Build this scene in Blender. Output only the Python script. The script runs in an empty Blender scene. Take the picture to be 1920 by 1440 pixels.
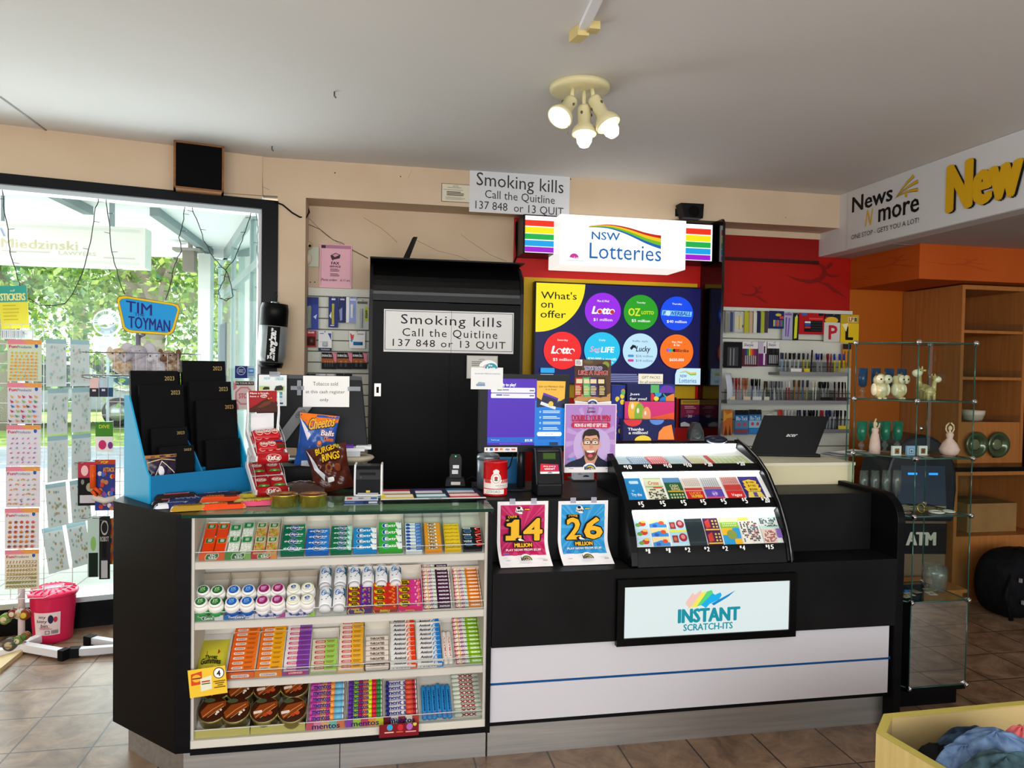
import bpy,math,random
from mathutils import Vector,Matrix
from mathutils.geometry import tessellate_polygon
S=bpy.context.scene
COL=S.collection
rnd=random.Random(7)
# ------------------------------------------------------------------ camera
F,YAW,PITCH,ROLL,EYE=1380.1,.189505,-.025144,.016485,1.55
def _cam_axes():
    cy,sy,cp,sp=math.cos(YAW),math.sin(YAW),math.cos(PITCH),math.sin(PITCH)
    fw=Vector((sy*cp,cy*cp,sp));rt=Vector((cy,-sy,0));up=rt.cross(fw)
    cr,sr=math.cos(ROLL),math.sin(ROLL)
    return rt*cr+up*sr,up*cr-rt*sr,fw
RT,UP,FW=_cam_axes()
CAM=Vector((0,0,EYE))
cd=bpy.data.cameras.new('camera');cam=bpy.data.objects.new('camera',cd);COL.objects.link(cam)
cd.sensor_width=36;cd.lens=36*F/1920;cd.clip_start=.02;cd.clip_end=300
cam.matrix_world=Matrix(((RT.x,UP.x,-FW.x,0),(RT.y,UP.y,-FW.y,0),(RT.z,UP.z,-FW.z,EYE),(0,0,0,1)))
S.camera=cam
S.view_settings.view_transform='Standard';S.view_settings.look='None'
S.view_settings.gamma=1;S.view_settings.use_curve_mapping=False
S.view_settings.exposure=0.0
S.cycles.use_denoising=True
S.cycles.max_bounces=12;S.cycles.transparent_max_bounces=64;S.cycles.transmission_bounces=12
S.cycles.caustics_reflective=False;S.cycles.caustics_refractive=False
S.cycles.sample_clamp_indirect=6
# ------------------------------------------------------------------ world and daylight
W=bpy.data.worlds.new('World');S.world=W;W.use_nodes=True
bg=W.node_tree.nodes['Background'];bg.inputs[0].default_value=(.93,.97,1,1);bg.inputs[1].default_value=2.6
def area(name,loc,target,sx,sy,power,col=(1,1,1),spread=180):
    l=bpy.data.lights.new(name,'AREA');l.shape='RECTANGLE';l.size=sx;l.size_y=sy;l.energy=power;l.color=col;l.spread=math.radians(spread)
    o=bpy.data.objects.new(name,l);COL.objects.link(o);o.location=loc
    o.rotation_euler=(Vector(target)-Vector(loc)).to_track_quat('-Z','Y').to_euler();return o
sun=bpy.data.lights.new('sun','SUN');sun.energy=7.0;sun.angle=.02;sun.color=(1,.95,.88)
so=bpy.data.objects.new('sun',sun);COL.objects.link(so);so.rotation_euler=Vector((.12,-.76,-.66)).to_track_quat('-Z','Y').to_euler()
# daylight of the shop windows behind the camera and of the street window
area('shopfront_daylight',(.1,-2.6,1.7),(.8,3,2.4),6.2,2.0,185,(1,.98,.95))
area('street_window_daylight',(-1.9,5.3,1.5),(-.9,2.4,.9),2.3,2.2,80,(.95,.98,1))
# ------------------------------------------------------------------ helpers: pixels to points
def ray(px,py):return (RT*((px-960)/F)-UP*((py-720)/F)+FW)
def PY(px,py,Y):d=ray(px,py);return CAM+d*(Y/d.y)
def PX(px,py,X):d=ray(px,py);return CAM+d*(X/d.x)
def PZ(px,py,z):d=ray(px,py);return CAM+d*((z-EYE)/d.z)
# ------------------------------------------------------------------ materials
def lin(c):
    c=c.lstrip('#');c=[int(c[i:i+2],16)/255 for i in (0,2,4)]
    return tuple(x/12.92 if x <= .04045 else ((x+.055)/1.055)**2.4 for x in c)
_M={}
def M(hexc,rough=.5,metal=0,emit=0,spec=.5,trans=0,ior=1.45,alpha=1,coat=0):
    k=(hexc,rough,metal,emit,spec,trans,ior,alpha,coat)
    if k in _M:return _M[k]
    m=bpy.data.materials.new('paint_%d' % len(_M));m.use_nodes=True
    b=m.node_tree.nodes['Principled BSDF'];c=lin(hexc)
    b.inputs['Base Color'].default_value=(*c,1);b.inputs['Roughness'].default_value=rough
    if spec == .5 and not metal:spec=.14 if max(c) < .02 else .25
    b.inputs['Metallic'].default_value=metal;b.inputs['Specular IOR Level'].default_value=spec
    b.inputs['Transmission Weight'].default_value=trans;b.inputs['IOR'].default_value=ior
    b.inputs['Alpha'].default_value=alpha;b.inputs['Coat Weight'].default_value=coat
    if emit:
        b.inputs['Emission Color'].default_value=(*c,1);b.inputs['Emission Strength'].default_value=emit
        b.inputs['Base Color'].default_value=(*[x*.15 for x in c],1)
    m.diffuse_color=(*c,1);_M[k]=m;return m
def noise_mat(name,c1,c2,scale=(8,8,8),rough=.6,detail=6,lo=.35,hi=.65,bump=0,kind='NOISE',metal=0,spec=.2,coat=0):
    m=bpy.data.materials.new(name);m.use_nodes=True;nt=m.node_tree;b=nt.nodes['Principled BSDF']
    tc=nt.nodes.new('ShaderNodeTexCoord');mp=nt.nodes.new('ShaderNodeMapping');mp.inputs['Scale'].default_value=scale
    tx=nt.nodes.new('ShaderNodeTexNoise');tx.inputs['Scale'].default_value=1;tx.inputs['Detail'].default_value=detail
    rp=nt.nodes.new('ShaderNodeValToRGB');rp.color_ramp.elements[0].position=lo;rp.color_ramp.elements[1].position=hi
    rp.color_ramp.elements[0].color=(*lin(c1),1);rp.color_ramp.elements[1].color=(*lin(c2),1)
    L=nt.links.new
    L(tc.outputs['Object'],mp.inputs[0]);L(mp.outputs[0],tx.inputs[0]);L(tx.outputs[0],rp.inputs[0]);L(rp.outputs[0],b.inputs['Base Color'])
    if max(lin(c2)) < .02:spec *= .5
    b.inputs['Roughness'].default_value=rough;b.inputs['Metallic'].default_value=metal;b.inputs['Specular IOR Level'].default_value=spec;b.inputs['Coat Weight'].default_value=coat
    if bump:
        bp=nt.nodes.new('ShaderNodeBump');bp.inputs['Strength'].default_value=bump;bp.inputs['Distance'].default_value=.01
        L(tx.outputs[0],bp.inputs['Height']);L(bp.outputs[0],b.inputs['Normal'])
    return m
def glass_mat(name,tint,body=None,rough=.0,refl=1.0):
    """thin clear sheet: mostly transparent, tinted, with a fresnel gloss"""
    m=bpy.data.materials.new(name);m.use_nodes=True;nt=m.node_tree;nt.nodes.remove(nt.nodes['Principled BSDF'])
    o=nt.nodes['Material Output'];t=nt.nodes.new('ShaderNodeBsdfTransparent');t.inputs[0].default_value=(*lin(tint),1)
    g=nt.nodes.new('ShaderNodeBsdfGlossy');g.inputs['Roughness'].default_value=rough
    fr=nt.nodes.new('ShaderNodeFresnel');ge=nt.nodes.new('ShaderNodeNewGeometry');io=nt.nodes.new('ShaderNodeMath');io.operation='MULTIPLY_ADD';io.inputs[1].default_value=-.76;io.inputs[2].default_value=1.45;nt.links.new(ge.outputs['Backfacing'],io.inputs[0]);nt.links.new(io.outputs[0],fr.inputs[0])
    ml=nt.nodes.new('ShaderNodeMath');ml.operation='MULTIPLY';ml.inputs[1].default_value=refl
    mx=nt.nodes.new('ShaderNodeMixShader');L=nt.links.new
    L(fr.outputs[0],ml.inputs[0]);L(ml.outputs[0],mx.inputs[0]);L(t.outputs[0],mx.inputs[1]);L(g.outputs[0],mx.inputs[2]);L(mx.outputs[0],o.inputs[0])
    if body:
        d=nt.nodes.new('ShaderNodeBsdfTranslucent');d.inputs[0].default_value=(*lin(body[0]),1);e=nt.nodes.new('ShaderNodeBsdfDiffuse');e.inputs[0].default_value=(*lin(body[0]),1);am=nt.nodes.new('ShaderNodeMixShader');m2=nt.nodes.new('ShaderNodeMixShader');m2.inputs[0].default_value=body[1]
        L(d.outputs[0],am.inputs[1]);L(e.outputs[0],am.inputs[2]);L(t.outputs[0],m2.inputs[1]);L(am.outputs[0],m2.inputs[2]);L(m2.outputs[0],mx.inputs[1])
    m.diffuse_color=(.8,.9,.9,.2);return m
# ------------------------------------------------------------------ mesh builder
class MB:
    def __init__(s,T=None):s.v=[];s.f=[];s.mi=[];s.sm=[];s.ms=[];s.T=T
    def m(s,mat):
        if isinstance(mat,str):mat=M(mat)
        if mat not in s.ms:s.ms.append(mat)
        return s.ms.index(mat)
    def add(s,vs,fs,mat,smooth=False):
        n=len(s.v);i=s.m(mat)
        for p in vs:
            p=Vector(p);s.v.append(s.T @ p if s.T else p)
        for f in fs:s.f.append([n+k for k in f]);s.mi.append(i);s.sm.append(smooth)
        return s
    def box(s,x0,y0,z0,x1,y1,z1,mat):
        return s.add([(x0,y0,z0),(x1,y0,z0),(x1,y1,z0),(x0,y1,z0),(x0,y0,z1),(x1,y0,z1),(x1,y1,z1),(x0,y1,z1)],
            [(3,2,1,0),(4,5,6,7),(0,1,5,4),(1,2,6,5),(2,3,7,6),(3,0,4,7)],mat)
    def prism(s,pts,a,b,mat,axis='z',smooth=False):
        n=len(pts);ar=sum(pts[i][0]*pts[(i+1) % n][1]-pts[(i+1) % n][0]*pts[i][1] for i in range(n))
        if (ar < 0) != (axis == 'y'):pts=pts[::-1]
        g={'z':lambda p,h:(p[0],p[1],h),'x':lambda p,h:(h,p[0],p[1]),'y':lambda p,h:(p[0],h,p[1])}[axis]
        lo,hi=min(a,b),max(a,b)
        vs=[g(p,lo) for p in pts]+[g(p,hi) for p in pts]
        s.add(vs,[tuple(range(n-1,-1,-1)),tuple(range(n,2*n))],mat)
        k=len(s.v)-2*n;i=s.m(mat)
        for j in range(n):s.f.append([k+j,k+(j+1) % n,k+n+(j+1) % n,k+n+j]);s.mi.append(i);s.sm.append(smooth)
        return s
    def lathe(s,prof,mat,n=24,c=(0,0,0),axis='z',smooth=True):
        vs=[];fs=[]
        for r,z in prof:
            for j in range(n):
                a=2*math.pi*j/n;x,y=r*math.cos(a),r*math.sin(a)
                p={'z':(x,y,z),'x':(z,x,y),'y':(y,z,x)}[axis];vs.append((p[0]+c[0],p[1]+c[1],p[2]+c[2]))
        for i in range(len(prof)-1):
            for j in range(n):fs.append((i*n+j,i*n+(j+1) % n,(i+1)*n+(j+1) % n,(i+1)*n+j))
        if prof[0][0] > 1e-6:fs.append(tuple(range(n-1,-1,-1)))
        if prof[-1][0] > 1e-6:fs.append(tuple(range((len(prof)-1)*n,len(prof)*n)))
        return s.add(vs,fs,mat,smooth)
    def tube(s,pts,r,mat,n=6,smooth=True,taper=None):
        pts=[Vector(p) for p in pts];vs=[];fs=[];up=Vector((.13,.31,.94))
        for i,p in enumerate(pts):
            d=(pts[min(i+1,len(pts)-1)]-pts[max(i-1,0)])
            d=d.normalized() if d.length > 1e-9 else Vector((0,0,1))
            a=d.cross(up);a=a.normalized() if a.length > .05 else d.cross(Vector((1,0,0))).normalized()
            b=d.cross(a);rr=taper[i] if taper else r
            for j in range(n):t=2*math.pi*j/n;vs.append(p+a*(rr*math.cos(t))+b*(rr*math.sin(t)))
        for i in range(len(pts)-1):
            for j in range(n):fs.append((i*n+j,(i+1)*n+j,(i+1)*n+(j+1) % n,i*n+(j+1) % n))
        fs.append(tuple(range(n)));fs.append(tuple(range(len(vs)-1,len(vs)-n-1,-1)))
        return s.add(vs,fs,mat,smooth)
    def ell(s,c,r,mat,n=16,k=10):
        vs=[];fs=[]
        r=(r,r,r) if not hasattr(r,'__len__') else r
        for i in range(k+1):
            t=math.pi*i/k
            for j in range(n):a=2*math.pi*j/n;vs.append((c[0]+r[0]*math.sin(t)*math.cos(a),c[1]+r[1]*math.sin(t)*math.sin(a),c[2]-r[2]*math.cos(t)))
        for i in range(k):
            for j in range(n):fs.append((i*n+j,i*n+(j+1) % n,(i+1)*n+(j+1) % n,(i+1)*n+j))
        return s.add(vs,fs,mat,True)
    def grid(s,fn,nu,nv,mat,smooth=True,flip=False):
        vs=[fn(i/nu,j/nv) for j in range(nv+1) for i in range(nu+1)]
        q=lambda i,j:j*(nu+1)+i
        fs=[(q(i,j),q(i+1,j),q(i+1,j+1),q(i,j+1)) for j in range(nv) for i in range(nu)]
        if flip:fs=[f[::-1] for f in fs]
        return s.add(vs,fs,mat,smooth)
    def art(s,A,fn,step=.00018):
        for i,(vs,fs,mat) in enumerate(A.it):s.add([fn(u,v,(i+1)*step) for u,v in vs],fs,mat)
        return s
    def build(s,name,parent=None,bev=0,loc=None,rz=0,sub=0,solid=0):
        me=bpy.data.meshes.new(name);me.from_pydata([tuple(v) for v in s.v],[],s.f)
        for m in s.ms:me.materials.append(m)
        me.polygons.foreach_set('material_index',s.mi);me.polygons.foreach_set('use_smooth',s.sm);me.update()
        o=bpy.data.objects.new(name,me);COL.objects.link(o)
        if parent:o.parent=parent
        if loc:o.location=loc
        if rz:o.rotation_euler.z=rz
        if solid:d=o.modifiers.new('s','SOLIDIFY');d.thickness=solid;d.offset=-1
        if sub:d=o.modifiers.new('u','SUBSURF');d.levels=sub;d.render_levels=sub
        if bev:
            d=o.modifiers.new('b','BEVEL');d.width=bev;d.segments=2;d.limit_method='ANGLE';d.angle_limit=.7;d.harden_normals=False
        return o
_TX={}
def text_geo(txt,b=0,sh=0,sp=1):
    k=(txt,b,sh,sp)
    if k not in _TX:
        c=bpy.data.curves.new('t','FONT');c.body=txt;c.size=1;c.resolution_u=2;c.offset=b;c.shear=sh;c.space_character=sp;c.align_x='LEFT'
        o=bpy.data.objects.new('t',c);me=bpy.data.meshes.new_from_object(o)
        vs=[(v.co.x,v.co.y) for v in me.vertices];fs=[tuple(p.vertices) for p in me.polygons]
        bpy.data.objects.remove(o);bpy.data.curves.remove(c);bpy.data.meshes.remove(me)
        if not vs:vs=[(0,0),(1,0),(0,1)];fs=[]
        x0=min(v[0] for v in vs);x1=max(v[0] for v in vs);y0=min(v[1] for v in vs);y1=max(v[1] for v in vs)
        _TX[k]=([((x-x0)/(x1-x0 or 1),(y-y0)/(y1-y0 or 1)) for x,y in vs],fs,(x1-x0)/(y1-y0 or 1))
    return _TX[k]
class Art:
    """flat printing, drawn in the pixel box it covers (y down), mapped to u,v in 0..1"""
    def __init__(s,x0=0,y0=0,x1=100,y1=100):s.b=(x0,y0,x1,y1);s.it=[]
    def n(s,x,y):a,b,c,d=s.b;return (min(1,max(0,(x-a)/(c-a))),min(1,max(0,1-(y-b)/(d-b))))
    def add(s,vs,fs,mat):s.it.append(([s.n(*p) for p in vs],fs,M(mat) if isinstance(mat,str) else mat));return s
    def r(s,x0,y0,x1,y1,mat,nx=1):
        vs=[];fs=[]
        for i in range(nx+1):x=x0+(x1-x0)*i/nx;vs += [(x,y1),(x,y0)]
        for i in range(nx):fs.append((2*i,2*i+2,2*i+3,2*i+1))
        return s.add(vs,fs,mat)
    def p(s,pts,mat):
        n=len(pts);ar=sum(pts[i][0]*pts[(i+1) % n][1]-pts[(i+1) % n][0]*pts[i][1] for i in range(n))
        if ar > 0:pts=pts[::-1]
        return s.add(pts,[tuple(range(n))],mat)
    def c(s,x,y,r,mat,ry=None,n=28,a0=0,a1=360):
        ry=ry or r;pts=[(x+r*math.cos(math.radians(a0+(a1-a0)*i/n)),y-ry*math.sin(math.radians(a0+(a1-a0)*i/n))) for i in range(n+(a1-a0 < 360))]
        return s.p(pts,mat)
    def rr(s,x0,y0,x1,y1,rad,mat):
        pts=[]
        for cx,cy,a in ((x1-rad,y0+rad,0),(x0+rad,y0+rad,90),(x0+rad,y1-rad,180),(x1-rad,y1-rad,270)):
            pts += [(cx+rad*math.cos(math.radians(a+i*22.5)),cy-rad*math.sin(math.radians(a+i*22.5))) for i in range(5)]
        return s.p(pts,mat)
    def line(s,pts,w,mat):
        vs=[];fs=[]
        for i,(x,y) in enumerate(pts):
            ax,ay=pts[max(i-1,0)];bx,by=pts[min(i+1,len(pts)-1)];dx,dy=bx-ax,by-ay;L=math.hypot(dx,dy) or 1
            ww=w[i] if hasattr(w,'__len__') else w
            nx,ny=-dy/L*ww/2,dx/L*ww/2;vs += [(x+nx,y+ny),(x-nx,y-ny)]
        fs=[(2*i,2*i+2,2*i+3,2*i+1) for i in range(len(pts)-1)]
        return s.add(vs,fs,mat)
    def t(s,txt,x0,y0,x1,y1,mat,b=0,sh=0,sp=1,skew=0):
        k=min(b*abs(y1-y0)*.75,abs(x1-x0)/max(1,len(txt))*.11);vs,fs,_=text_geo(txt,0,sh,sp)
        for dx,dy in ([(k*math.cos(a*.785),k*.6*math.sin(a*.785)) for a in range(8)] if b > .03 else ((-k,0),(k,0)) if b else ((0,0),)):s.add([(x0+k+dx+u*(x1-x0-2*k),y1-k*.6+dy+v*(y0-y1+1.2*k)+skew*u) for u,v in vs],fs,mat)
        return s
    def outline(s,txt,x0,y0,x1,y1,w,mat,sh=0,skew=0):
        vs,fs,_=text_geo(txt,0,sh,1)
        for i in range(12):a=i*math.pi/6;s.add([(x0+w*math.cos(a)+u*(x1-x0),y1+w*math.sin(a)+v*(y0-y1)+skew*u) for u,v in vs],fs,mat)
        return s
    def tx(s,txt,x0,y0,y1,mat,b=0,sh=0,k=1,anchor='l'):
        g=text_geo(txt,b,sh,1);w=g[2]*abs(y1-y0)*k
        x0={'l':x0,'c':x0-w/2,'r':x0-w}[anchor]
        return s.t(txt,x0,y0,x0+w,y1,mat,b,sh)
    def split(s,lu,lv):
        """cut the printing into small pieces so that it can follow a curved surface"""
        res=[]
        for vs,fs,m in s.it:
            V=[];Fs=[]
            for f in fs:
                polys=[[vs[i] for i in f]]
                if len(f) > 4:polys=[[vs[f[k]] for k in t] for t in tessellate_polygon([[Vector((*vs[i],0)) for i in f]])]
                for ax,L in [(0,l) for l in lu]+[(1,l) for l in lv]:
                    nxt=[]
                    for P in polys:
                        q=[p[ax] for p in P]
                        if min(q) >= L-1e-6 or max(q) <= L+1e-6:nxt.append(P);continue
                        for sg in (1,-1):
                            o=[]
                            for i in range(len(P)):
                                a,b=P[i],P[(i+1) % len(P)];da,db=sg*(a[ax]-L),sg*(b[ax]-L)
                                if da >= 0:o.append(a)
                                if da*db < 0:t=da/(da-db);o.append((a[0]+(b[0]-a[0])*t,a[1]+(b[1]-a[1])*t))
                            if len(o) > 2:nxt.append(o)
                    polys=nxt
                for P in polys:
                    if sum(P[i][0]*P[(i+1) % len(P)][1]-P[(i+1) % len(P)][0]*P[i][1] for i in range(len(P))) < 0:P=P[::-1]
                    Fs.append(tuple(range(len(V),len(V)+len(P))));V += P
            res.append((V,Fs,m))
        s.it=res;return s
    def lines(s,x0,y0,x1,y1,n,mat,fill=.45,seed=1):
        r=random.Random(seed);h=(y1-y0)/n
        for i in range(n):s.r(x0,y0+i*h,x0+(x1-x0)*(.75+.25*r.random()),y0+i*h+h*fill,mat)
        return s
def plane_map(o,U,V,nrm=None):
    o,U,V=Vector(o),Vector(U),Vector(V);N=nrm or U.cross(V).normalized()
    return lambda u,v,h:o+U*u+V*v+N*h
# ------------------------------------------------------------------ scene tree
def tag(o,label=None,cat=None,group=None,kind=None):
    if label:o['label']=label
    if cat:o['category']=cat
    if group:o['group']=group
    if kind:o['kind']=kind
    return o
def empty(name,loc=(0,0,0),rz=0,label=None,cat=None,group=None):
    o=bpy.data.objects.new(name,None);COL.objects.link(o);o.location=loc;o.rotation_euler.z=rz;o.empty_display_size=.05
    return tag(o,label,cat,group)
def dup(o,loc=None,label=None,group=None,rot=None,scale=None,parent=None):
    c=o.copy();COL.objects.link(c)
    if parent:c.parent=parent
    for ch in list(o.children):dup(ch,parent=c)
    if loc is not None:c.location=loc
    if rot is not None:c.rotation_euler=rot
    if scale is not None:c.scale=scale
    return tag(c,label,None,group)
def struct(mb,name,**k):return tag(mb.build(name,**k),kind='structure')
def card(name,label,cat,box,Y,A=None,base='#f2f2f0',th=.0012,curl=0,zb=None,group=None,parent=None,tilt=0,facing=None,rough=.5,nx=1,emit=0):
    """a printed sheet or panel facing the room, covering pixel box at depth Y: a thin solid with printing on its front; origin at its bottom edge"""
    x0,y0,x1,y1=box;xm,ym=(x0+x1)/2,(y0+y1)/2
    a,b,t,u=PY(x0,ym,Y),PY(x1,ym,Y),PY(xm,y0,Y),PY(xm,y1,Y)
    w,h=b.x-a.x,t.z-(zb or u.z);u.z=zb or u.z;mb=MB();bm=base if not isinstance(base,str) else M(base,rough,emit=emit)
    o=Vector(((a.x+b.x)/2,Y,u.z))
    def fn(uu,v,hh):
        cu=curl*max(0,.36-v)**2*7.7 if curl else 0
        return Vector(((uu-.5)*w,-hh-cu-tilt*(1-v)*h,v*h))
    n=25 if curl else 1
    if A and curl:A.split([],[.04*i for i in range(1,10)])
    mb.grid(lambda p,q:fn(p,q,0),1,n,bm,smooth=bool(curl));mb.grid(lambda p,q:fn(p,q,-th),1,n,bm,smooth=bool(curl),flip=True)
    for e0,e1 in (((0,0),(0,1)),((1,1),(1,0)),((0,1),(1,1)),((1,0),(0,0))):
        k=n if e0[0] == e1[0] else 1
        mb.grid(lambda p,q:fn(e0[0]+(e1[0]-e0[0])*q,e0[1]+(e1[1]-e0[1])*q,-th*p),1,k,bm)
    if A:mb.art(A,fn)
    ob=mb.build(name,parent=parent,loc=o)
    if parent is None:tag(ob,label,cat,group)
    return ob
ORD='top second third fourth fifth sixth seventh eighth ninth tenth eleventh twelfth thirteenth fourteenth'.split()
def leaf_mat(c):
    m=M(c,.7);n=bpy.data.materials.new('leaf_'+c[1:]);n.use_nodes=True;t=n.node_tree;o=t.nodes['Material Output'];b=t.nodes['Principled BSDF'];b.inputs['Base Color'].default_value=(*lin(c),1);b.inputs['Roughness'].default_value=.6
    tr=t.nodes.new('ShaderNodeBsdfTranslucent');tr.inputs[0].default_value=(*lin(c),1);mx=t.nodes.new('ShaderNodeMixShader');t.links.new(b.outputs[0],mx.inputs[1]);t.links.new(tr.outputs[0],mx.inputs[2]);t.links.new(mx.outputs[0],o.inputs[0]);return n
_LF={}
def leaf(c):
    if c not in _LF:_LF[c]=leaf_mat(c)
    return _LF[c]
def nth(i,n):return 'topmost' if i == 0 else 'lowest' if i == n-1 else ORD[i]+' from the top'
BLK=M('#0b0b0c',.35);BLKM=M('#131315',.6);WHT=M('#f4f4f2',.5);CHROME=M('#d8dadd',.12,1);INK=M('#1a1a1c',.7)
# ------------------------------------------------------------------ the room
CEIL,BEAMY,BEAMZ,WALLY,SIGNX,SIGNZ=2.82,4.82,2.583,5.06,3.318,2.41
def tile_floor():
    m=bpy.data.materials.new('floor_tiles');m.use_nodes=True;nt=m.node_tree;L=nt.links.new;b=nt.nodes['Principled BSDF']
    tc=nt.nodes.new('ShaderNodeTexCoord');mp=nt.nodes.new('ShaderNodeMapping');mp.inputs['Location'].default_value=(1.373+.298*10,-3.457+.2985*20,0)
    br=nt.nodes.new('ShaderNodeTexBrick');br.offset=0;br.squash=1
    for k,v in (('Scale',1),('Mortar Size',.0042),('Mortar Smooth',.2),('Bias',0),('Brick Width',.298),('Row Height',.2985)):br.inputs[k].default_value=v
    br.inputs['Color1'].default_value=(*lin('#ac947e'),1);br.inputs['Color2'].default_value=(*lin('#a08872'),1);br.inputs['Mortar'].default_value=(*lin('#3a322c'),1)
    n1=nt.nodes.new('ShaderNodeTexNoise');n1.inputs['Scale'].default_value=6;n1.inputs['Detail'].default_value=9;n1.inputs['Roughness'].default_value=.68;n1.inputs['Distortion'].default_value=1.2
    rp=nt.nodes.new('ShaderNodeValToRGB');rp.color_ramp.elements[0].position=.36;rp.color_ramp.elements[1].position=.64
    rp.color_ramp.elements[0].color=(*lin('#8f765e'),1);rp.color_ramp.elements[1].color=(*lin('#f4e8da'),1)
    mx=nt.nodes.new('ShaderNodeMix');mx.data_type='RGBA';mx.blend_type='MULTIPLY';mx.inputs[0].default_value=.85
    L(tc.outputs['Object'],mp.inputs[0]);L(mp.outputs[0],br.inputs[0]);L(tc.outputs['Object'],n1.inputs[0]);L(n1.outputs[0],rp.inputs[0])
    L(br.outputs['Color'],mx.inputs[6]);L(rp.outputs[0],mx.inputs[7]);L(mx.outputs[2],b.inputs['Base Color'])
    b.inputs['Roughness'].default_value=.38
    bp=nt.nodes.new('ShaderNodeBump');bp.inputs['Strength'].default_value=.25;bp.inputs['Distance'].default_value=.004;iv=nt.nodes.new('ShaderNodeMath');iv.operation='SUBTRACT';iv.inputs[0].default_value=1
    L(br.outputs['Fac'],iv.inputs[1]);L(iv.outputs[0],bp.inputs['Height']);L(bp.outputs[0],b.inputs['Normal'])
    return m
CREAM=noise_mat('cream_paint','#cbb498','#d2bca2',(2.5,2.5,2.5),.75)
CEILM=noise_mat('ceiling_paint','#dadad7','#e0dfde',(.8,.8,.8),.85)
RED=noise_mat('red_paint','#a00f07','#aa150a',(2,2,2),.6)
ORANGE=noise_mat('orange_paint','#b24e14','#ba561a',(2,2,2),.6)
ORANGE2=noise_mat('amber_paint','#aa560e','#b25c12',(2,2,2),.6)
DARKRED=M('#7c1109',.6);DARKOR=M('#a8430f',.6);PANELW=noise_mat('slat_board','#d6d8cc','#dee0d6',(3,3,3),.5)
WD=Vector((math.cos(math.radians(13)),math.sin(math.radians(13)),0));WO=Vector((-.613,4.826,0));WN=Vector((WD.y,-WD.x,0))   # street window wall, WN into the room
def WP(s,off,z):return WO+WD*s+WN*off+Vector((0,0,z))
def PWP(px,py,off=0):
    r=ray(px,py);o=WO+WN*off;t=(o-CAM).dot(WN)/r.dot(WN);return CAM+r*t
def wbox(mb,s0,s1,o0,o1,z0,z1,mat):
    p=[WP(s0,o1,0),WP(s1,o1,0),WP(s1,o0,0),WP(s0,o0,0)]
    mb.prism([(v.x,v.y) for v in p],z0,z1,mat)
FLOORX0,FLOORX1,FLOORY0=-3.4,7.5,-2.9
b=MB();far=[WP(-2.9,0,0),WP(.03,0,0)]
b.prism([(FLOORX0,FLOORY0),(FLOORX1,FLOORY0),(FLOORX1,9.2),(3.2,9.2),(3.2,5.1),(-.42,5.1),(-.42,4.86),(far[1].x,far[1].y),(far[0].x,far[0].y)],-.1,0,tile_floor())
struct(b,'floor')
b=MB();b.prism([(FLOORX0-.1,FLOORY0-.1),(FLOORX1,FLOORY0-.1),(FLOORX1,5.2),(-.5,5.2),(-.68,4.95),(-3.5,4.3)],CEIL,CEIL+.1,CEILM)
b.tube([PZ(0,181,CEIL-.001),PZ(92,248,CEIL-.001)],.006,M('#b4b4b0',.8),4)      # board joint
struct(b,'ceiling')
# street window wall with black frame
b=MB();wbox(b,-2.9,-.065,0,-.12,2.552,CEIL,CREAM)
b.tube([PWP(575-300,360,.002),PWP(420,362,.002),PWP(491,367,.002)],.0015,M('#6d5d4d'),4)
struct(b,'wall_left')
b=MB();FRB=M('#0d0f13',.3);ALU=M('#aab4b8',.35,.6)
wbox(b,-2.9,.03,.02,-.1,2.494,2.552,FRB);wbox(b,-.066,.03,.02,-.1,.0,2.494,FRB);wbox(b,-2.9,-.066,.01,-.1,.0,.155,FRB)
wbox(b,-2.9,-.066,-.01,-.1,2.468,2.494,ALU);wbox(b,-.085,-.066,-.01,-.1,.185,2.468,M('#d8dde0',.4));wbox(b,-2.9,-.066,.03,-.1,.155,.185,ALU)
wf=struct(b,'window_1')
b=MB();wbox(b,-2.9,-.085,-.05,-.056,.185,2.468,glass_mat('street_glass','#f7fbfb',refl=.35));tag(b.build('window_pane',parent=wf),kind='structure')
# back wall: pier, recess, beam
b=MB();b.box(-.585,BEAMY,0,-.415,5.2,BEAMZ,CREAM);b.box(-.415,WALLY,0,2.41,WALLY+.12,BEAMZ,CREAM)
rc=random.Random(3)
for pts in ([(575,405),(610,440),(645,462),(690,485)],[(682,408),(715,428),(735,445),(745,455)],[(780,450),(820,470),(860,480),(900,497)],[(865,440),(880,452),(920,478),(950,490)]):
    b.tube([PY(x,y,WALLY-.0005) for x,y in pts],.0013,M('#8d7a64'),4)
for x,y in ((582,529),(590,529)):b.ell(PY(x,y,WALLY),.004,BLKM,8,4)
struct(b,'wall_back')
b=MB();b.box(-.68,BEAMY,BEAMZ,SIGNX,WALLY+.12,CEIL,CREAM)
b.tube([PY(491,297,BEAMY-.0005),PY(492,345,BEAMY-.0005),PY(493,367,BEAMY-.0005)],.0016,M('#7d6a56'),4);b.tube([PY(493,350,BEAMY),PY(505,356,BEAMY)],.0012,M('#7d6a56'),4)
b.tube([PY(772,320,BEAMY),PY(765,334,BEAMY)],.001,M('#8d7a64'),4)
for x,y,r in ((628,324,.004),(751,331,.004),(1070,336,.004),(1473,408,.003)):b.ell(PY(x,y,BEAMY),r,BLKM,8,4)
struct(b,'trim_1')
b=MB();b.box(2.41,WALLY,0,3.59,WALLY+.12,BEAMZ,RED);b.box(2.4,WALLY-.012,BEAMZ-.045,SIGNX,WALLY,BEAMZ,CREAM);b.box(2.41,WALLY-.02,2.353,3.31,WALLY,2.375,M('#3a0806',.6));b.box(2.41,WALLY-.004,2.375,3.31,WALLY,BEAMZ-.045,M('#8c0f0a',.6))
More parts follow.
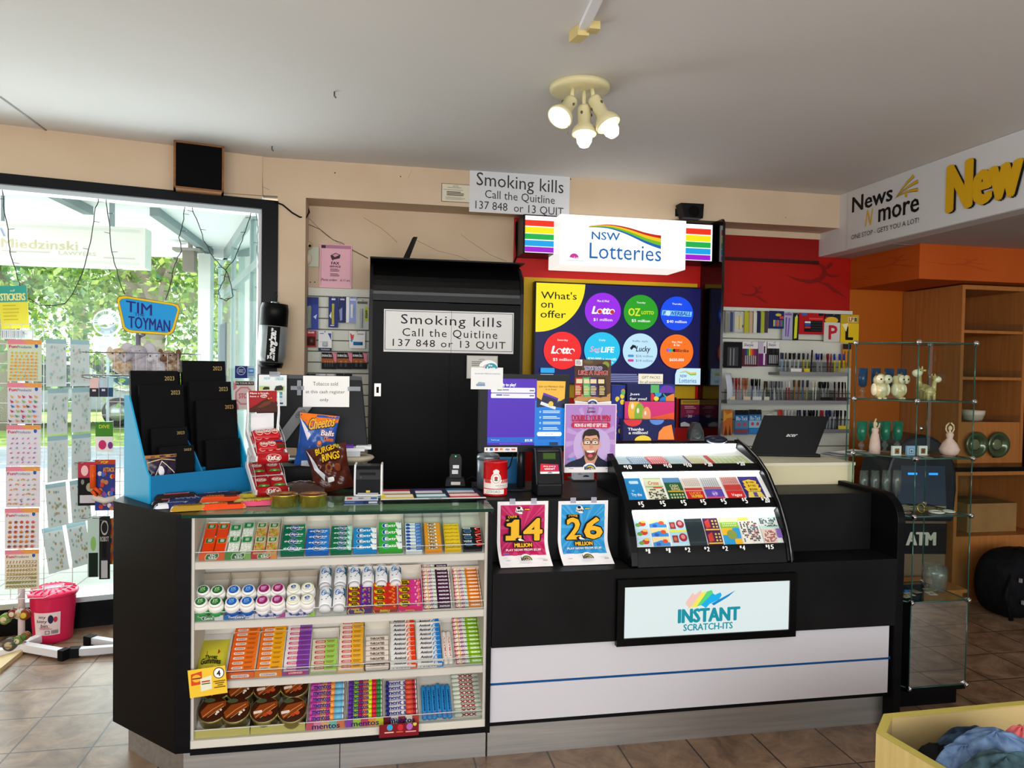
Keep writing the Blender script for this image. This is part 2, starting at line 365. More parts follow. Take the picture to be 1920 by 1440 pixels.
def runner(A,x,y,k,mat):
    """the swooping runner motif painted on the wall"""
    q=lambda pts:[(x+k*a,y+k*c) for a,c in pts]
    A.line(q([(-100,0),(-60,14),(-25,18),(5,10),(20,-8),(16,-26),(2,-36),(-20,-34)]),[k*w for w in (1,8,12,15,17,14,7,1)],mat)
    A.line(q([(2,18),(28,24),(52,42),(90,62)]),[k*w for w in (2,11,11,1)],mat)
    A.line(q([(26,-6),(44,-1),(66,-4)]),[k*w for w in (8,8,1)],mat)
    A.p(q([(23,-22),(26,-34),(36,-43),(44,-43),(42,-34),(33,-24)]),mat)
p0,p1=PY(1358,530,WALLY),PY(1593,530,WALLY);A=Art(1358,430,1593,640)
runner(A,1532,515,.76*.82,DARKRED);runner(A,1412,551,.34*.9,DARKRED)
zt,zb=PY(1475,430,WALLY).z,PY(1475,640,WALLY).z
b.art(A,plane_map((p0.x,WALLY-.001,zb),(p1.x-p0.x,0,0),(0,0,zt-zb),Vector((0,-1,0))))
struct(b,'wall_right')
# fascia bulkhead that carries the shop sign, with the lower ceiling behind it
b=MB();b.box(SIGNX,-2.9,SIGNZ,SIGNX+.12,WALLY,CEIL,noise_mat('bulkhead_white','#d5d6da','#dbdce0',(1,1,1),.55));struct(b,'trim_2')
A=Art(0,2.818,2.2,2.412);GLD='#d8a81c'
A.r(0,2.818,2.2,2.412,'#d3d4d6').t('News',.045,2.765,.456,2.665,'#101012',.05).t('N',.19,2.648,.27,2.54,GLD,.02,.3).t('more',.325,2.625,.697,2.546,'#101012',.05).t('ONE STOP - GETS YOU A LOT!',.05,2.505,.70,2.473,'#2a2a2c')
for q in (((.485,2.666),(.56,2.735),(.646,2.772)),((.495,2.672),(.58,2.718),(.683,2.729)),((.5,2.672),(.58,2.695),(.685,2.677))):
    pts=[tuple((1-t)**2*q[0][k]+2*t*(1-t)*q[1][k]+t*t*q[2][k] for k in (0,1)) for t in [i/8 for i in range(9)]];A.line(pts,[.003+.02*i/8 for i in range(9)],'#5a4a10').line(pts,[.001+.016*i/8 for i in range(9)],GLD)
A.c(.583,2.664,.012,GLD).t('New',.93,2.732,1.455,2.496,'#17150f',.11).t('New',.915,2.738,1.44,2.502,'#d9a80e',.11)
b=MB();b.box(SIGNX-.008,2.512,2.412,SIGNX-.0005,4.712,2.818,M('#d3d4d6',.5));b.art(A,lambda u,v,h:Vector((SIGNX-.0085-h,4.712-2.2*u,2.412+.406*v)));tag(b.build('fascia_sign'),'long white overhead shop name sign with black and gold lettering','sign')
b=MB();LC=noise_mat('low_ceiling','#b3aaa6','#bdb4b0',(1.5,1.5,1.5),.8);b.box(SIGNX+.12,-2.9,SIGNZ,FLOORX1,9.3,SIGNZ+.08,LC)
for yy in (2.0,3.2,4.4):b.box(SIGNX+.12,yy,SIGNZ-.003,FLOORX1,yy+.014,SIGNZ,M('#8a817d',.8))
struct(b,'trim_3')
XB=3.59;cb=PX(1725,455,XB);YB=cb.y
zlo=PX(1725,522,XB).z;zlo2=PX(1593,546,XB).z
b=MB();b.box(XB,YB,zlo,FLOORX1,WALLY+.05,SIGNZ,ORANGE)
A=Art(0,0,100,100);runner(A,62,40,.42,DARKOR);runner(A,22,72,.16,DARKOR)
b.art(A,lambda u,v,h:Vector((XB-h,WALLY-u*(WALLY-YB),zlo+v*(SIGNZ-zlo))))
A=Art(0,0,300,100);runner(A,38,50,.34,DARKOR);runner(A,170,45,.3,DARKOR)
b.art(A,lambda u,v,h:Vector((XB+u*2.6,YB-h,zlo+v*(SIGNZ-zlo))))
struct(b,'trim_4')
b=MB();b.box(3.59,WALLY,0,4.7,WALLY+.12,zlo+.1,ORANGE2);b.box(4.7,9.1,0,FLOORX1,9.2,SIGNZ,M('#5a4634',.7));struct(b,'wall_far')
b=MB();b.box(FLOORX1,-2.9,0,FLOORX1+.1,9.2,SIGNZ+.1,M('#8a7460',.7));struct(b,'wall_side')
# shopfront behind the camera: glazed wall with mullions, and side wall to the left of it
b=MB();b.box(FLOORX0,FLOORY0-.1,0,FLOORX1,FLOORY0,.5,CREAM);b.box(FLOORX0,FLOORY0-.1,2.55,FLOORX1,FLOORY0,CEIL,CREAM)
for x in (-3.4,-1.4,.6,2.6,4.6,7.4):b.box(x-.05,FLOORY0-.1,.5,x+.05,FLOORY0,2.55,FRB)
struct(b,'wall_front')
b=MB();b.box(FLOORX0-.1,FLOORY0,0,FLOORX0,4.25,CEIL,CREAM);struct(b,'wall_west')
# ------------------------------------------------------------------ outside the street window
def out(px,py,Y):return PY(px,py,Y)
b=MB();pv=noise_mat('pale_paving','#e6e4e0','#f4f2ee',(1,1,1),.8);b.box(-16,5.2,-.14,8,11.2,-.03,pv);
GR=M('#c3c1bd',.8)
for i in range(12):b.box(-16,5.4+i*.5,-.03,8,5.408+i*.5,-.0285,GR)
for i in range(34):b.box(-12+i*.5,5.2,-.03,-11.992+i*.5,11.2,-.0285,GR)
b2=MB();b2.box(-40,11.2,-.2,10,15.2,-.13,noise_mat('asphalt','#a9b2bc','#b7c0ca',(3,3,3),.9))
struct(b2,'road');
b.box(-30,11.05,-.13,8,11.2,.02,M('#d5d3cf',.8));struct(b,'ground')
def lawn(u,v):x,y=-40+u*60,15.2+v*60;return Vector((x,y,-.12+.028*(y-15.2)+.04*math.sin(x*.7)*v))
b=MB();b.grid(lawn,30,20,noise_mat('lawn','#8fae55','#b6cc7c',(1.5,1.5,1.5),.9));tag(b.build('lawn'),kind='structure')
lawn_z=lambda x,y:-.12+.028*(y-15.2)
# white soffit over the footpath, its steel and the return shopfront
SOF=2.86;b=MB();WPN=M('#fafbfb',.8);pts=[WP(-9,-.13,0),WP(2.6,-.13,0),Vector((1.8,9.3,0)),Vector((-9.5,9.3,0))]
b.prism([(p.x,p.y) for p in pts],SOF,SOF+.12,WPN);b.box(-9.5,9.2,SOF-.1,1.8,9.35,SOF+.12,WPN);STL=M('#8f9a9c',.6)
def zbeam(p,q,w=.08,h=.07):
    a,c=PZ(*p,SOF-.035),PZ(*q,SOF-.035);d=(c-a).normalized();nn=Vector((-d.y,d.x,0))*w/2
    b.prism([((a+nn).x,(a+nn).y),((c+nn).x,(c+nn).y),((c-nn).x,(c-nn).y),((a-nn).x,(a-nn).y)],SOF-h,SOF,STL)
zbeam((92,358),(166,395));zbeam((290,397),(408,483));b.box(*out(208,425,6.4)[:2],SOF-.25,*(out(213,425,6.4)+Vector((0,.03,0)))[:2],SOF,STL)
struct(b,'trim_5')
b=MB();ca,cc=out(371,560,8.9),out(394,560,8.9);b.box(ca.x,8.9,-.03,cc.x,9.1,SOF-.1,M('#f1efe9',.8));struct(b,'trim_6')
g0=PZ(414,487,SOF-.02);g1=WP(.1,-.16,0);b=MB();gd=Vector((g1.x-g0.x,g1.y-g0.y,0));gl=gd.length;gd.normalize();gn=Vector((-gd.y,gd.x,0))*.03
def gbox(t0,t1,z0,z1,mat,k=1):
    a,c=g0+gd*t0,g0+gd*t1;b.prism([(a.x+gn.x*k,a.y+gn.y*k),(c.x+gn.x*k,c.y+gn.y*k),(c.x-gn.x*k,c.y-gn.y*k),(a.x-gn.x*k,a.y-gn.y*k)],z0,z1,mat)
for t in (0,gl*.33,gl*.66):gbox(t,t+.06,-.03,SOF,M('#9fb0b0',.4,.3))
gbox(0,gl,SOF-.1,SOF,M('#a7b4b4',.4));gbox(0,gl,SOF-.55,SOF-.48,M('#9fb0b0',.4));gbox(0,gl,-.03,.12,FRB);gbox(.1,.9,-.03,2.0,M('#4c5a68',.5),.5)
w2=struct(b,'window_2');b=MB();gbox(.06,gl,.12,SOF-.1,M('#bfe0dc',.03,0,spec=1,coat=1),.2);tag(b.build('window_pane',parent=w2),kind='structure')
# hanging sign of the neighbouring office
A=Art(0,418,280,500);GOLD=M('#d9c9a4',.7)
A.r(0,423,262,428,'#e3e1da').r(0,490,262,494,'#e3e1da');A.t('Miedzinski',2,452,143,470,GOLD).t('LAWYERS',108,472,178,480,'#cfcabc').r(4,475,92,477,'#cfcabc').r(193,481,253,483,'#cfcabc')
A.line([(2,432),(9,448)],3,'#9aa6cf')
a,c,t,u=out(-60,458,6.6),out(272,458,6.6),out(120,420,6.6),out(120,497,6.6);b=MB();b.box(a.x,6.6,u.z,c.x,6.78,t.z,M('#efece2',.7))
s0=out(0,458,6.6);b.art(A,plane_map((s0.x,6.599,u.z),(out(280,458,6.6).x-s0.x,0,0),(0,0,t.z-u.z),Vector((0,-1,0))),.001)
for x in (a.x+.2,c.x-.3):b.box(x,6.68,t.z,x+.02,6.7,SOF,STL)
tag(b.build('hanging_sign'),'pale hanging lawyers sign with faint gold lettering under the white outdoor soffit','sign')
b=MB();p=out(356,489,8.7);b.box(p.x-.06,8.62,p.z-.12,p.x+.06,8.78,p.z+.1,'#8d8378');b.box(p.x-.02,8.7,p.z+.1,p.x+.02,8.74,SOF,'#b5afa5');b.box(p.x-.16,8.6,p.z+.1,p.x+.12,8.8,p.z+.13,'#a09a90')
tag(b.build('outdoor_light'),'small brown outdoor light fitting under the soffit beside the white column','light')
# convex mirror on its post
mr=empty('convex_mirror',out(201,700,14)*1,0,'round convex traffic mirror on a thin post seen through the street window','mirror');mr.location.z=.02;q=lambda x,y:out(x,y,14)-mr.location
b=MB();c=q(201,605);b.lathe([(.0,-.05),(.2,-.03),(.235,0),(.235,.03),(0,.05)],'#dfe4e6',28,c,'y');b.build('mirror_rim',mr)
b=MB();b.lathe([(0,-.09),(.1,-.075),(.2,-.035)],M('#c9d6dc',.08,1),28,c,'y');b.build('mirror_face',mr)
A=Art(0,0,100,62);A.r(0,0,100,62,'#f1f6f6').t('DISTORTED',9,12,91,28,'#8fb4b6').t('IMAGE',26,36,74,52,'#8fb4b6')
b=MB();c2=q(198,645);b.box(c2.x-.2,-.012,c2.z-.13,c2.x+.2,.012,c2.z+.13,'#eef4f4');b.art(A,plane_map((c2.x-.2,-.013,c2.z-.13),(.4,0,0),(0,0,.26),Vector((0,-1,0))),.001);b.build('warning_plate',mr)
b=MB();b.tube([(0,.03,0),(0,.03,c.z)],.025,'#9fb3b6',8);b.build('post',mr)
# trees: trunk with branches, and a crown of leaves
def tree(name,label,x,y,h,spread,tcol,cols,n,trunk_r,seed,low=.08):
    r=random.Random(seed);z0=lawn_z(x,y) if y > 15.2 else-.05;root=empty(name,(x,y,z0),0,label,'tree','trees across the street')
    b=MB();tips=[];bark=M(tcol,.9);top=Vector((r.uniform(-.5,.5),r.uniform(-.4,.4),h*.55));mid=Vector((r.uniform(-.25,.25),0,h*.28))
    b.tube([(0,0,-.1),mid,top],0,bark,8,taper=[trunk_r,trunk_r*.8,trunk_r*.45])
    for i in range(9):
        a=r.uniform(0,6.28);s=mid.lerp(top,r.uniform(0,1));e=s+Vector((math.cos(a)*spread*r.uniform(.4,.8),math.sin(a)*spread*.7,h*r.uniform(.05,.35)))
        b.tube([s,s.lerp(e,.5)+Vector((0,0,r.uniform(-.1,.3))),e],0,bark,6,taper=[trunk_r*.45,trunk_r*.28,trunk_r*.1]);tips += [e,s.lerp(e,.65)]
    b.build('tree_trunk',root)
    b=MB();ms=[leaf(c) for c in cols]
    for i in range(int(n*1.9)):
        t=r.choice(tips);k=spread*.36;p=t+Vector((r.gauss(0,k),r.gauss(0,k),r.gauss(-.25*k,k*.95)));
        if p.z < h*low:continue
        L=r.uniform(.09,.2);u=Vector((r.gauss(0,1),r.gauss(0,1),r.gauss(-.5,.8))).normalized();v=u.cross(Vector((r.gauss(0,1),r.gauss(0,1),r.gauss(0,1)))).normalized()*L*.32
        b.add([p-u*L*.5,p+v,p+u*L*.5,p-v],[(0,1,2,3)],ms[int(r.random()**1.3*len(ms))])
    tag(b.build('foliage',root),kind='stuff');return root
GS=['#94b452','#b8d068','#749a4a','#d2e090','#5c7e42'];GS2=['#9cbc7a','#7faa7a','#c4da9c','#5f8f6c']
for i,a in enumerate([
    ('gum_tree','big gum tree with forking pale trunk straight across the road behind the shop window',-4.6,16.5,8.2,3.2,'#a89a8c',GS,5200,.3,1),
    ('gum_tree','dense green street tree standing behind the round traffic mirror',-2.6,19.5,8.0,3.2,'#9a8c80',GS2,4600,.28,2),
    ('gum_tree','leafy tree seen past the white outdoor column by the return glass',.2,18.5,7.5,3.0,'#8d8074',GS,4200,.25,3),
    ('gum_tree','bluish green tree behind the bright sticker rack across the road',-7.8,18,8.0,3.4,'#9a8c80',GS2,4600,.28,4),
    ('gum_tree','tall hazy tree at the back of the far lawn behind the parked cars',-5.2,29,9,4.4,'#a59a92',GS2,3800,.3,5),
    ('gum_tree','yellowish tree on the far lawn beyond the big gum tree',-1.8,31,9,4.4,'#a59a92',GS,3600,.3,6),
    ('gum_tree','pale far tree on the lawn furthest along the street',-10.5,30,9,4.6,'#a59a92',GS,3600,.3,8)]):tree(*a)
for i,(x,y,s,lb) in enumerate([(-3.3,23,1.2,'low round green bush on the lawn beside the pale trunk'),(-6.6,25,1.5,'wide low bush on the far lawn behind the silver car')]):
    r=random.Random(20+i);root=empty('bush',(x,y,lawn_z(x,y)),0,lb,'bush');b=MB();ms=[leaf(c) for c in GS]
    for k in range(1500):
        p=Vector((r.gauss(0,.6),r.gauss(0,.6),abs(r.gauss(0,.5))));u=Vector((r.gauss(0,1),r.gauss(0,1),r.gauss(0,1))).normalized()*.13;v=u.cross(Vector((r.gauss(0,1),.3,r.gauss(0,1)))).normalized()*.05
        b.add([p-u,p+v,p+u,p-v],[(0,1,2,3)],r.choice(ms))
    f=b.build('foliage',root);f.scale=(s,s,s);tag(f,kind='stuff');b=MB();b.tube([(0,0,-.1),(0,0,.6)],.04,'#6d5d4d',6);b.build('bush_stem',root)
def car(name,label,loc,rz,col):
    root=empty(name,loc,rz,label,'car','cars parked across the street');paint=M(col,.25,.3,coat=1)
    body=[(-2.1,.35),(-2.15,.65),(-2.0,.85),(-1.2,.92),(1.15,.92),(1.9,.78),(2.15,.62),(2.15,.35)];b=MB();b.prism(body,-.85,.85,paint,'y');b.build('body',root,bev=.06)
    cab=[(-1.75,.9),(-1.2,1.42),(.25,1.45),(1.05,.92)];b=MB();b.prism(cab,-.72,.72,M('#3d4a55',.1,spec=.8),'y');b.prism([(-1.25,1.4),(-1.1,1.47),(.2,1.49),(.3,1.43)],-.74,.74,paint,'y')
    for x in (-.45,):b.box(x-.04,-.745,.9,x+.04,.745,1.43,paint)
    b.build('cabin',root)
    for x in (-1.35,1.35):
        for y in (-.82,.82):
            b=MB();b.lathe([(.0,-.1),(.33,-.1),(.34,0),(.33,.1),(0,.1)],'#17181a',20,(x,y,.34),'y');b.lathe([(0,-.112),(.2,-.108),(.2,.108),(0,.112)],M('#b9bfc4',.3,.8),16,(x,y,.34),'y');b.build('wheel',root)
    for y in (-.6,.6):b=MB();b.box(2.08,y-.16,.6,2.17,y+.16,.72,M('#eef3f5',.1));b.build('headlight',root)
p=out(118,800,19);car('car','silver hatchback parked across the road, partly behind the hanging sticker sheets',(p.x,19,lawn_z(0,19)),.1,'#98a2a6')
p=out(170,780,24);car('car','blue car parked on the far lawn beyond the silver hatchback',(p.x,24,lawn_z(0,24)),.05,'#4d6f9c')
# ------------------------------------------------------------------ counters
def bw(mb,name,root,**k):
    """link a mesh drawn in room coordinates as a part of root (root has no rotation)"""
    o=root.location
    for v in mb.v:v -= o
    return mb.build(name,root,**k)
BLKW=noise_mat('black_laminate','#0f0f10','#161617',(4,40,4),.42)
BLKS=noise_mat('black_side','#09090b','#0e0e10',(4,4,30),.38)
SHW=noise_mat('shelf_white','#c9c6bd','#cfccc4',(5,5,5),.45);STEEL=noise_mat('brushed_steel','#a9a8a6','#b9b8b6',(2,60,60),.38,metal=.75)
ACR=glass_mat('clear_acrylic','#f4f6f6',refl=.7);GLG=glass_mat('counter_glass','#d2ead9',refl=.8);GEDGE=M('#12352c',.15)
TOPZ=1.0;SLOPE=math.radians(33);SY0=2.805;SZ=[.824,.604,.384,.174];SLEN=.205;NORD=['top','second','third','bottom']
uc=empty('confectionery_counter',(-.1,3.0,0),0,'black confectionery counter with white sloping shelves under a glass top','counter')
F_=2.785
b=MB()
b.prism([(-.675,F_),(-.625,F_),(-.625,F_+.25),(-.9,3.32),(-.975,3.32),(-.975,3.08)],.135,TOPZ-.012,BLKS)       # chamfered end
b.box(-.625,F_,.125,.468,3.32,.147,BLKS);b.box(.450,F_-.004,.125,.468,3.32,TOPZ-.02,BLKS);b.box(-.625,3.3,.147,.45,3.32,TOPZ-.02,BLKS)
bw(b,'carcass',uc)
b=MB();b.box(-.625,F_+.004,.147,.45,3.0,.176,'#d6d3c8');b.box(-.625,F_+.008,.147,-.615,2.98,TOPZ-.014,SHW);b.box(.44,F_+.008,.147,.45,2.98,TOPZ-.014,SHW);b.box(-.615,2.978,.176,.44,2.99,TOPZ-.014,SHW)
b.box(-.615,2.99,.955,.45,3.3,.965,'#dfe6de');bw(b,'lining',uc)
for j,z in enumerate(SZ):
    b=MB();c,s=math.cos(SLOPE),math.sin(SLOPE);y1,z1=SY0+SLEN*c,z+SLEN*s
    b.prism([(SY0-.006,z-.028),(SY0-.006,z),(SY0,z),(y1-.003,z1),(y1-.003,z1-.012),(SY0+.03,z-.010),(SY0+.03,z-.028)],-.6149,.4399,SHW,'x');sh=bw(b,'shelf',uc)
    b=MB();b.box(-.614,SY0-.0065,z-.004,.439,SY0-.0035,z+.034,ACR);b.box(-.614,SY0-.0067,z+.0335,.439,SY0-.0033,z+.035,M('#e9efee',.2));sb=bw(b,'acrylic_lip',uc)
b=MB();b.prism([(-.655,F_-.015),(.468,F_-.015),(.468,3.27),(-.9,3.27),(-.9,3.2)],TOPZ-.012,TOPZ,GLG)
b.prism([(-.655,F_-.0155),(.4685,F_-.0155),(.4685,F_-.0145),(-.655,F_-.0145)],TOPZ-.012,TOPZ-.0005,GEDGE);b.prism([(.4675,F_-.015),(.469,F_-.015),(.469,3.27),(.4675,3.27)],TOPZ-.012,TOPZ-.0005,GEDGE);bw(b,'glass_top',uc)
b=MB();b.prism([(-.675,F_-.004),(-.655,F_-.004),(-.9,3.2),(-.9,3.32),(-.975,3.32),(-.975,3.076)],TOPZ-.012,TOPZ+.0005,BLKW);bw(b,'black_top',uc)
b=MB();b.prism([(-.66,2.842),(.462,2.842),(.462,3.28),(-.93,3.28),(-.93,3.12)],0,.125,STEEL)
for x in (-.10,):b.box(x-.0015,2.8405,0,x+.0015,2.8425,.125,BLKM)
bw(b,'plinth',uc)
sc_=empty('sales_counter',(1.35,3.1,0),0,'long dark sales counter with white lower panels and a blue stripe','counter')
b=MB();b.prism([(2.78,.456),(2.78,.745),(2.955,.745),(2.955,TOPZ),(3.42,TOPZ),(3.42,.12),(2.84,.12),(2.84,.456)],.4702,2.234,BLKW,'x');bw(b,'carcass',sc_)
b=MB();b.box(.4705,2.8,.155,2.222,2.839,.3,'#cfced6');b.box(.4705,2.8,.31,2.222,2.839,.4555,'#cfced6');bw(b,'white_panel',sc_)
b=MB();b.box(.4705,2.803,.3,2.234,2.838,.31,M('#0d4a86',.3));bw(b,'blue_stripe',sc_)
b=MB();b.box(.466,2.843,0,2.234,3.3,.119,STEEL);b.box(.466,2.8415,0,.469,2.843,.119,BLKM);bw(b,'plinth',sc_)
b=MB();pr=[(2.78,0),(2.78,.9)]+[(2.78+.118*(1-math.cos(a)),.9+.118*math.sin(a)) for a in [i*math.pi/16 for i in range(1,9)]]+[(3.44,1.018),(3.44,0)]
b.prism(pr,2.2345,2.272,BLKS,'x');bw(b,'end_panel',sc_,bev=.003)
# ------------------------------------------------------------------ sweets on the sloping shelves
def PS(px,py,j,h=0):
    """pixel ray onto the plane h above shelf j: returns x and the distance up the slope"""
    n=Vector((0,-math.sin(SLOPE),math.cos(SLOPE)));o=Vector((0,SY0,SZ[j]))+n*h;r=ray(px,py);p=CAM+r*((o-CAM).dot(n)/r.dot(n))
    return p.x,(p-o).dot(Vector((0,math.cos(SLOPE),math.sin(SLOPE))))
def on_slope(o,x,t,j,h=0,rz=0):
    o.location=Vector((x,SY0,SZ[j]))+Vector((0,math.cos(SLOPE),math.sin(SLOPE)))*t+Vector((0,-math.sin(SLOPE),math.cos(SLOPE)))*h
    o.rotation_euler=(SLOPE,0,rz);return o
def pack(name,w,L,h,base,A=None,side=None):
    b=MB();bm=M(base,.4);b.box(-w/2,0,0,w/2,L,h,bm)
    if A:b.art(A,lambda u,v,k:Vector(((u-.5)*w,v*L,h+k)))
    b.box(-w/2+.0005,-.0004,h*.08,w/2-.0005,0,h*.92,M(side or base,.4));return b.build(name)
def roll(name,w,D,bands,txt=None,tcol='#ffffff',tb=.03,tpos=(.15,.75),ends='#f0f0f0',extra=None,sh=0):
    """a wrapped roll lying along x: colour bands and its lettering on the upper front"""
    b=MB();r=D/2;x=-w/2+.004
    for f,c in bands:b.lathe([(r,x),(r,x+f*(w-.008))],c if not isinstance(c,str) else M(c,.28),14,(0,r,r),'x');x += f*(w-.008)
    for sgn in (-1,1):e=sgn*w/2;b.lathe([(r,e-sgn*.004),(r*.7,e),(0,e)] if sgn > 0 else [(0,e),(r*.7,e-sgn*.004+.002),(r,e-sgn*.004)],M(ends,.3),14,(0,r,r),'x')
    A=Art(0,0,100,100)
    if extra:extra(A)
    if txt:A.t(txt,tpos[0]*100,30,tpos[1]*100,75,tcol,tb,sh)
    b.art(A,lambda u,v,k:Vector(((u-.5)*w,r+(r+k)*math.sin((v-.72)*2.4),r+(r+k)*math.cos((v-.72)*2.4))))
    return b.build(name)
def column(proto,j,x0,x1,ytop,ybot,n,desc,group,h,place='stack',jit=.0012,cat='sweets',fmt=None):
    """n copies of proto up the slope between the pixel rows; the source itself is the lowest"""
    xa,ta=PS(x0,ybot,j,h);xb,_=PS(x1,ybot,j,h);_,tb=PS((x0+x1)/2,ytop,j,h);ta=max(ta,.004);pit=(tb-ta)/n
    for i in range(n):
        o=proto if i == 0 else dup(proto);on_slope(o,(xa+xb)/2+(rnd.random()-.5)*jit,ta+pit*i,j)
        if i:o.rotation_euler.z=(rnd.random()-.5)*.02
        tag(o,(fmt or '{d}, {n} of its {p}, {s} shelf').format(d=desc,n=nth(n-1-i,n),p=place,s=NORD[j]),cat,group)
def col_dims(j,x0,x1,ytop,ybot,n,h):
    xa,ta=PS(x0,ybot,j,h);xb,_=PS(x1,ybot,j,h);_,tb=PS((x0+x1)/2,ytop,j,h);return xb-xa,(tb-max(ta,.004))/n
def tray(name,j,x0,x1,label,base,A=None,hgt=.03,back=0,y=None,bcol='#e3ddd0'):
    """the open display carton the packs sit in: a printed front, two low sides and, when seen, a taller back"""
    yb=y or 1040;xa,_=PS(x0,yb,j,0);xb,_=PS(x1,yb,j,0);w=xb-xa-.001;b=MB();o=Vector(((xa+xb)/2,SY0,SZ[j]));bm=M(base,.5);bk=M(bcol,.7);c,s=math.cos(SLOPE),math.sin(SLOPE)
    b.box(-w/2,.0005,.002,w/2,.0015,hgt,bm)
    if A:b.art(A,plane_map((-w/2,.0003,.002),(w,0,0),(0,0,hgt-.002),Vector((0,-1,0))),.0001)
    for sx in (-w/2,w/2-.0012):
        top=max(back,.02);b.prism([(.0015,.003),(.0015,hgt),(.19*c-top*s,.19*s+top*c),(.19*c,.19*s+.002)],sx,sx+.0012,bk,'x')
    if back:b.prism([(.19*c,.19*s+.002),(.19*c-back*s,.19*s+back*c),(.19*c-back*s+.0012,.19*s+back*c),(.19*c+.0012,.19*s+.002)],-w/2,w/2,bk,'x')
    ob=b.build(name,loc=o);return tag(ob,label,'tray','printed display cartons on the confectionery shelves')
def tics(A,cols,seed):
    r=random.Random(seed)
    for i in range(46):A.c(8+r.random()*84,46+r.random()*50,6.5,r.choice(cols),4,8)
# --- top shelf: mint boxes
def mint_box(name,w,L,h,body,cols,lab,lab2,seed):
    b=MB();bm=M(body,.2,coat=.5);b.box(-w/2,0,0,w/2,L,h,bm);A=Art();A.r(4,2,96,98,bm)
    if cols:tics(A,cols,seed)
    else:
        for k in range(5):A.r(6,50+k*9,94,52+k*9,'#e2380c')
    A.p([(8,6),(92,6),(92,34),(80,42),(8,42)],lab).p([(16,10),(86,10),(86,30),(74,37),(16,37)],lab2).t('tic',34,12,70,22,'#ffffff',.03).t('tac',34,22,70,32,'#ffffff',.03)
    b.art(A,lambda u,v,k:Vector(((u-.5)*w,v*L,h+k)));o=b.build(name)
    c=MB();c.box(-w/2+.003,L,h*.25,w/2-.003,L+.008,h*.9,'#f0efec');c.build('lid',o);return o
mw,mh=col_dims(0,377.5,400,1010,1036,1,.024)
for (xs,body,cols,lab,lab2,dsc,sd) in (((376.5,399.5,423),'#e8400f',None,'#f0601c','#2f6d3a','orange'),((424,447.5,471.5),'#dfe6da',['#f7f7f0','#ece9dd','#ffffff'],'#3f9a56','#1f7a40','white'),((473,496,519.5),'#d8b48a',['#e8b21c','#d8452a','#86b03a','#e8762c'],'#d9d0b0','#3d7a38','fruit coloured')) and [(a+(i,)) for i,a in enumerate((((376.5,399.5,423),'#e8400f',None,'#f0601c','#2f6d3a','orange'),((424,447.5,471.5),'#dfe6da',['#f7f7f0','#ece9dd','#ffffff'],'#3f9a56','#1f7a40','white'),((473,496,519.5),'#d8b48a',['#e8b21c','#d8452a','#86b03a','#e8762c'],'#d9d0b0','#3d7a38','fruit coloured')))]:
    pr=mint_box('mint_box',mw*.95,.078,.022,body,cols,lab,lab2,sd);first=True
    for row in range(2):
        for k in range(2):
            x,t=PS((xs[k]+xs[k+1])/2+row*3.5,1037 if row == 0 else 1010,0,.022);o=pr if first else dup(pr);first=False
            on_slope(o,x,max(t,.006)+(.012 if (sd == 1 and row == 1 and k == 0) else 0)*-1,0,row*.001)
            tag(o,f"{dsc} mint box in the {'front' if row == 0 else 'back'} row, {'outer' if k == 0 else 'inner'} one of its pair",'sweets','little mint boxes on the top shelf')
def leafart(c1,c2,c3=None):
    A=Art(0,0,300,100);A.r(0,0,300,100,c1)
    if c3:A.p([(180,0),(300,0),(300,100),(230,100)],c3)
    A.p([(75,95),(70,60),(95,15),(230,8),(232,50),(200,90)],'#e9f2d8').p([(80,91),(76,60),(99,20),(225,13),(226,50),(197,85)],c2).t('tic',130,18,195,48,'#ffffff',.04).t('tac',110,48,205,80,'#ffffff',.04);return A
tray('display_tray',0,375.5,423.5,'orange printed carton front under the orange mint boxes','#e2561a',leafart('#e2561a','#2f6d3a'))
tray('display_tray',0,423.8,472,'green printed carton front under the white mint boxes','#4a8a3c',leafart('#3f8a3a','#2a6a38','#7fae5a'))
tray('display_tray',0,472.4,520,'red and orange carton front under the fruit mint boxes','#c02030',leafart('#c02030','#44803a','#e2892c'))
# gum boxes
def gum(word,base,swirl,oval=None,tail=None,tc='#ffffff',b=.03):
    A=Art(0,0,300,110);A.r(0,0,300,110,base)
    A.p([(190,0),(300,0),(300,110),(230,110)],swirl)
    if oval:A.c(150,54,62,'#cfe0f0',46).c(150,54,57,oval,42)
    if tail:A.p([(225,0),(300,0),(300,110),(262,110),(238,55)],tail)
    A.t(word,34,28,272,80,tc,b,.2);A.r(175,86,250,94,'#d6e6ee');return A
def extra(base,tail):
    A=Art(0,0,300,110);A.r(0,0,300,110,base).p([(218,0),(300,0),(300,110),(250,110),(232,55)],'#eef1f2').c(92,54,52,'#bfe0ee',46).c(94,54,47,tail,42).c(112,48,34,base,30)
    A.t('Extra',78,34,272,84,'#ffffff',.04).c(284,14,8,tail).r(240,12,276,15,tail);return A
def gums(x0,x1,yt,yb,n,base,A,desc,back=.06,h=.03,lab=None,word=None):
    w,L=col_dims(0,x0,x1,yt,yb,n,h);p=pack('gum_pack',w*.95,L*.96,h,base,A)
    column(p,0,x0,x1,yt,yb,n,desc,'gum packs on the top shelf',h)
gums(523,568.8,983.6,1047,4,'#0f6648',gum('eclipse','#0f6648','#1a7a55','#173a86'),'dark green gum pack')
gums(570,615.6,991,1047,4,'#1560b8',gum('eclipse','#1560b8','#2a78cc','#173a86'),'royal blue gum pack')
gums(618,659,986,1047,5,'#0d6a4c',gum('eclipse','#0d6a4c','#0d6a4c','#173a86','#a5dcd2'),'slim pale ended green gum pack')
gums(660.5,707.5,989,1047,4,'#1e86c8',extra('#1e86c8','#0d4f9a'),'bright blue gum pack')
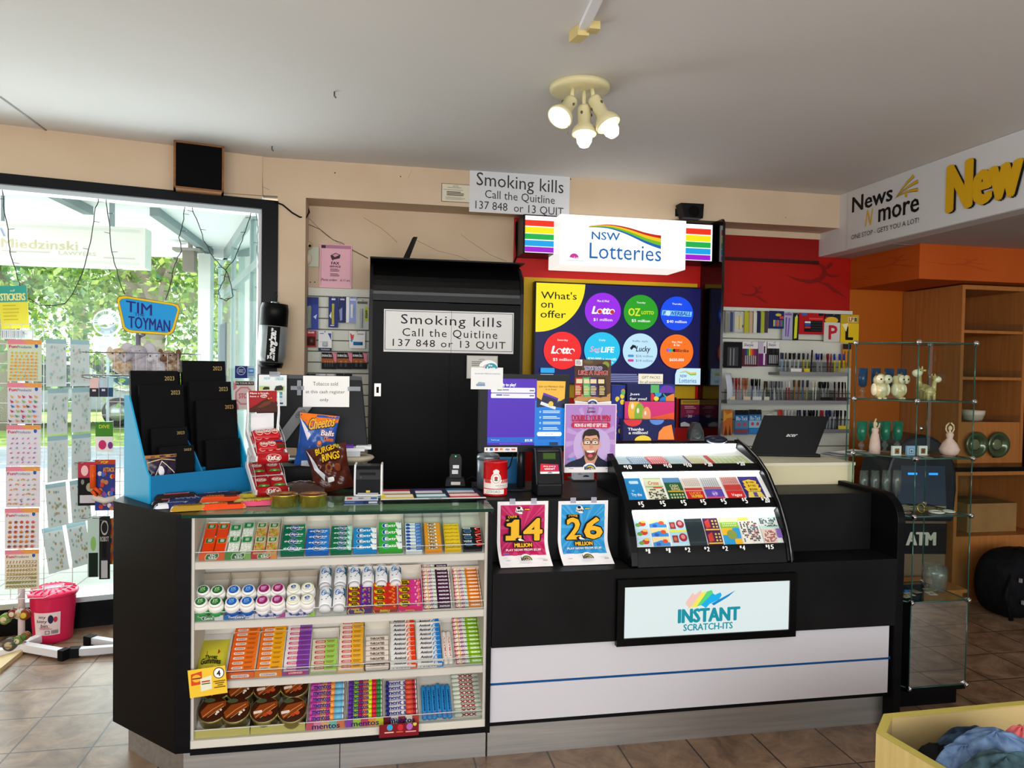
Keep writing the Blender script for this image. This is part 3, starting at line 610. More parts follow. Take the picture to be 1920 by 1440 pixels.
gums(709.5,756,979,1047,4,'#35a43a',extra('#35a43a','#0d4f9a'),'bright green gum pack')
def stick(word,base,tail,logo,tcol='#1d3a8a'):
    A=Art(0,0,300,80);A.r(0,0,300,80,base)
    if tail:A.r(190,0,300,80,tail).c(52,40,42,logo,34).t(word,60,22,185,60,tcol,.03).t('gum',205,24,280,58,'#cfe2f6',.02)
    elif logo:A.c(150,40,92,'#5b3410',36).c(150,40,84,'#f4e8d0',31).t(word,95,16,205,64,'#5b3410',.06)
    else:A.t(word,22,22,278,62,tcol,.02).c(10,40,4,tcol).c(290,40,4,tcol)
    return A
gums(761,793.5,981,1046,8,'#e4ecf4',stick('Extra','#e4ecf4','#2f6fc4','#2050b0'),'white and blue gum stick',h=.02)
gums(797,831,980,1045,8,'#ee9b22',stick('PK','#ee9b22',None,1),'amber gum stick with an oval',h=.02)
gums(834.5,867.5,982,1044,7,'#ecc21c',stick('JuicyFruit','#ecc21c',None,None,'#3a2c10'),'yellow gum stick',h=.02)
A=Art(0,0,240,130);A.r(0,0,240,130,'#14161c').t('WINI',8,8,110,36,'#f2f2f2',.06).rr(20,50,120,118,30,'#7fa8d0').rr(25,55,115,113,26,'#23406e').line([(235,14),(170,30),(185,60),(222,75),(225,105),(165,122)],26,'#e0322a').line([(235,14),(170,30),(185,60)],8,'#f8d0c4')
gums(871,909,988,1044,3,'#14161c',A,'black gum pack with a red numeral',h=.03)
for x0,x1,d in ((522.5,569.5,'carton holding the dark green gum packs'),(569.8,616.5,'carton holding the royal blue gum packs'),(617,659.6,'carton holding the slim green gum packs'),(660,708.4,'carton holding the bright blue gum packs'),(708.8,757,'carton holding the bright green gum packs')):
    tray('display_tray',0,x0,x1,'pale grey '+d,'#cfc9bd',None,.006,.045)
for x0,x1,d in ((759.5,795.5,'white and blue gum sticks'),(796,832.5,'amber gum sticks'),(833,869.5,'yellow gum sticks')):
    xa,_=PS(x0,1045,0);xb,_=PS(x1,1045,0);w=xb-xa-.001;b=MB()
    for sx in (-w/2,w/2-.001):b.box(sx,0,0,sx+.001,.195,.05,ACR)
    b.box(-w/2,.194,0,w/2,.195,.05,ACR);o=b.build('acrylic_holder');on_slope(o,(xa+xb)/2,0,0);tag(o,'clear open holder around the '+d,'holder','clear acrylic gum holders')
# --- second shelf: gum tubs
def tub(lid,ring,band,txt,tcol,dark):
    root=empty('gum_tub');b=MB();w=M('#f4f3ee',.25,coat=.4)
    b.lathe([(.026,0),(.027,.004),(.027,.034)],M(band,.3),20);b.lathe([(.027,.034),(.0275,.036),(.0275,.046),(.026,.052),(.0215,.058)],w,20)
    A=Art();A.r(0,30,100,92,band,10).c(30,60,12,'#cfe6f0',24).c(32,60,10,dark,20).t('Extra',30,44,88,76,'#ffffff' if band != '#e9e6ee' else dark,.04)
    b.art(A,lambda u,v,k:Vector(((.0272+k)*math.sin((u-.5)*2.2),-(.0272+k)*math.cos((u-.5)*2.2),v*.034)),.0001);b.build('tub_body',root)
    b=MB();b.lathe([(.0215,.0575),(.0228,.058),(.0232,.0655),(.022,.068),(0,.0685)],w,22);A=Art();A.c(50,50,44,ring).c(50,50,40,lid).t(txt,26,30,70,62,tcol,.05,0,1,-6).r(30,66,62,70,tcol)
    b.art(A,lambda u,v,k:Vector(((u-.5)*.044,(v-.5)*.044,.0686+k)),.0001);b.build('tub_lid',root);return root
tubs=(('#1c6b3a','#ffffff','#2f9a4a','XYL','#bfe0a0','#0d5a34','green',(375.8,403.9),(380.5,407.5)),('#1c62c0','#ffffff','#1c58b0','XYL','#8fc4f0','#0d3f8a','blue',(434.4,462.5),(438,465.6)),('#8c1f63','#e86ab0','#e9e6ee','BERRY','#e9a6d0','#2450a0','plum',(491.4,519.5),(494.5,520.8)),('#f3f5ee','#c8dc5a','#e9e6ee','e','#23509a','#23509a','lime ringed',(549.2,575.8),(550,576.6)))
for lid,ring,band,txt,tc,dk,nm,fr,bk in tubs:
    p=tub(lid,ring,band,txt,tc,dk)
    if nm.startswith('lime'):pass
    for row,xs in enumerate((fr,bk)):
        for k,px in enumerate(xs):
            x,t=PS(px,1127.5 if row == 0 else 1105.5,1,.068);o=p if row+k == 0 else dup(p);on_slope(o,x,max(t,.03+.054*row),1)
            tag(o,f"white gum tub with a {nm} lid, {('front','back')[row]} row, {('first','second')[k]} of its pair",'gum tub','screw lidded gum tubs on the second shelf')
def tubtray(c1,c2,dk):
    A=Art(0,0,300,80);A.r(0,0,300,80,c1).p([(200,0),(300,0),(300,80),(215,80)],c2).c(115,40,34,'#cfe6f0',30).c(118,40,30,dk,26).t('Extra',112,20,195,62,'#ffffff' if c1 not in ('#dfd3e4',) else '#2c3f8c',.04);return A
for x0,x1,c1,c2,dk,d in ((364.5,420.5,'#2f9242','#dfe0e4','#0d5a34','green'),(421,477.5,'#1c6cb4','#dfdbe4','#0d3f8a','blue'),(478,534.5,'#dfd3e4','#c02f8c','#2450a0','pink and lilac'),(535,590.5,'#dfd3e4','#9ccb2c','#2450a0','lilac and lime')):
    tray('display_tray',1,x0,x1,f'{d} carton front below the gum tubs',c1,tubtray(c1,c2,dk),.02,.04,1155,'#b9ab98')
def bottle():
    root=empty('gum_bottle');b=MB();w=M('#eef0f4',.25,coat=.4);b.lathe([(.021,0),(.0235,.004),(.0235,.078),(.021,.088),(0,.09)],w,20,(0,0,.024),'y')
    A=Art();A.rr(18,8,66,18,5,'#243a7a').c(38,38,18,'#2f6fc4',17).c(42,36,11,'#bfe0f4',11).t('Extra',42,34,88,50,'#2a4f9c',.03).p([(70,10),(98,10),(98,62),(60,70),(84,40)],'#12627a').r(24,76,60,81,'#3a4c80')
    b.art(A,lambda u,v,k:Vector(((.0236+k)*math.sin((u-.5)*2.4),.006+v*.076,.024+(.0236+k)*math.cos((u-.5)*2.4))));b.build('bottle_body',root)
    b=MB();b.lathe([(0,-.014),(.019,-.014),(.0205,-.011),(.0205,0),(0,0)],M('#e3e4e8',.3),20,(0,0,.024),'y');b.build('bottle_cap',root);return root
p=bottle()
spots=[(608.6,1146,'front','first'),(635,1146,'front','second'),(608.6,1104,'back','first'),(637.5,1103,'back','second'),(664,1096,'back','third'),(690,1095,'back','fourth'),(715,1094,'back','fifth'),(741.7,1093,'back','last')]
for i,(x,y,row,od) in enumerate(spots):
    xx,t=PS(x,y,1,.03);o=p if i == 0 else dup(p);on_slope(o,xx,.018 if row == 'front' else .123,1,0 if row == 'front' else 0)
    tag(o,f'white gum bottle lying on the second shelf, {od} of the {row} row','gum bottle','white gum bottles lying on the second shelf')
def hub(c1,c2,dots,seed):
    r=random.Random(seed);A=Art(0,0,300,78);A.r(0,0,300,78,c1).r(160,0,300,78,c2)
    for i in range(9):A.c(185+r.random()*100,8+r.random()*62,6+r.random()*8,r.choice(dots),None,10)
    A.c(80,39,74,'#2a1508',37).c(80,39,70,'#f2cf1c',33).t('Hubba',28,10,125,38,'#3a1808',.05,.15).t('Bubba',50,38,140,68,'#3a1808',.05,.15);return A
for x0,x1,yt,c1,c2,dots,d,tr in ((650.5,697,1097.6,'#a81f4a','#5a2a8c',['#8f5ac0','#e8772c','#7fb83a'],'purple bubblegum pack','#44206a'),(698.5,745,1091,'#d83a1c','#c8281c',['#f2641c','#e8982c'],'red orange bubblegum pack','#8c1d1a'),(746.5,792.5,1086,'#d83468','#d8388c',['#f08ac0','#f2772c','#f4b0d8'],'pink bubblegum pack','#c82f74')):
    w,L=col_dims(1,x0,x1,yt,1140,4,.024);p=pack('bubblegum_pack',w*.95,L*.97,.024,c1,hub(c1,c2,dots,int(x0)));column(p,1,x0,x1,yt,1140,4,d,'bubblegum packs on the second shelf',.024)
    A=Art(0,0,300,90);A.r(0,0,300,90,tr).c(110,60,100,'#f2cf1c',52).c(110,62,92,tr,47).t('Hubba',50,18,150,46,'#f2cf1c',.05,.15).t('Bubba',90,46,190,78,'#f2cf1c',.05,.15)
    tray('display_tray',1,x0-.5,x1+.5,f"printed carton front below the {d}s",tr,A,.032,.05,1150)
def savers(end,txt,tc='#ffffff'):
    return lambda D,w:roll('candy_roll',w,D,[(.1,'#c8202c'),(.12,'#f0b81c'),(.14,'#c4245c'),(.14,'#7fb03a'),(.5,end)],'LIFE SAVERS','#ffffff',.04,(.06,.5),'#f4efe8',lambda A:A.t(txt,58,40,92,66,tc,.02).r(10,24,48,80,'#2b4fa0',6))
def rolls(j,x0,x1,yt,yb,n,mk,desc,group,tubes=False):
    w,L=col_dims(j,x0,x1,yt,yb,n,.02);p=mk(L*.98,w*.95);column(p,j,x0,x1,yt,yb,n,desc,group,.02)
rolls(1,792.5,851,1055,1148,12,savers('#4a1440','PASTILLES'),'dark purple ended candy roll','striped candy rolls')
rolls(1,853,909,1060,1147,11,savers('#f08a1c','ORANGE'),'orange ended candy roll','striped candy rolls')
for x0,x1,j,d,y in ((791.8,852,1,'dark purple ended candy rolls',1145),(852.4,910.5,1,'orange ended candy rolls',1143)):
    tray('display_tray',j,x0,x1,'low white carton holding the '+d,'#e0d4cc',None,.006,.03,y)
# --- third shelf: lozenge sticks
def loz(c1,c2,lab,lc,sl=True,lines='#7a3a10'):
    A=Art(0,0,300,60);A.r(0,0,300,60,c1).r(150,0,300,60,c2).p([(40,16),(150,16),(160,30),(150,48),(40,48),(30,32)],lab).t('BUTTER-MENTHOL' if lc else 'LOZENGE',50,23,145,41,lc or '#ffffff',.03)
    A.r(170,18,268,24,lines).r(178,34,258,40,lines);return A
lz=((426,477.5,1169,10,'#e8601a','#ee7420','#f6e4d4','#6a1f4a','all orange lozenge stick','#e8601a'),(479,528.5,1168,10,'#e8701a','#f2ae1c','#f6e4d4','#6a1f4a','orange and yellow lozenge stick','#e8801a'),(529.5,579.5,1166,10,'#e6dfe6','#7a3aa8','#c81f44',None,'purple and white lozenge stick','#8c4a8c'),(581,631.5,1198,6,'#d6cfb8','#9fcf5a','#b8281c',None,'green lozenge stick','#9ab86a'),(632.5,681.5,1163,10,'#e9dccb','#f0b42c','#c81f2c',None,'cream and yellow lozenge stick','#e0a83c'))
for x0,x1,yt,n,c1,c2,lab,lc,d,tr in lz:
    w,L=col_dims(2,x0,x1,yt,1258,n,.02);p=pack('lozenge_stick',w*.95,L*.96,.02,c1,loz(c1,c2,lab,lc));column(p,2,x0,x1,yt,1258,n,d,'lozenge sticks on the third shelf',.02)
    A=Art(0,0,300,80);A.r(0,0,300,80,tr).p([(60,28),(240,28),(250,48),(240,66),(60,66),(50,48)],lab).t('LOZENGES',75,36,225,58,lc or '#ffffff',.03);tray('display_tray',2,x0-.6,x1+.6,f'printed carton front below the {d}s',tr,A,.026,.022,1262)
A=Art(0,0,300,60);A.r(0,0,300,60,'#ece2d6').t('THROATIES',55,16,245,46,'#4a2a20',.05).r(0,54,300,58,'#7a2a34')
w,L=col_dims(2,684,730.5,1192.5,1256,6,.022);p=pack('lozenge_stick',w*.95,L*.96,.022,'#ece2d6',A);column(p,2,684,730.5,1192.5,1256,6,'white throat lozenge box with dark lettering','lozenge sticks on the third shelf',.022)
A=Art(0,0,300,100);A.r(0,0,300,100,'#4a1a24').r(20,46,280,92,'#f0e6d8').t('THROATIES',36,56,264,84,'#4a1a24',.05);tray('display_tray',2,683,731,'maroon carton front below the white throat lozenge boxes','#4a1a24',A,.03,.05,1255)
for x0,x1,wave,d in ((731.5,781.5,'#ee3d12','white lozenge box with a red wave'),(782.5,831,'#1c7fd0','white lozenge box with a blue wave')):
    A=Art(0,0,300,66);A.r(0,0,300,66,'#eeece8').p([(196,66),(205,30),(232,6),(300,0),(300,66)],wave).p([(205,66),(222,20),(255,18),(240,34),(250,66)],'#c8d8e8' if wave[1] == '1' else '#f0b8a0').t('Anticol',40,14,188,52,'#101a3c',.05,.2)
    w,L=col_dims(2,x0,x1,1160,1253,10,.02);p=pack('lozenge_stick',w*.95,L*.96,.02,'#eeece8',A);column(p,2,x0,x1,1160,1253,10,d,'lozenge sticks on the third shelf',.02)
    A=Art(0,0,300,100);A.r(0,0,300,100,'#e2dcdc').p([(225,100),(250,40),(300,30),(300,100)],wave).t('Anticol',30,40,240,90,'#101a3c',.05,.2);tray('display_tray',2,x0-.5,x1+.5,f'white carton front below the {d[6:]} sticks' if 0 else f"white carton front of the {d.split('with a ')[1]} lozenges",'#e2dcdc',A,.03,.03,1252)
def vroll(n,j,xs,y0,y1,D,body,txt,tc,ends,desc,grp,cap):
    """rolls lying up the slope"""
    _,ta=PS(xs[0],y1,j,D);_,tb=PS(xs[0],y0,j,D);L=tb-max(ta,.004);r=D/2;b=MB();b.lathe([(0,0),(r*.8,.001),(r,.006),(r,L-.008),(r*.7,L),(0,L)],M(body,.25),14,(0,0,r),'y');A=Art(0,0,100,100)
    vs,fs,_=text_geo(txt,.04);A.add([(38+26*(1-v),18+62*u) for u,v in vs],fs,tc);A.r(34,84,66,94,'#d84a6a') if body == '#2f8ccc' else A.r(24,84,76,93,'#f0a03c')
    b.art(A,lambda u,v,k:Vector(((r+k)*math.sin((u-.5)*2.6),v*L,r+(r+k)*math.cos((u-.5)*2.6))));p=b.build('candy_tube')
    for i,x in enumerate(xs):
        xx,_=PS(x,y1,j,D);o=p if i == 0 else dup(p);on_slope(o,xx,max(ta,.004)+(0 if n < 6 or i != 3 else .006),j);tag(o,desc.format(ORD[i].replace('top','first')),'sweets',grp)
vroll(2,2,(837,846),1182,1245,.019,'#f0e8e0','VITAMIN','#b82a2c',0,'white vitamin candy tube lying up the third shelf, {} of two','white vitamin tubes',0)
rolls(2,853,910,1155,1249,11,savers('#8fc41c','TROPICAL'),'lime green ended candy roll','striped candy rolls')
# throat gummies bag on the third shelf
A=Art(0,0,100,100);A.r(4,2,96,20,'#b8b02c').p([(30,38),(72,34),(78,40),(72,46),(32,48)],'#b8281c').t('Throat',28,50,72,60,'#2a2410',.04,.1).t('Gummies',16,58,86,72,'#2a2410',.05,.1)
for x,y in ((30,84),(52,88),(72,80),(86,90),(14,92)):A.c(x,y,9,'#e2dc4a',6,12)
b=MB();xa,ta=PS(366,1252,2,.01);xb,_=PS(421,1252,2,.01);w=xb-xa;L=.165
def bagfn(u,v,k):return Vector(((u-.5)*w*(1-.04*math.sin(v*3.1)),v*L,.003+.022*math.sin(math.pi*min(1,v*1.02))**.7*math.sin(math.pi*max(0,min(1,u)))**.6+k))
b.grid(lambda p,q:bagfn(p,q,0),14,16,M('#cfc83a',.3));b.grid(lambda p,q:Vector(((p-.5)*w,q*L,.002)),2,2,M('#cfc83a',.3),flip=True);b.art(A,bagfn,.0003);o=b.build('gummies_bag');on_slope(o,(xa+xb)/2,.01,2);tag(o,'yellow bag of throat gummies leaning at the end of the third shelf','bag')
A=Art(0,0,380,280);A.r(0,0,380,280,'#f2c83a').p([(28,45),(140,25),(135,155),(22,160)],'#d8481c').c(82,92,46,'#f2b43c',38).r(36,86,130,98,'#6a1a0c').p([(118,100),(235,78),(228,215),(114,230)],'#e4e8cc').r(130,125,215,140,'#c8401c').r(128,150,215,160,'#3a4a20').c(310,65,56,'#141414').c(310,65,51,'#1f3f8a').c(310,65,48,'#ffffff').t('4',288,38,328,96,'#101010',.06)
for i,(a,c) in enumerate(((250,370),(265,358),(288,342),(252,366))):A.r(a,140+i*20,c,150+i*20,'#7a5a18')
o=card('price_card','yellow price card with a $4 roundel clipped to the third shelf edge','card',(356.5,1252,427,1304),2.77,A,'#f2c83a',th=.001);o.rotation_euler.y=-.09
# --- bottom shelf: tins and rolls
def tin_lid(A,kind):
    A.c(50,50,49,M('#3c1c0e',.2));A.p([(8,60),(30,30),(92,18),(96,40),(60,62),(20,86)],M('#8a4218',.2)).line([(20,80),(50,52),(84,30)],3,'#d8905a').line([(36,84),(58,66),(88,42)],2,'#d8a06a').c(34,14,20,'#4a5238',9)
    if kind:A.p([(10,56),(40,52),(42,62),(12,68)],'#e8dcd0').c(70,66,9,'#c8502a',8).c(54,72,8,'#b8401c',7)
    else:A.c(70,64,6,'#e8e0d0',5).c(80,56,4,'#e8e0d0',4).c(66,72,4,'#e8e0d0')
def tin(kind):
    root=empty('sweets_tin');g=M('#b3a566',.25,.8);b=MB();b.lathe([(.05,0),(.052,.002),(.052,.042),(.0535,.044),(.0535,.052)],g,28);b.lathe([(.0535,.052),(.0505,.053),(.0495,.0505)],M('#cbbd86',.2,.9),28);b.build('tin_body',root)
    b=MB();b.lathe([(.0497,.0532),(0,.0533)],M('#341a0c',.15,coat=1),28);A=Art();tin_lid(A,kind);b.art(A,lambda u,v,k:Vector(((u-.5)*.098,(v-.5)*.098,.0535+k)),.00012);b.build('window_lid',root);return root
tp=[tin(0),tin(1)];used=[0,0]
for row,(ys,xs) in enumerate(((1331,(389.7,442.2,496.6,548)),(1291,(398,450.6,502,552)))):
    for k,x in enumerate(xs):
        i=0 if k < 2 else 1;xx,t=PS(x,ys,3,.05);o=tp[i] if not used[i] else dup(tp[i]);used[i]=1;on_slope(o,max(xx,-.56+k*.0),max(t,.056+.104*row),3)
        tag(o,f"round tin of brown sweets in the {('front','back')[row]} row, {('first','second','third','last')[k]} from the shelf end",'tin','round windowed sweets tins on the bottom shelf')
for x0,x1,d in ((363,471,'first'),(472,573,'second')):tray('display_tray',3,x0,x1,f'plain yellow carton front under the {d} four sweets tins','#c9bc6a',None,.034,0,1360,'#2a1c12')
def mentos(bands,tc='#14206a',ends='#e8e0e8',b_=.05,extra=None,word='mentos',pos=(.1,.62)):return lambda D,w:roll('mint_roll',w,D,bands,word,tc,b_,pos,ends,extra)
rolls(3,575,645,1269,1352,7,mentos([(.2,'#d84fb0'),(.12,'#e070c0'),(.18,'#f0a878'),(.1,'#d84fb0'),(.14,'#f4a04a'),(.26,'#6fb8d8')]),'pink and aqua mint roll','mint rolls on the bottom shelf')
rolls(3,648.5,718,1267,1347,9,mentos([(.16,'#6a2aa8'),(.14,'#9ccf2c'),(.14,'#c82060'),(.14,'#f08a5a'),(.14,'#d8e02c'),(.14,'#d8243c'),(.14,'#2a8a44')]),'rainbow striped mint roll','mint rolls on the bottom shelf')
rolls(3,720.5,785,1273,1350,8,mentos([(.1,'#2c2a8a'),(.55,'#e6e2ea'),(.25,'#d8503a'),(.1,'#a82434')],word='ment s',pos=(.06,.66)),'white mint roll with cola end','mint rolls on the bottom shelf')
vroll(6,3,(797,806.5,816,825.5,835,844.5),1284,1350,.0205,'#2f8ccc','mentos','#0d2a5c',0,'blue mint tube lying up the bottom shelf, {} of six','blue mint tubes',0)
rolls(3,851,908,1260,1347,10,mentos([(1,'#d3dacb')],'#8c2428','#e4e8e0',.06,lambda A:A.r(0,8,100,20,'#b4c4b0',6),'XXX',(.24,.8)),'pale mint roll with red crosses','mint rolls on the bottom shelf')
for x0,x1,c,d,y in ((574.5,646,'#c8408c','pink and aqua mint rolls',1360),(647.5,719,'#a03a8c','rainbow mint rolls',1358),(719.6,786,'#8c2a34','cola mint rolls',1355)):
    A=Art(0,0,300,80)
    for k,cc in enumerate(('#d8506a','#e88ab0','#f0b478','#7fc4b8','#e07a4a') if x0 < 600 else ('#8c3ab0','#a8cf3a','#d83a6a','#f0a04a','#d8dc3a','#c8283c') if x0 < 700 else ('#7a1c24','#e8d8d0','#a03040','#e8e0d8','#c84a3a')):A.r(k*60,0,k*60+60,80,cc)
    A.t('mentos',45,26,265,76,'#231a5c',.06);tray('display_tray',3,x0,x1,f'printed carton front below the {d}',c,A,.03,.03,y)
A=Art(0,0,300,90);A.r(0,0,300,90,'#7a1420').c(80,22,22,'#3aa0d0').c(160,26,22,'#c82a34').c(230,24,24,'#b06ab8').c(270,8,14,'#c8cf4a').r(40,52,110,60,'#e8c0b0').r(130,52,180,60,'#e0604a').r(200,54,280,62,'#e8a0a8')
o=card('shelf_talker','dark red promotional flyer taped under the bottom shelf edge','flyer',(711,1357,785,1381),2.765,A,'#7a1420')
# ------------------------------------------------------------------ back wall: cabinet, screen, signs
E=lambda h,k=.92:M(h,.35,emit=k)
GRILL=M('#060607',.9)
# wall speaker over the street window
sp=empty('wall_speaker',(0,0,0),0,'big black grille speaker in a thin timber case above the street window','speaker');OF=.13
c0,c1,c2,c3=PWP(328,271,OF),PWP(424,284,OF),PWP(420,362,OF),PWP(325,353,OF);sp.location=c3
S0,S1=(c3-WO).dot(WD),(c2-WO).dot(WD);Z0,Z1=c3.z+.004,CEIL-.004;WOODC=noise_mat('speaker_wood','#7a4d26','#8f5f32',(3,3,30),.5)
b=MB();wbox(b,S0,S0+.012,OF,0.001,Z0,Z1,WOODC);wbox(b,S1-.012,S1,OF,0.001,Z0,Z1,WOODC);wbox(b,S0,S1,OF,0.001,Z0,Z0+.012,WOODC);wbox(b,S0,S1,OF,0.001,Z1-.008,Z1,WOODC);bw(b,'case',sp)
b=MB();wbox(b,S0+.012,S1-.012,OF-.006,0.004,Z0+.012,Z1-.008,GRILL);bw(b,'grille',sp)
# small loudspeaker on the beam
ls=empty('loudspeaker',PY(1296,395,4.82),0,'small black loudspeaker on a bracket on the cream beam','speaker');b=MB();p=ls.location
a,c,t,u=PY(1279,395,4.7),PY(1319,395,4.7),PY(1296,381,4.7),PY(1296,408,4.7)
b.prism([(a.x-.012,t.z),(c.x+.005,t.z+.002),(c.x,u.z),(a.x+.018,u.z)],4.7,4.79,M('#101113',.5),'y');bw(b,'box',ls,bev=.004)
b=MB();m=PY(1301,396,4.7);b.lathe([(0,0),(.03,-.004),(.036,-.002),(.038,0)],M('#060606',.8),20,(m.x,4.698,m.z),'y');bw(b,'cone',ls)
b=MB();q=PY(1273,398,4.8);b.box(q.x-.02,4.805,q.z-.025,q.x+.02,4.82,q.z+.025,BLKM);b.box(q.x-.015,4.77,q.z-.012,a.x+.03,4.806,q.z+.012,BLKM);bw(b,'bracket',ls)
# paper posters on the beam
A=Art(960,180,1865,590);TXT='#34343a'
A.t('Smoking kills',1022,213,1808,376,TXT,0,0,1,30).t('Call the Quitline',1098,375,1730,466,TXT,0,0,1,22).t('137 848  or 13 QUIT',1015,482,1812,572,TXT,0,0,1,22)
card('paper_banner','large white quit smoking banner in black print on the beam above the lit signs','poster',(880,321,1068,402),4.812,A,'#d6d8dc',curl=.0)
A=Art(0,0,252,165);A.r(0,0,252,165,'#35332c').r(4,4,248,161,'#d9d2bd').t('NOTICE',100,14,150,26,'#5b584c',.03).lines(50,32,210,44,1,'#8b887a').lines(14,52,236,64,1,'#9b988a').lines(45,70,205,112,3,'#57543f',.6).lines(36,118,216,148,4,'#a39f8f')
card('notice','small framed cream notice beside the white quit smoking banner','notice',(828,345,881,379),4.814,A,'#d9d2bd')
# tobacco cabinet
CX0,CX1,CY,CT=-.013,.935,4.5,2.185;tc=empty('tobacco_cabinet',(.46,4.7,0),0,'tall black tobacco cabinet with sliding doors and a rounded top','cabinet')
prof=[(5.03,0),(CY+.03,0),(CY+.03,1.96)]+[(CY+.03-.05*math.sin(a*.5)+.24*(1-math.cos(a)),1.96+.225*math.sin(a)) for a in [i*math.pi/20 for i in range(1,11)]]+[(5.03,CT)]
for x in (CX0,CX1-.02):b=MB();b.prism(prof,x,x+.02,M('#1b1c1e',.3),'x');bw(b,'side_panel',tc)
pf2=[(p[0]+.012,p[1]-.006) for p in prof[2:-1]];b=MB();sh=M('#0a0a0b',.3,spec=.4)
for i in range(len(pf2)-1):b.add([(CX0+.02,*pf2[i]),(CX1-.02,*pf2[i]),(CX1-.02,*pf2[i+1]),(CX0+.02,*pf2[i+1])],[(0,1,2,3)],sh,True)
b.box(CX0,CY+.02,CT-.003,CX1,5.03,CT+.006,M('#111214',.3));b.box(CX0+.02,CY+.006,1.93,CX1-.02,CY+.05,1.968,M('#17181a',.22));b.box(CX0+.02,5.0,0,CX1-.02,5.03,CT-.01,BLKM);b.box(CX0+.02,CY+.04,0,CX1-.02,5.0,.08,BLKM);bw(b,'roller_shutter',tc)
MX=PY(843,620,CY).x;DB=noise_mat('black_door','#0b0b0c','#0f0f10',(3,3,3),.45)
b=MB();b.box(CX0+.02,CY+.01,.08,MX,CY+.03,1.925,DB);d1=bw(b,'sliding_door',tc);b=MB();b.box(MX-.05,CY+.034,.08,CX1-.02,CY+.05,1.925,DB);bw(b,'sliding_door',tc)
h0,h1=PY(702,719,CY),PY(714,743,CY);b=MB();b.box(h0.x,CY+.004,h1.z,h1.x,CY+.0105,h0.z,M('#b9b6ae',.3,.7));b.box(h0.x+.012,CY+.003,h1.z+.02,h1.x-.012,CY+.0041,h0.z-.02,BLKM)
for v in b.v:v -= tc.location
hd=b.build('door_handle',d1)
A=Art(120,372,886,640);A.r(120,372,886,640,'#f0f0ef').r(126,380,880,383,'#1a1a1a').r(126,624,880,627,'#1a1a1a').r(126,380,129,627,'#1a1a1a').r(877,380,880,627,'#1a1a1a')
A.t('Smoking kills',218,400,812,480,'#222',0,0,1.12,10).t('Call the Quitline',227,488,788,548,'#222',0,0,1.15,8).t('137 848 or 13 QUIT',172,558,838,612,'#222',0,0,1.15,9).r(511,372,514,640,'#3a3a3a') if 0 else None
A.t('Smoking kills',218,400,812,480,'#222224',0,0,1.12,8).t('Call the Quitline',227,488,788,548,'#222224',0,0,1.15,6).t('137 848 or 13 QUIT',172,558,838,612,'#222224',0,0,1.15,5).r(511,372,513,640,'#6a6a6a')
card('warning_sign','wide white quit smoking sign with a double black border on the black sliding doors','sign',(719.5,583,963,661.5),4.506,A,'#f0f0ef',th=.001)
A=Art(0,0,190,135);A.r(5,5,185,130,'#e4e2dd').t('NOTICE',75,18,110,26,'#77746c',.03).lines(30,34,160,66,3,'#8d8a80').lines(30,70,120,110,4,'#9a978e')
card('notice','pale grey notice sheet on the black cabinet behind the white logo card','notice',(875,667,933,710),4.5,A,'#cfcdc8')
pf=empty('picture_frame',PY(770,480,4.62),0,'thin framed picture standing on top of the black cabinet','frame');pf.location.z=CT+.006;b=MB()
q=[PY(x,y,4.62) for x,y in ((755,484),(765,450),(783,440),(768,487))];h=q[2].z-CT-.006
b.add([(-.05,.0,.003),(-.03,.1,.003),(.03,.1,h),(.01,0,h-.02)],[(0,1,2,3)],M('#c79a52',.5));b.add([(-.046,-.012,.0),(-.026,.112,.0),(.035,.112,h+.004),(.015,-.012,h-.016),(-.03,-.012,0),(-.012,.112,0),(.048,.112,h+.004),(.028,-.012,h-.016)],[(4,5,1,0),(5,6,2,1),(6,7,3,2),(7,4,0,3),(4,7,6,5)],BLKM);b.build('backing',pf)
A=Art();A.lines(30,25,70,75,5,'#7a5a2a');b=MB();b.art(A,lambda u,v,k:Vector((-.042+.018*u+.062*v,.006+.088*u,.012+(h-.03)*v+.014*u))+Vector((-.004,-.002,0)));b.build('print',pf)
# red joinery with the yellow surround and black side panel
red=empty('red_backing_board',(1.7,5.045,.0),0,'red backing panel with a yellow surround behind the big screen','panel');b=MB();b.box(.965,5.03,.3,2.35,5.058,2.575,noise_mat('red_panel','#c01410','#c71813',(2,2,2),.5));bw(b,'backing',red)
b=MB();b.box(1.035,5.018,1.33,2.322,5.03,2.165,noise_mat('yellow_panel','#d6a812','#dcb01a',(2,2,2),.5));bw(b,'surround',red)
b=MB();b.prism([(4.7,.0),(5.058,0),(5.058,2.578),(4.72,2.578),(4.7,2.55)],2.352,2.37,M('#070708',.12,spec=.6),'x');tag(b.build('side_screen'),'tall glossy black side panel between the screen and the red wall','panel')
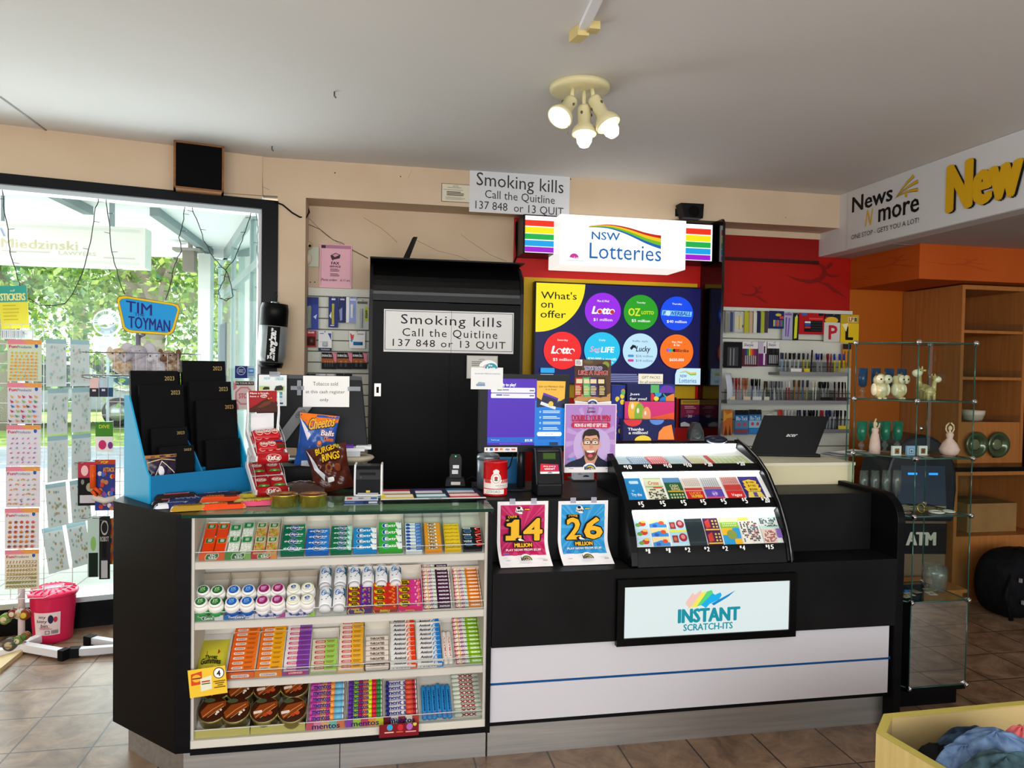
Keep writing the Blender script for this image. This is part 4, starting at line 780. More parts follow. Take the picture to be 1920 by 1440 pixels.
# television
def circ(A,cx,cy,r,col,day,draw,price,pc='#ffffff',tc='#ffffff'):
    A.c(cx,cy,r,E(col),None,40);y=cy-r*.55
    for i,d in enumerate(day):w=min(r*1.1,len(d)*9.6);A.t(d,cx-w/2,y-8+i*20,cx+w/2,y+9+i*20,E(tc),.01)
    draw(A,cx,cy)
    for i,d in enumerate(price):w=min(r*1.75,len(d)*14);A.t(d,cx-w/2,cy+r*.4+i*24,cx+w/2,cy+r*.4+24+i*24,E(pc),.02)
def lotto(A,cx,cy):
    A.t('Lotto',cx-84,cy-34,cx+88,cy+24,E('#ffffff'),.09,.25).t('Lotto',cx-80,cy-30,cx+84,cy+20,E('#ffffff'),.05,.25).c(cx-24,cy+6,15,E('#d02030')).c(cx+68,cy+6,15,E('#d02030'))
def oz(A,cx,cy):A.t('OZ',cx-96,cy-30,cx-4,cy+28,E('#d8e82c'),.06).t('LOTTO',cx+4,cy-12,cx+98,cy+14,E('#d8e82c'),.05)
def power(A,cx,cy):A.p([(cx-112,cy-22),(cx+118,cy-16),(cx+112,cy+22),(cx-116,cy+16)],E('#7fd0ff')).t('POWERBALL',cx-108,cy-15,cx+108,cy+16,E('#0a3cae'),.05,.2).c(cx-68,cy,20,E('#bfe8ff'))
def life(A,cx,cy):A.t('Set',cx-92,cy-28,cx-14,cy+14,E('#f0a8c8'),.03,.2).t('LIFE',cx-10,cy-26,cx+92,cy+16,E('#ffffff'),.06,.15).t('for',cx-50,cy+6,cx-22,cy+22,E('#d8f4ff'),.02)
def lucky(A,cx,cy):A.p([(cx-78,cy-20),(cx-58,cy-46),(cx-34,cy-40),(cx-26,cy-14),(cx-48,cy-26),(cx-66,cy-6)],E('#11141c')).t('Lucky',cx-32,cy-38,cx+78,cy+18,E('#11141c'),.02,.2).rr(cx-92,cy+28,cx-48,cy+46,6,E('#3a9ad0')).rr(cx-92,cy+62,cx-48,cy+80,6,E('#d03a9a')).t('$26 million',cx-32,cy+28,cx+98,cy+48,E('#5a7488')).t('$14 million',cx-32,cy+62,cx+96,cy+82,E('#5a7488'))
def strike(A,cx,cy):
    for i,c in enumerate(('#b04ad0','#30a0e0','#40b040','#181818','#d02030')):A.c(cx-70+i*17,cy-8,12,E(c))
    A.t('Strike',cx+4,cy-20,cx+92,cy+4,E('#3a1414'),.04,.2)
NAVY=E('#0b0a52',.8);A=Art(0,0,1258,745);A.r(12,10,1246,735,NAVY);A.p([(12,10)]+[(12+356*math.cos(math.radians(a)),10+356*math.sin(math.radians(a))) for a in range(0,91,5)],E('#fbea1c'))
A.t("What's",47,70,307,125,E('#221c10',.3),.01).t('on',47,152,136,190,E('#221c10',.3),.01).t('offer',45,208,230,262,E('#221c10',.3),.01)
circ(A,502,200,134,'#9a22e8',['Mon & Wed'],lotto,['$1 million']);circ(A,786,202,130,'#22a01c',['Tuesday'],oz,['$5 million']);circ(A,1060,202,127,'#0a4cf0',['Thursday'],power,['$40 million'])
circ(A,207,498,137,'#f41c20',['Saturday'],lotto,['$5 million']);circ(A,497,490,133,'#1cc4f0',['Daily'],life,['$20,000 a month','for 20 years']);circ(A,781,490,131,'#bfe6fa',['Raffle style'],lucky,[''],tc='#5a7488');circ(A,1060,488,128,'#fa7414',['Mon, Wed','& Sat'],strike,['$650,000'])
A.rr(47,626,148,662,5,E('#2aa8ea')).lines(47,672,165,704,2,E('#e8eeff'),.5).lines(560,662,812,728,5,E('#8f96c8'),.5).p([(1050,735),(1050,660),(1062,625),(1095,612),(1246,612),(1246,735)],E('#cfeefa')).t('NSW',1088,660,1140,682,E('#1a6cb4'),.03).t('Lotteries',1082,688,1215,722,E('#1a6cb4'),.01).line([(1085,646),(1130,638),(1170,660),(1212,656)],(3,6,12,14),E('#8fc43a')).line([(1085,640),(1130,630),(1170,648),(1212,644)],(2,4,7,8),E('#f0c42c'))
tv=empty('television',PY(1155,740,4.955),0,'large flat screen showing coloured lottery circles on the red panel','television');a,c=PY(1001,620,4.94),PY(1315,620,4.94);zt,zb=2.13,1.425
b=MB();b.box(a.x,4.942,zb,c.x,5.0,zt,M('#08090b',.25));b.box((a.x+c.x)/2-.2,5.0,zb+.15,(a.x+c.x)/2+.2,5.018,zt-.15,BLKM);bw(b,'casing',tv,bev=.003);b=MB();b.art(A,plane_map((a.x,4.9405,zb),(c.x-a.x,0,0),(0,0,zt-zb),Vector((0,-1,0))));bw(b,'screen',tv)
# lit lottery sign and its rainbow boxes
ns=empty('lit_sign',(1.63,4.75,2.2),0,'bright white projecting box sign of the state lotteries above the screen','sign');W1=E('#fbfbf8',1.15);x0,x1,y0,z0,z1=1.188,2.058,4.64,2.208,2.535
b=MB();b.box(x0,y0,z0,x1,4.94,z1,E('#f8f4ee',.95));bw(b,'light_box',ns,bev=.004)
A=Art(0,0,960,375);A.r(2,2,958,373,W1);n=24;wt=lambda t:80-26*math.sin(t*3.14*1.25)*(1-t*.3)+62*max(0,t-.25)**1.2*(1 if t < .75 else 1-(t-.75)*1.4);th=lambda t:8+95*t**1.1
for j,(lo,hi,col) in enumerate(((0,.22,'#c8241c'),(.22,.5,'#f2c81c'),(.5,.77,'#6fbf2a'),(.77,1,'#1c62b8'))):
    pts=[(215+550*i/n,wt(i/n)+th(i/n)*lo) for i in range(n+1)]+[(215+550*i/n,wt(i/n)+th(i/n)*hi+.6) for i in range(n,-1,-1)]
    vs=pts;A.add(vs,[(i,i+1,2*n-i,2*n+1-i) for i in range(n)],E(col))
A.t('NSW',236,118,450,178,E('#1c68b4'),.03).t('Lotteries',222,202,768,320,E('#1c68b4'),.0).p([(78,318)]+[(108+34*math.cos(math.radians(a)),320-32*math.sin(math.radians(a))) for a in range(180,-1,-20)]+[(140,330)],E('#c83a9a')).t('Lott',108,312,148,330,E('#ffffff'),.06).r(45,340,180,344,E('#b8c4d0'))
b=MB();b.art(A,plane_map((x0,y0-.0012,z0),(x1-x0,0,0),(0,0,z1-z0),Vector((0,-1,0))));bw(b,'sign_face',ns)
for nm,box,Y,lb in (('L',(975,403,1052,476),4.80,'rainbow striped light box left of the white lotteries sign'),('R',(1262,418,1338,490),4.80,'rainbow striped light box between the white lotteries sign and the black panel')):
    a,c,t,u=PY(box[0]+6,440,Y),PY(box[2],440,Y),PY((box[0]+box[2])/2,box[1],Y),PY((box[0]+box[2])/2,box[3],Y);rb=empty('light_box',Vector(((a.x+c.x)/2,4.93,u.z)),0,lb,'light box','rainbow light boxes')
    c.x=min(c.x,2.349);x0_=a.x-.0;b=MB();b.box(a.x,Y,u.z,c.x,5.028,t.z,M('#15151c',.3));bw(b,'casing',rb,bev=.003)
    A=Art(0,0,255,252);A.r(12,8,246,246,W1)
    for k,(s,e,cc) in enumerate(((36,74,'#f0361c'),(80,120,'#f8ea10'),(124,160,'#22b04c'),(166,204,'#18a4e8'),(208,242,'#a01cd0'))):A.r(12,s,236,e,E(cc))
    b=MB();b.art(A,plane_map((a.x,Y-.001,u.z),(c.x-a.x,0,0),(0,0,t.z-u.z),Vector((0,-1,0))));bw(b,'striped_face',rb)
b=MB();b.tube([PY(978,418,5.02),PY(968,416,5.02),PY(967,450,5.02),PY(969,480,5.02),PY(964,492,5.02)],.006,BLKM,6);tag(b.build('power_cable'),'black power cable dropping from the left light box to the cabinet','cable')
# ceiling: spot lamp, track end, old hooks
cl=PZ(1087,162,CEIL);lp=empty('spot_lamp',Vector((cl.x,cl.y,CEIL)),0,'cream ceiling fitting with three angled spot heads','lamp');CRM=M('#d8cfa4',.35)
b=MB();b.lathe([(0,-.03),(.12,-.03),(.135,-.022),(.14,-.002),(.0,-.002)],CRM,36);b.build('ceiling_plate',lp)
def head(hx,hy,hz,d,L,on,nm):
    d=Vector(d).normalized();p=Vector((hx,hy,hz));T=Matrix.Translation(p) @ d.to_track_quat('Z','Y').to_matrix().to_4x4();b=MB(T)
    b.lathe([(0,-.005),(.028,0),(.03,.01),(.03,L*.62),(.05,L*.78),(.057,L*.92),(.057,L),(.053,L),(.045,L*.8),(.028,L*.65)],CRM,24)
    for k in (0,2.1,4.2):b.ell((.03*math.cos(k),.03*math.sin(k),L*.3),(.006,.006,.008),M('#5a5442',.7),8,5)
    h=b.build('spot_head',lp);b=MB();b.tube([(p.x*.9,p.y*.9,-.03),tuple(p*1.0)],.01,CRM,8);b.build('swivel_arm',lp)
    b=MB(T);z=L if nm == 'reflector' else L*1.0;R=.05 if nm == 'reflector' else .036
    b.lathe([(.02,L*.7),(.026,L*.9),(R,z+.012),(R*.92,z+.035),(R*.6,z+.055),(0,z+.062)] if nm != 'reflector' else [(.04,L*.9),(R,z),(R*.8,z+.012),(0,z+.018)],M('#fff6e2',.3,emit=6),20);b.build('bulb',h)
    l=bpy.data.lights.new('bulb_light','SPOT');l.energy=on*1.6;l.spot_size=2.5;l.spot_blend=.6;l.shadow_soft_size=.05;l.color=(1,.93,.8);lo=bpy.data.objects.new('bulb_light',l);COL.objects.link(lo);lo.parent=lp;lo.location=p+d*(L+.09);lo.rotation_euler=d.to_track_quat('-Z','Y').to_euler()
head(-.05,-.05,-.085,(-.55,-.42,-.8),.13,9,'reflector');head(.015,-.03,-.1,(-.02,-.12,-1),.13,6,'bulb');head(.045,-.07,-.075,(.42,-.35,-.95),.15,9,'bulb2')
b=MB();b.tube([(-.075,-.1,-.12),(-.078,-.1,-.24),(-.08,-.1,-.25)],.0015,'#6a6250',4);b.build('pull_cord',lp)
a,c=PZ(1093,58,CEIL-.02),PZ(1135,-30,CEIL-.02);tr=empty('track_rail',Vector((a.x,a.y,CEIL)),0,'white ceiling track rail with a cream end connector','rail');d=Vector((c.x-a.x,c.y-a.y,0)).normalized();nn=Vector((-d.y,d.x,0))*.017
b=MB();e=a+d*1.2;b.prism([((a+nn).x,(a+nn).y),((e+nn).x,(e+nn).y),((e-nn).x,(e-nn).y),((a-nn).x,(a-nn).y)],CEIL-.022,CEIL-.001,M('#eceef2',.4));bw(b,'rail',tr)
b=MB();w=nn*1.25;s=a-d*.06+Vector((-.02,0,0));e=a+d*.01;b.prism([((s+w).x,(s+w).y),((e+w).x,(e+w).y),((e-w).x,(e-w).y),((s-w).x,(s-w).y)],CEIL-.04,CEIL-.001,M('#cdbb7e',.5));q=PZ(1112,54,CEIL-.02);b.box(q.x-.02,q.y-.025,CEIL-.03,q.x+.02,q.y+.02,CEIL-.001,'#cdbb7e');bw(b,'end_connector',tr)
for x,y,l in ((627,172,'small metal ceiling hook above the tobacco cabinet'),(510,274,'small metal ceiling hook near the black wall speaker')):
    p=PZ(x,y,CEIL);b=MB();b.tube([(p.x,p.y,CEIL+.001),(p.x,p.y,CEIL-.02),(p.x+.008,p.y,CEIL-.028)],.004,M('#6a6f70',.4,.8),6);tag(b.build('ceiling_hook'),l,'hook')
# pegboard left of the cabinet
def slatboard(name,x0,x1,z0,z1,Y,label,pitch=.073,first=.06):
    r=empty(name,Vector(((x0+x1)/2,Y+.02,z0)),0,label,'display board');b=MB();z=z1
    cuts=[z1-first-i*pitch for i in range(60) if z1-first-i*pitch > z0];top=z1
    for cz in cuts:b.box(x0,Y,cz+.004,x1,Y+.018,top,PANELW);top=cz-.004
    b.box(x0,Y,z0,x1,Y+.018,top,PANELW);b.box(x0,Y+.008,z0,x1,Y+.019,z1,M('#6f6c62',.6));bw(b,'slat_board',r);return r
a,c=PY(570,560,5.03),PY(700,560,5.03);zt=PY(630,541,5.03).z;slatboard('slat_display',-.412,-.016,.6,zt,5.03,'white slatted display board between the cream pier and the black cabinet',.0725,.055)
def blister(label,box,Y,A,base,bulge=None,grp='blister packs on the white slat board',hook=True,Yb=None,nm='blister_pack'):
    x0,y0,x1,y1=box;o=card(nm,label,'pack',box,Y,A,base,th=.0025,group=grp)
    if bulge:
        u0,v0,u1,v1,mat=bulge;a,c=PY(x0,(y0+y1)/2,Y),PY(x1,(y0+y1)/2,Y);w=c.x-a.x;t,u=PY((x0+x1)/2,y0,Y).z,PY((x0+x1)/2,y1,Y).z;h=t-u
        b=MB();X0,X1,Zb,Zt=(u0-.5)*w,(u1-.5)*w,(1-v1)*h,(1-v0)*h
        b.grid(lambda p,q:Vector((X0+(X1-X0)*p,-.003-.014*(math.sin(math.pi*p)*math.sin(math.pi*q))**.5,Zb+(Zt-Zb)*q)),6,8,mat);b.build('contents',o)
    if hook:
        Yw=Yb or 5.03;b=MB();t=PY((x0+x1)/2,y0,Y).z-PY((x0+x1)/2,y1,Y).z;b.tube([(0,Yw-Y,t-.008),(0,-.02,t-.008),(0,-.028,t-.0)],.0022,CHROME,6);b.build('hook',o)
    return o
P_=lambda c:M(c,.35)
B_=4.985
A=Art();A.r(0,0,100,22,'#1c2f7c').r(48,22,100,100,'#2b3f9c').p([(4,30),(40,26),(44,94),(8,97)],'#9aa59a').p([(60,60),(90,52),(80,68)],'#c8d0ea');blister('tall blue cutter card with a grey handle, first on the top slat',(573,557,597,618),B_,A,'#26398c',(.05,.3,.45,.95,P_('#8f998e')))
A=Art();A.r(30,4,70,10,'#dfe6f4').p([(8,62),(30,48),(30,72)],'#e8ecf4').r(20,92,60,95,'#dfe6f4');blister('dark blue card with a yellow cutter on the top slat',(616,557,634,614),B_,A,'#1d2f7a',(.34,.22,.62,.9,P_('#cdbf5a')))
A=Art();A.r(20,6,80,12,'#c8d0ea').p([(8,50),(50,40),(50,90),(20,94)],'#8a94c8');blister('plain navy card next to the pale blue pen card',(635,557,648.5,605),B_,A,'#18245e')
A=Art();A.r(0,0,28,100,'#eef0f2').r(34,6,90,14,'#dfe6fa');blister('pale blue card with a white strip on the top slat',(649,557,669,605),B_,A,'#8fa2e0',(.42,.28,.7,.82,P_('#eef0f8')))
A=Art();A.r(10,6,90,14,'#5a5f4a').rr(68,24,94,72,8,'#b8c42c').t('OLFA',72,34,90,62,'#2a2c18',.04);blister('clear pack with a silver knife and yellow tag beside the cabinet',(667.5,562,691.5,618),B_-.02,A,'#bfc6c0',(.3,.3,.55,.95,P_('#aeb6bb')))
A=Art();A.r(20,5,80,16,'#e8c8c0');blister('small red bubble card on the second slat',(573,620,593,651),B_,A,'#b02430',(.15,.35,.9,.9,P_('#4a2a24')))
A=Art();A.p([(70,10),(95,10),(95,45)],'#2b3f9c').r(10,10,40,14,'#5a6a9c').r(0,84,100,100,'#1a1f4a').t('Verbatim',20,88,84,96,'#e8ecf4',.03).r(10,52,75,54,'#b0b4bc');blister('white memory stick card with a navy foot',(597,621,622,658),B_,A,'#eceef0',(.3,.55,.7,.78,P_('#c8ccd2')))
A=Art();A.p([(4,10),(20,24),(30,18),(26,50),(10,56)],'#d84a2c').p([(4,56),(26,40),(18,66)],'#3a9ad0').r(50,14,92,20,'#9aa0a8');blister('white memory stick card with a bright bird beside the cabinet',(655,621,684.5,653),B_,A,'#f0f1f2',(.25,.62,.85,.82,P_('#1f6fae')))
for i,(x0,x1,od) in enumerate(((603,631,'first'),(631.8,660,'middle'),(660.5,688,'last'))):
    A=Art();A.r(0,0,100,100,'#17171a').r(0,36,100,62,'#a9592a').p([(70,0),(100,4),(100,62),(84,50)],'#e8849a').t('DURACELL',3,12,70,26,'#f4f4f4',.06)
    for k in range(4 if i == 0 else 2):x=20+k*(16 if i == 0 else 32);A.r(x,55,x+(8 if i == 0 else 14),86,'#3a3a40').r(x,50,x+(8 if i == 0 else 14),60,'#d8843c')
    blister(f'black and copper battery card, {od} of three on the lower slat',(x0,661,x1,692),B_,A,'#17171a')
for x0,x1,cc,d in ((571,592,'#1c1c20','black'),(598,626,'#e6e6e8','white'),(630,660,'#1c1c20','second black')):
    A=Art();A.c(50,40,25,'#3a3a40' if cc[1] == '1' else '#2a2a2e',30);blister(f'{d} card half hidden behind the taped monitor',(x0,701,x1,740),B_,A,cc)
A=Art(1435,1090,1720,1440+105);A.r(1445,1100,1712,1135,'#b07a90').r(1452,1104,1488,1135,'#2a2226').t('FAX',1538,1272,1610,1302,'#2a1c24',.06).t('SERVICE',1525,1312,1622,1332,'#2a1c24',.05).lines(1530,1345,1615,1380,3,'#5a3a4a').lines(1530,1395,1615,1430,3,'#5a3a4a').t('Phone orders',1450,1448,1590,1475,'#3a2a34',0,.3).t('6-11 am',1620,1450,1705,1475,'#3a2a34',0,.3)
A.p([(1530,1210),(1575,1180),(1620,1200),(1612,1235),(1545,1255)],'#3a2830').p([(1548,1205),(1578,1188),(1608,1202),(1570,1225)],'#d69aac').r(1550,1250,1556,1262,'#3a2830').r(1447,1140,1449,1520,'#a05a78').r(1708,1140,1710,1520,'#a05a78')
card('fax_poster','pink fax service poster on the cream wall above the slat board','poster',(599,458,659.5,540),5.045,A,'#e8b0c0',rough=.2)
ms=empty('wall_sensor',PY(585,472,5.05),0,'pale wall plate with a small round sensor behind the pier corner','sensor');b=MB();a,c,t,u=PY(572,470,5.045),PY(598,470,5.045),PY(585,463,5.045),PY(585,500,5.045);b.box(a.x,5.045,u.z,c.x,5.06,t.z,M('#c6ccb8',.5));bw(b,'plate',ms)
b=MB();q=PY(578,460,5.02);b.ell(q,(.028,.026,.028),M('#c3b48e',.4));q2=PY(577,485,5.03);b.ell(q2,(.026,.024,.04),M('#d8cdb0',.4));q3=PY(581,461,4.995);b.ell(q3,(.009,.006,.009),BLKM,10,6);bw(b,'sensor_head',ms)
b=MB();b.tube([PWP(515,378,.03),PY(530,384,4.81),PY(548,399,4.81),PY(562,407,4.81),PY(574,408,4.85),PY(580,398,5.0),PY(576,384,5.05)],.005,BLKM,6);b.tube([PY(575,385,5.05),PY(577,410,5.05),PY(575,430,5.05),PY(574,450,5.05)],.004,BLKM,6);b.tube([PY(577,420,5.055),PY(600,430,5.055),PY(625,450,5.055),PY(640,455,5.055),PY(660,468,5.055),PY(690,484,5.055)],.0018,BLKM,5);tag(b.build('wall_cable'),'black cable looping round the cream pier to the cabinet top','cable')
# inflatable battery display hanging at the window post
bt=empty('battery_display',PY(508,680,4.7),.12,'battery shaped black and silver display hanging in front of the window post','display');bt.rotation_euler.y=.06;H=.36;r=.083
b=MB();SIL=M('#a3abad',.3,.5);b.lathe([(r*.86,.0),(r*1.02,.04),(r*1.0,H*.62)],SIL,28);b.lathe([(r*1.0,H*.62),(r*1.0,H*.9),(r*.92,H),(0,H+.002)],BLK,28);b.lathe([(r*.8,-.03),(r*.9,0),(r*.86,.001)],BLK,28)
A=Art(0,0,100,300);A.r(36,118,68,296,'#0a0a0b',4);vs,fs,_=text_geo('Energizer',.05,.2);A.add([(40+24*(1-v),290-165*u) for u,v in vs],fs,'#f2f2f2')
b.art(A,lambda u,v,k:Vector(((r*1.03+k)*math.sin((u-.5)*2.7),-(r*1.03+k)*math.cos((u-.5)*2.7),v*H)));b.build('battery_body',bt)
b=MB();b.lathe([(.026,H),(.026,H+.012),(0,H+.014)],M('#8f979c',.3,.8),18);b.tube([(0,0,H+.01),(.01,.02,H+.05),(.0,.08,H+.08)],.003,BLKM,5);b.build('terminal',bt)
# stickers on the glass
def onglass(name,label,box,A,base,cat='sticker'):
    x0,y0,x1,y1=box;a,c=PWP(x0,y1,-.045),PWP(x1,y1,-.045);t=PWP(x0,y0,-.045);b=MB();U=Vector((c.x-a.x,c.y-a.y,0));b.add([a,a+U,a+U+Vector((0,0,t.z-a.z)),a+Vector((0,0,t.z-a.z))],[(0,1,2,3)],M(base,.4));b.art(A,plane_map(a,U,(0,0,t.z-a.z),WN));b.add([p-WN*.002 for p in (a,a+U,a+U+Vector((0,0,t.z-a.z)),a+Vector((0,0,t.z-a.z)))],[(3,2,1,0)],M(base,.4));tag(b.build(name),label,cat)
A=Art(0,0,170,105);A.r(0,0,105,105,'#1b2f7c').c(52,42,36,'#dfe4f4').c(52,42,32,'#1b2f7c').t('SHOP',30,28,74,40,'#dfe4f4',.04).t('SMALL',28,44,76,56,'#dfe4f4',.04).r(112,20,160,62,'#2c78c8').r(118,30,154,50,'#9cc8f0').r(112,70,160,84,'#7fa8c8');onglass('window_sticker','blue and grey card sticker low on the window glass by the black post',(440.5,686,478,709),A,'#b4c8d8')
A=Art(0,0,200,260);A.r(0,0,200,260,'#f3e9e6').p([(0,0),(36,60),(0,90)],'#e88a90').r(20,4,190,40,'#4a3a34').t('IN YOUR BUY',26,12,184,30,'#e8dcd0',.04)
pts=[(100+88*math.cos(math.radians(a+22.5)),135+88*math.sin(math.radians(a+22.5))) for a in range(0,360,45)];A.p(pts,'#e88c94');A.p([(100+(x-100)*.84,135+(y-135)*.84) for x,y in pts],'#f6d8da').t('STOP',50,112,150,160,'#e06a74',.06).p([(0,230),(40,200),(50,260),(0,260)],'#e8757c');onglass('window_sticker','pink stop sign sticker on the glass behind the chocolate stand',(437,714,478,768),A,'#f3e9e6')
# strings of little lights along the window head
def string(label,pts,seed):
    r=random.Random(seed);b=MB();P3=[PWP(x,y,-.03+.006*r.random()) for x,y in pts];Q=[]
    for i in range(len(P3)-1):
        for k in range(4):Q.append(P3[i].lerp(P3[i+1],k/4)+WD*(r.random()-.5)*.008)
    Q.append(P3[-1]);b.tube(Q,.0026,M('#23202c',.6),5);o=tag(b.build('light_string'),label,'light string','dark fairy light strings on the street window')
    for i in range(2,len(Q)-1,4):s=1 if r.random() > .5 else-1;e=Q[i]+WD*s*.03+Vector((0,0,(r.random()-.5)*.012));b=MB();b.tube([Q[i],e],.0016,M('#23202c',.6),4);b.ell(e,.003,M('#d8dce0',.2),6,4);b.build('bulb',o)
string('first dark light string, over the yellow sticker sheet',[(1,345),(10,400),(18,460),(22,485),(28,500),(36,530),(40,555),(58,562),(72,572),(100,573),(125,568),(145,535),(160,495),(172,440),(180,390),(186,366)],1)
string('light string dropping to the blue oval toy sign',[(196,366),(200,380),(204,420),(208,455),(214,490),(222,520),(234,552)],2)
string('light string between the blue oval sign and the white column',[(348,382),(342,420),(336,445),(340,470),(328,495),(320,530),(310,562)],3)
string('tangled light string crossing to a loop by the return glass',[(357,384),(368,410),(382,450),(395,475),(410,495),(424,508),(432,530),(438,555),(425,564),(412,558),(410,545),(420,525),(424,506),(440,485),(455,450),(463,420),(473,396)],4)
string('straight light string beside the black window post',[(480,396),(483,430),(483,480),(486,520),(485,560),(487,582)],5)
# ------------------------------------------------------------------ things on and behind the left counter
T0=TOPZ+.0015
def rot2(x,y,a):return Vector((x*math.cos(a)-y*math.sin(a),x*math.sin(a)+y*math.cos(a),0))
# desk behind with cash drawer, monitor, papers
b=MB();b.box(-.62,3.36,0,.02,4.0,.95,BLKS);b.box(-.64,3.34,.95,.04,4.02,.975,BLKW);tag(b.build('work_desk'),'black work desk hidden behind the confectionery counter','desk')
cdw=empty('cash_till',(-.26,3.62,.976),0,'low black cash drawer behind the snack bags','till');b=MB();b.box(-.2,-.2,0,.2,.2,.105,M('#111114',.4));b.build('drawer_case',cdw,bev=.004);b=MB();b.box(-.19,-.206,.02,.19,-.2,.095,M('#19191d',.35));b.build('drawer_front',cdw)
dm=empty('computer_monitor',(-.28,3.62,.976+.105),0,'black monitor seen from behind with paper notes taped to it','monitor');o=dm.location
q=[PY(483,701,3.57),PY(678,706,3.57),PY(690,843,3.53),PY(478,838,3.53)];dk=M('#15171c',.4)
b=MB();n=Vector((0,.035,0));b.add([p-o for p in q]+[p+n-o for p in q],[(0,3,2,1),(4,5,6,7),(0,1,5,4),(1,2,6,5),(2,3,7,6),(3,0,4,7)],dk);b.add([q[0]-o+Vector((0,-.002,0)),q[1]-o+Vector((0,-.002,0)),q[1]-o+Vector((0,-.002,-.03)),q[0]-o+Vector((0,-.002,-.03))],[(0,3,2,1)],M('#23262e',.3));b.build('screen_housing',dm,bev=.004)
b=MB();q=[PY(560,764,3.5),PY(584,764,3.5),PY(536,828,3.5),PY(512,828,3.5)];b.prism([(p.x,p.z) for p in q],3.49,3.55,M('#777a7a',.4),'y');A=Art();A.c(50,18,30,'#3b3d3f',12).c(50,18,27,'#777a7a',10.5).t('DELL',30,12,70,24,'#3b3d3f',.05)
u,v=q[1]-q[0],q[0]-q[3];b.art(A,plane_map(q[3]+Vector((0,-.0012-.01,0)),u,v,Vector((0,-1,0))))
for w in b.v:w -= o
b.build('stand_neck',dm);b=MB();b.lathe([(.0,0),(.11,0),(.11,.012),(0,.014)],dk,24);b.box(-.06,-.03,.01,.02,.03,.08,dk);b.build('stand_base',dm)
def taped(name,label,box,Y,A,base,tapes,cat='note',curl=0):
    o=card(name,label,cat,box,Y,A,base,curl=curl)
    for x0,y0,x1,y1 in tapes:
        a,c=PY(x0,y1,Y-.002),PY(x1,y0,Y-.002);b=MB();b.box(a.x,Y-.003,a.z,c.x,Y-.0022,c.z,M('#aab2bc',.25,alpha=.45))
        for w in b.v:w -= o.location
        b.build('sticky_tape',o)
    return o
A=Art(788,78,1255,392);A.t('Tobacco sold',888,138,1138,176,'#4a4a4a').t('at this cash register',815,222,1210,264,'#4a4a4a').t('only',958,302,1045,345,'#4a4a4a')
taped('paper_note','white tobacco sold notice taped to the back of the monitor',(568,705,655,763),3.55,A,'#f4f4f2',[(545,724,570,731),(557,713,565,741),(652,725,676,733)])
A=Art(350,70,635,380);A.t('NEW',404,92,466,118,'#6fc0d8',.03).t('UNDER',518,92,604,124,'#6fc0d8',.03).r(356,180,462,222,'#c8dc8a').r(516,178,614,232,'#c8dc8a').p([(392,205),(410,188),(455,190),(462,215),(395,220)],'#2a2c2c').p([(508,215),(530,180),(580,172),(602,195),(596,222),(515,226)],'#2a2c2c').r(440,240,592,268,'#3a9aa8').r(440,276,592,300,'#6fb4c0').r(440,312,590,334,'#dfe8ea').r(440,345,600,362,'#1f4f8c').lines(445,244,585,264,2,'#bfe0e4')
taped('leaflet','pale blue and green leaflet with dark pictures on the monitor corner',(485,703,537.5,761),3.545,A,'#eef3f2',[(505,697,525,706)],'leaflet')
kb=empty('receipt_stand',PY(655,858,3.5),0,'beige low plastic stand holding white papers beside the black cabinet','stand');b=MB();c=kb.location;b.lathe([(.05,-.09),(.06,-.02),(.10,-.012),(.115,.0),(.11,.008),(0,.008)],M('#b9b09a',.5),28);b.build('round_base',kb)
b=MB();b.box(-.16,-.05,.01,.05,.06,.035,'#c8cdd4');b.box(-.12,-.06,.036,.07,.05,.05,'#dfe3e8');b.box(-.1,-.055,.051,.02,.03,.06,'#6a3fb0');b.box(.03,-.02,.04,.1,.06,.055,'#e8eaee');b.build('paper_stack',kb)
# blue diary stand, turned towards the shop door
AR=math.radians(38);ds=empty('diary_stand',(-.822,2.99,T0),AR,'bright blue cardboard stand for black diaries at the counter end','stand');BLU=M('#14a4da',.4);BLUD=M('#1572a6',.45)
WS,DS=.42,.235;b=MB()
sidep=[(0,0),(0,.105),(.03,.13),(DS-.045,.405),(DS,.405),(DS,0)]
for x in (0,WS-.006):b=MB();b.prism(sidep,x,x+.006,BLU,'x');b.build('side_panel',ds)
b=MB();b.box(.006,0,0,WS-.006,.004,.105,BLUD);b.box(.006,DS-.004,0,WS-.006,DS,.3,BLUD);b.box(.006,.004,0,WS-.006,DS-.004,.012,BLUD);b.build('front_panel',ds)
b=MB();b.prism([(.004,.012),(.004,.1),(.07,.17),(.11,.2),(DS-.004,.29),(DS-.004,.012)],.207,.213,BLUD,'x');b.build('divider',ds)
b=MB()
for y,z in ((.06,.16),(.105,.215),(.15,.26)):b.box(.006,y,.012,.207,y+.003,z*.8,BLUD);b.box(.213,y,.012,WS-.006,y+.003,z*.7,BLUD)
b.build('step_wall',ds)
def diary(w,h,year=True):
    root=empty('diary');t=.018;b=MB();cv=M('#0a0a0d',.45);b.box(0,0,0,w,.003,h,cv);b.box(0,t-.003,0,w,t,h,cv);b.box(0,0,0,.004,t,h,cv);b.build('cover',root,bev=.001)
    if year:
        A=Art();A.t('2023',70,8,91,14,M('#d8c27a',.3,.5));b=MB();b.art(A,plane_map((0,-.0003,0),(w,0,0),(0,0,h),Vector((0,-1,0))));b.build('year_stamp',root)
    b=MB();b.box(.004,.0032,.004,w-.004,t-.0032,h-.004,'#d9d6cc');b.build('pages',root);return root
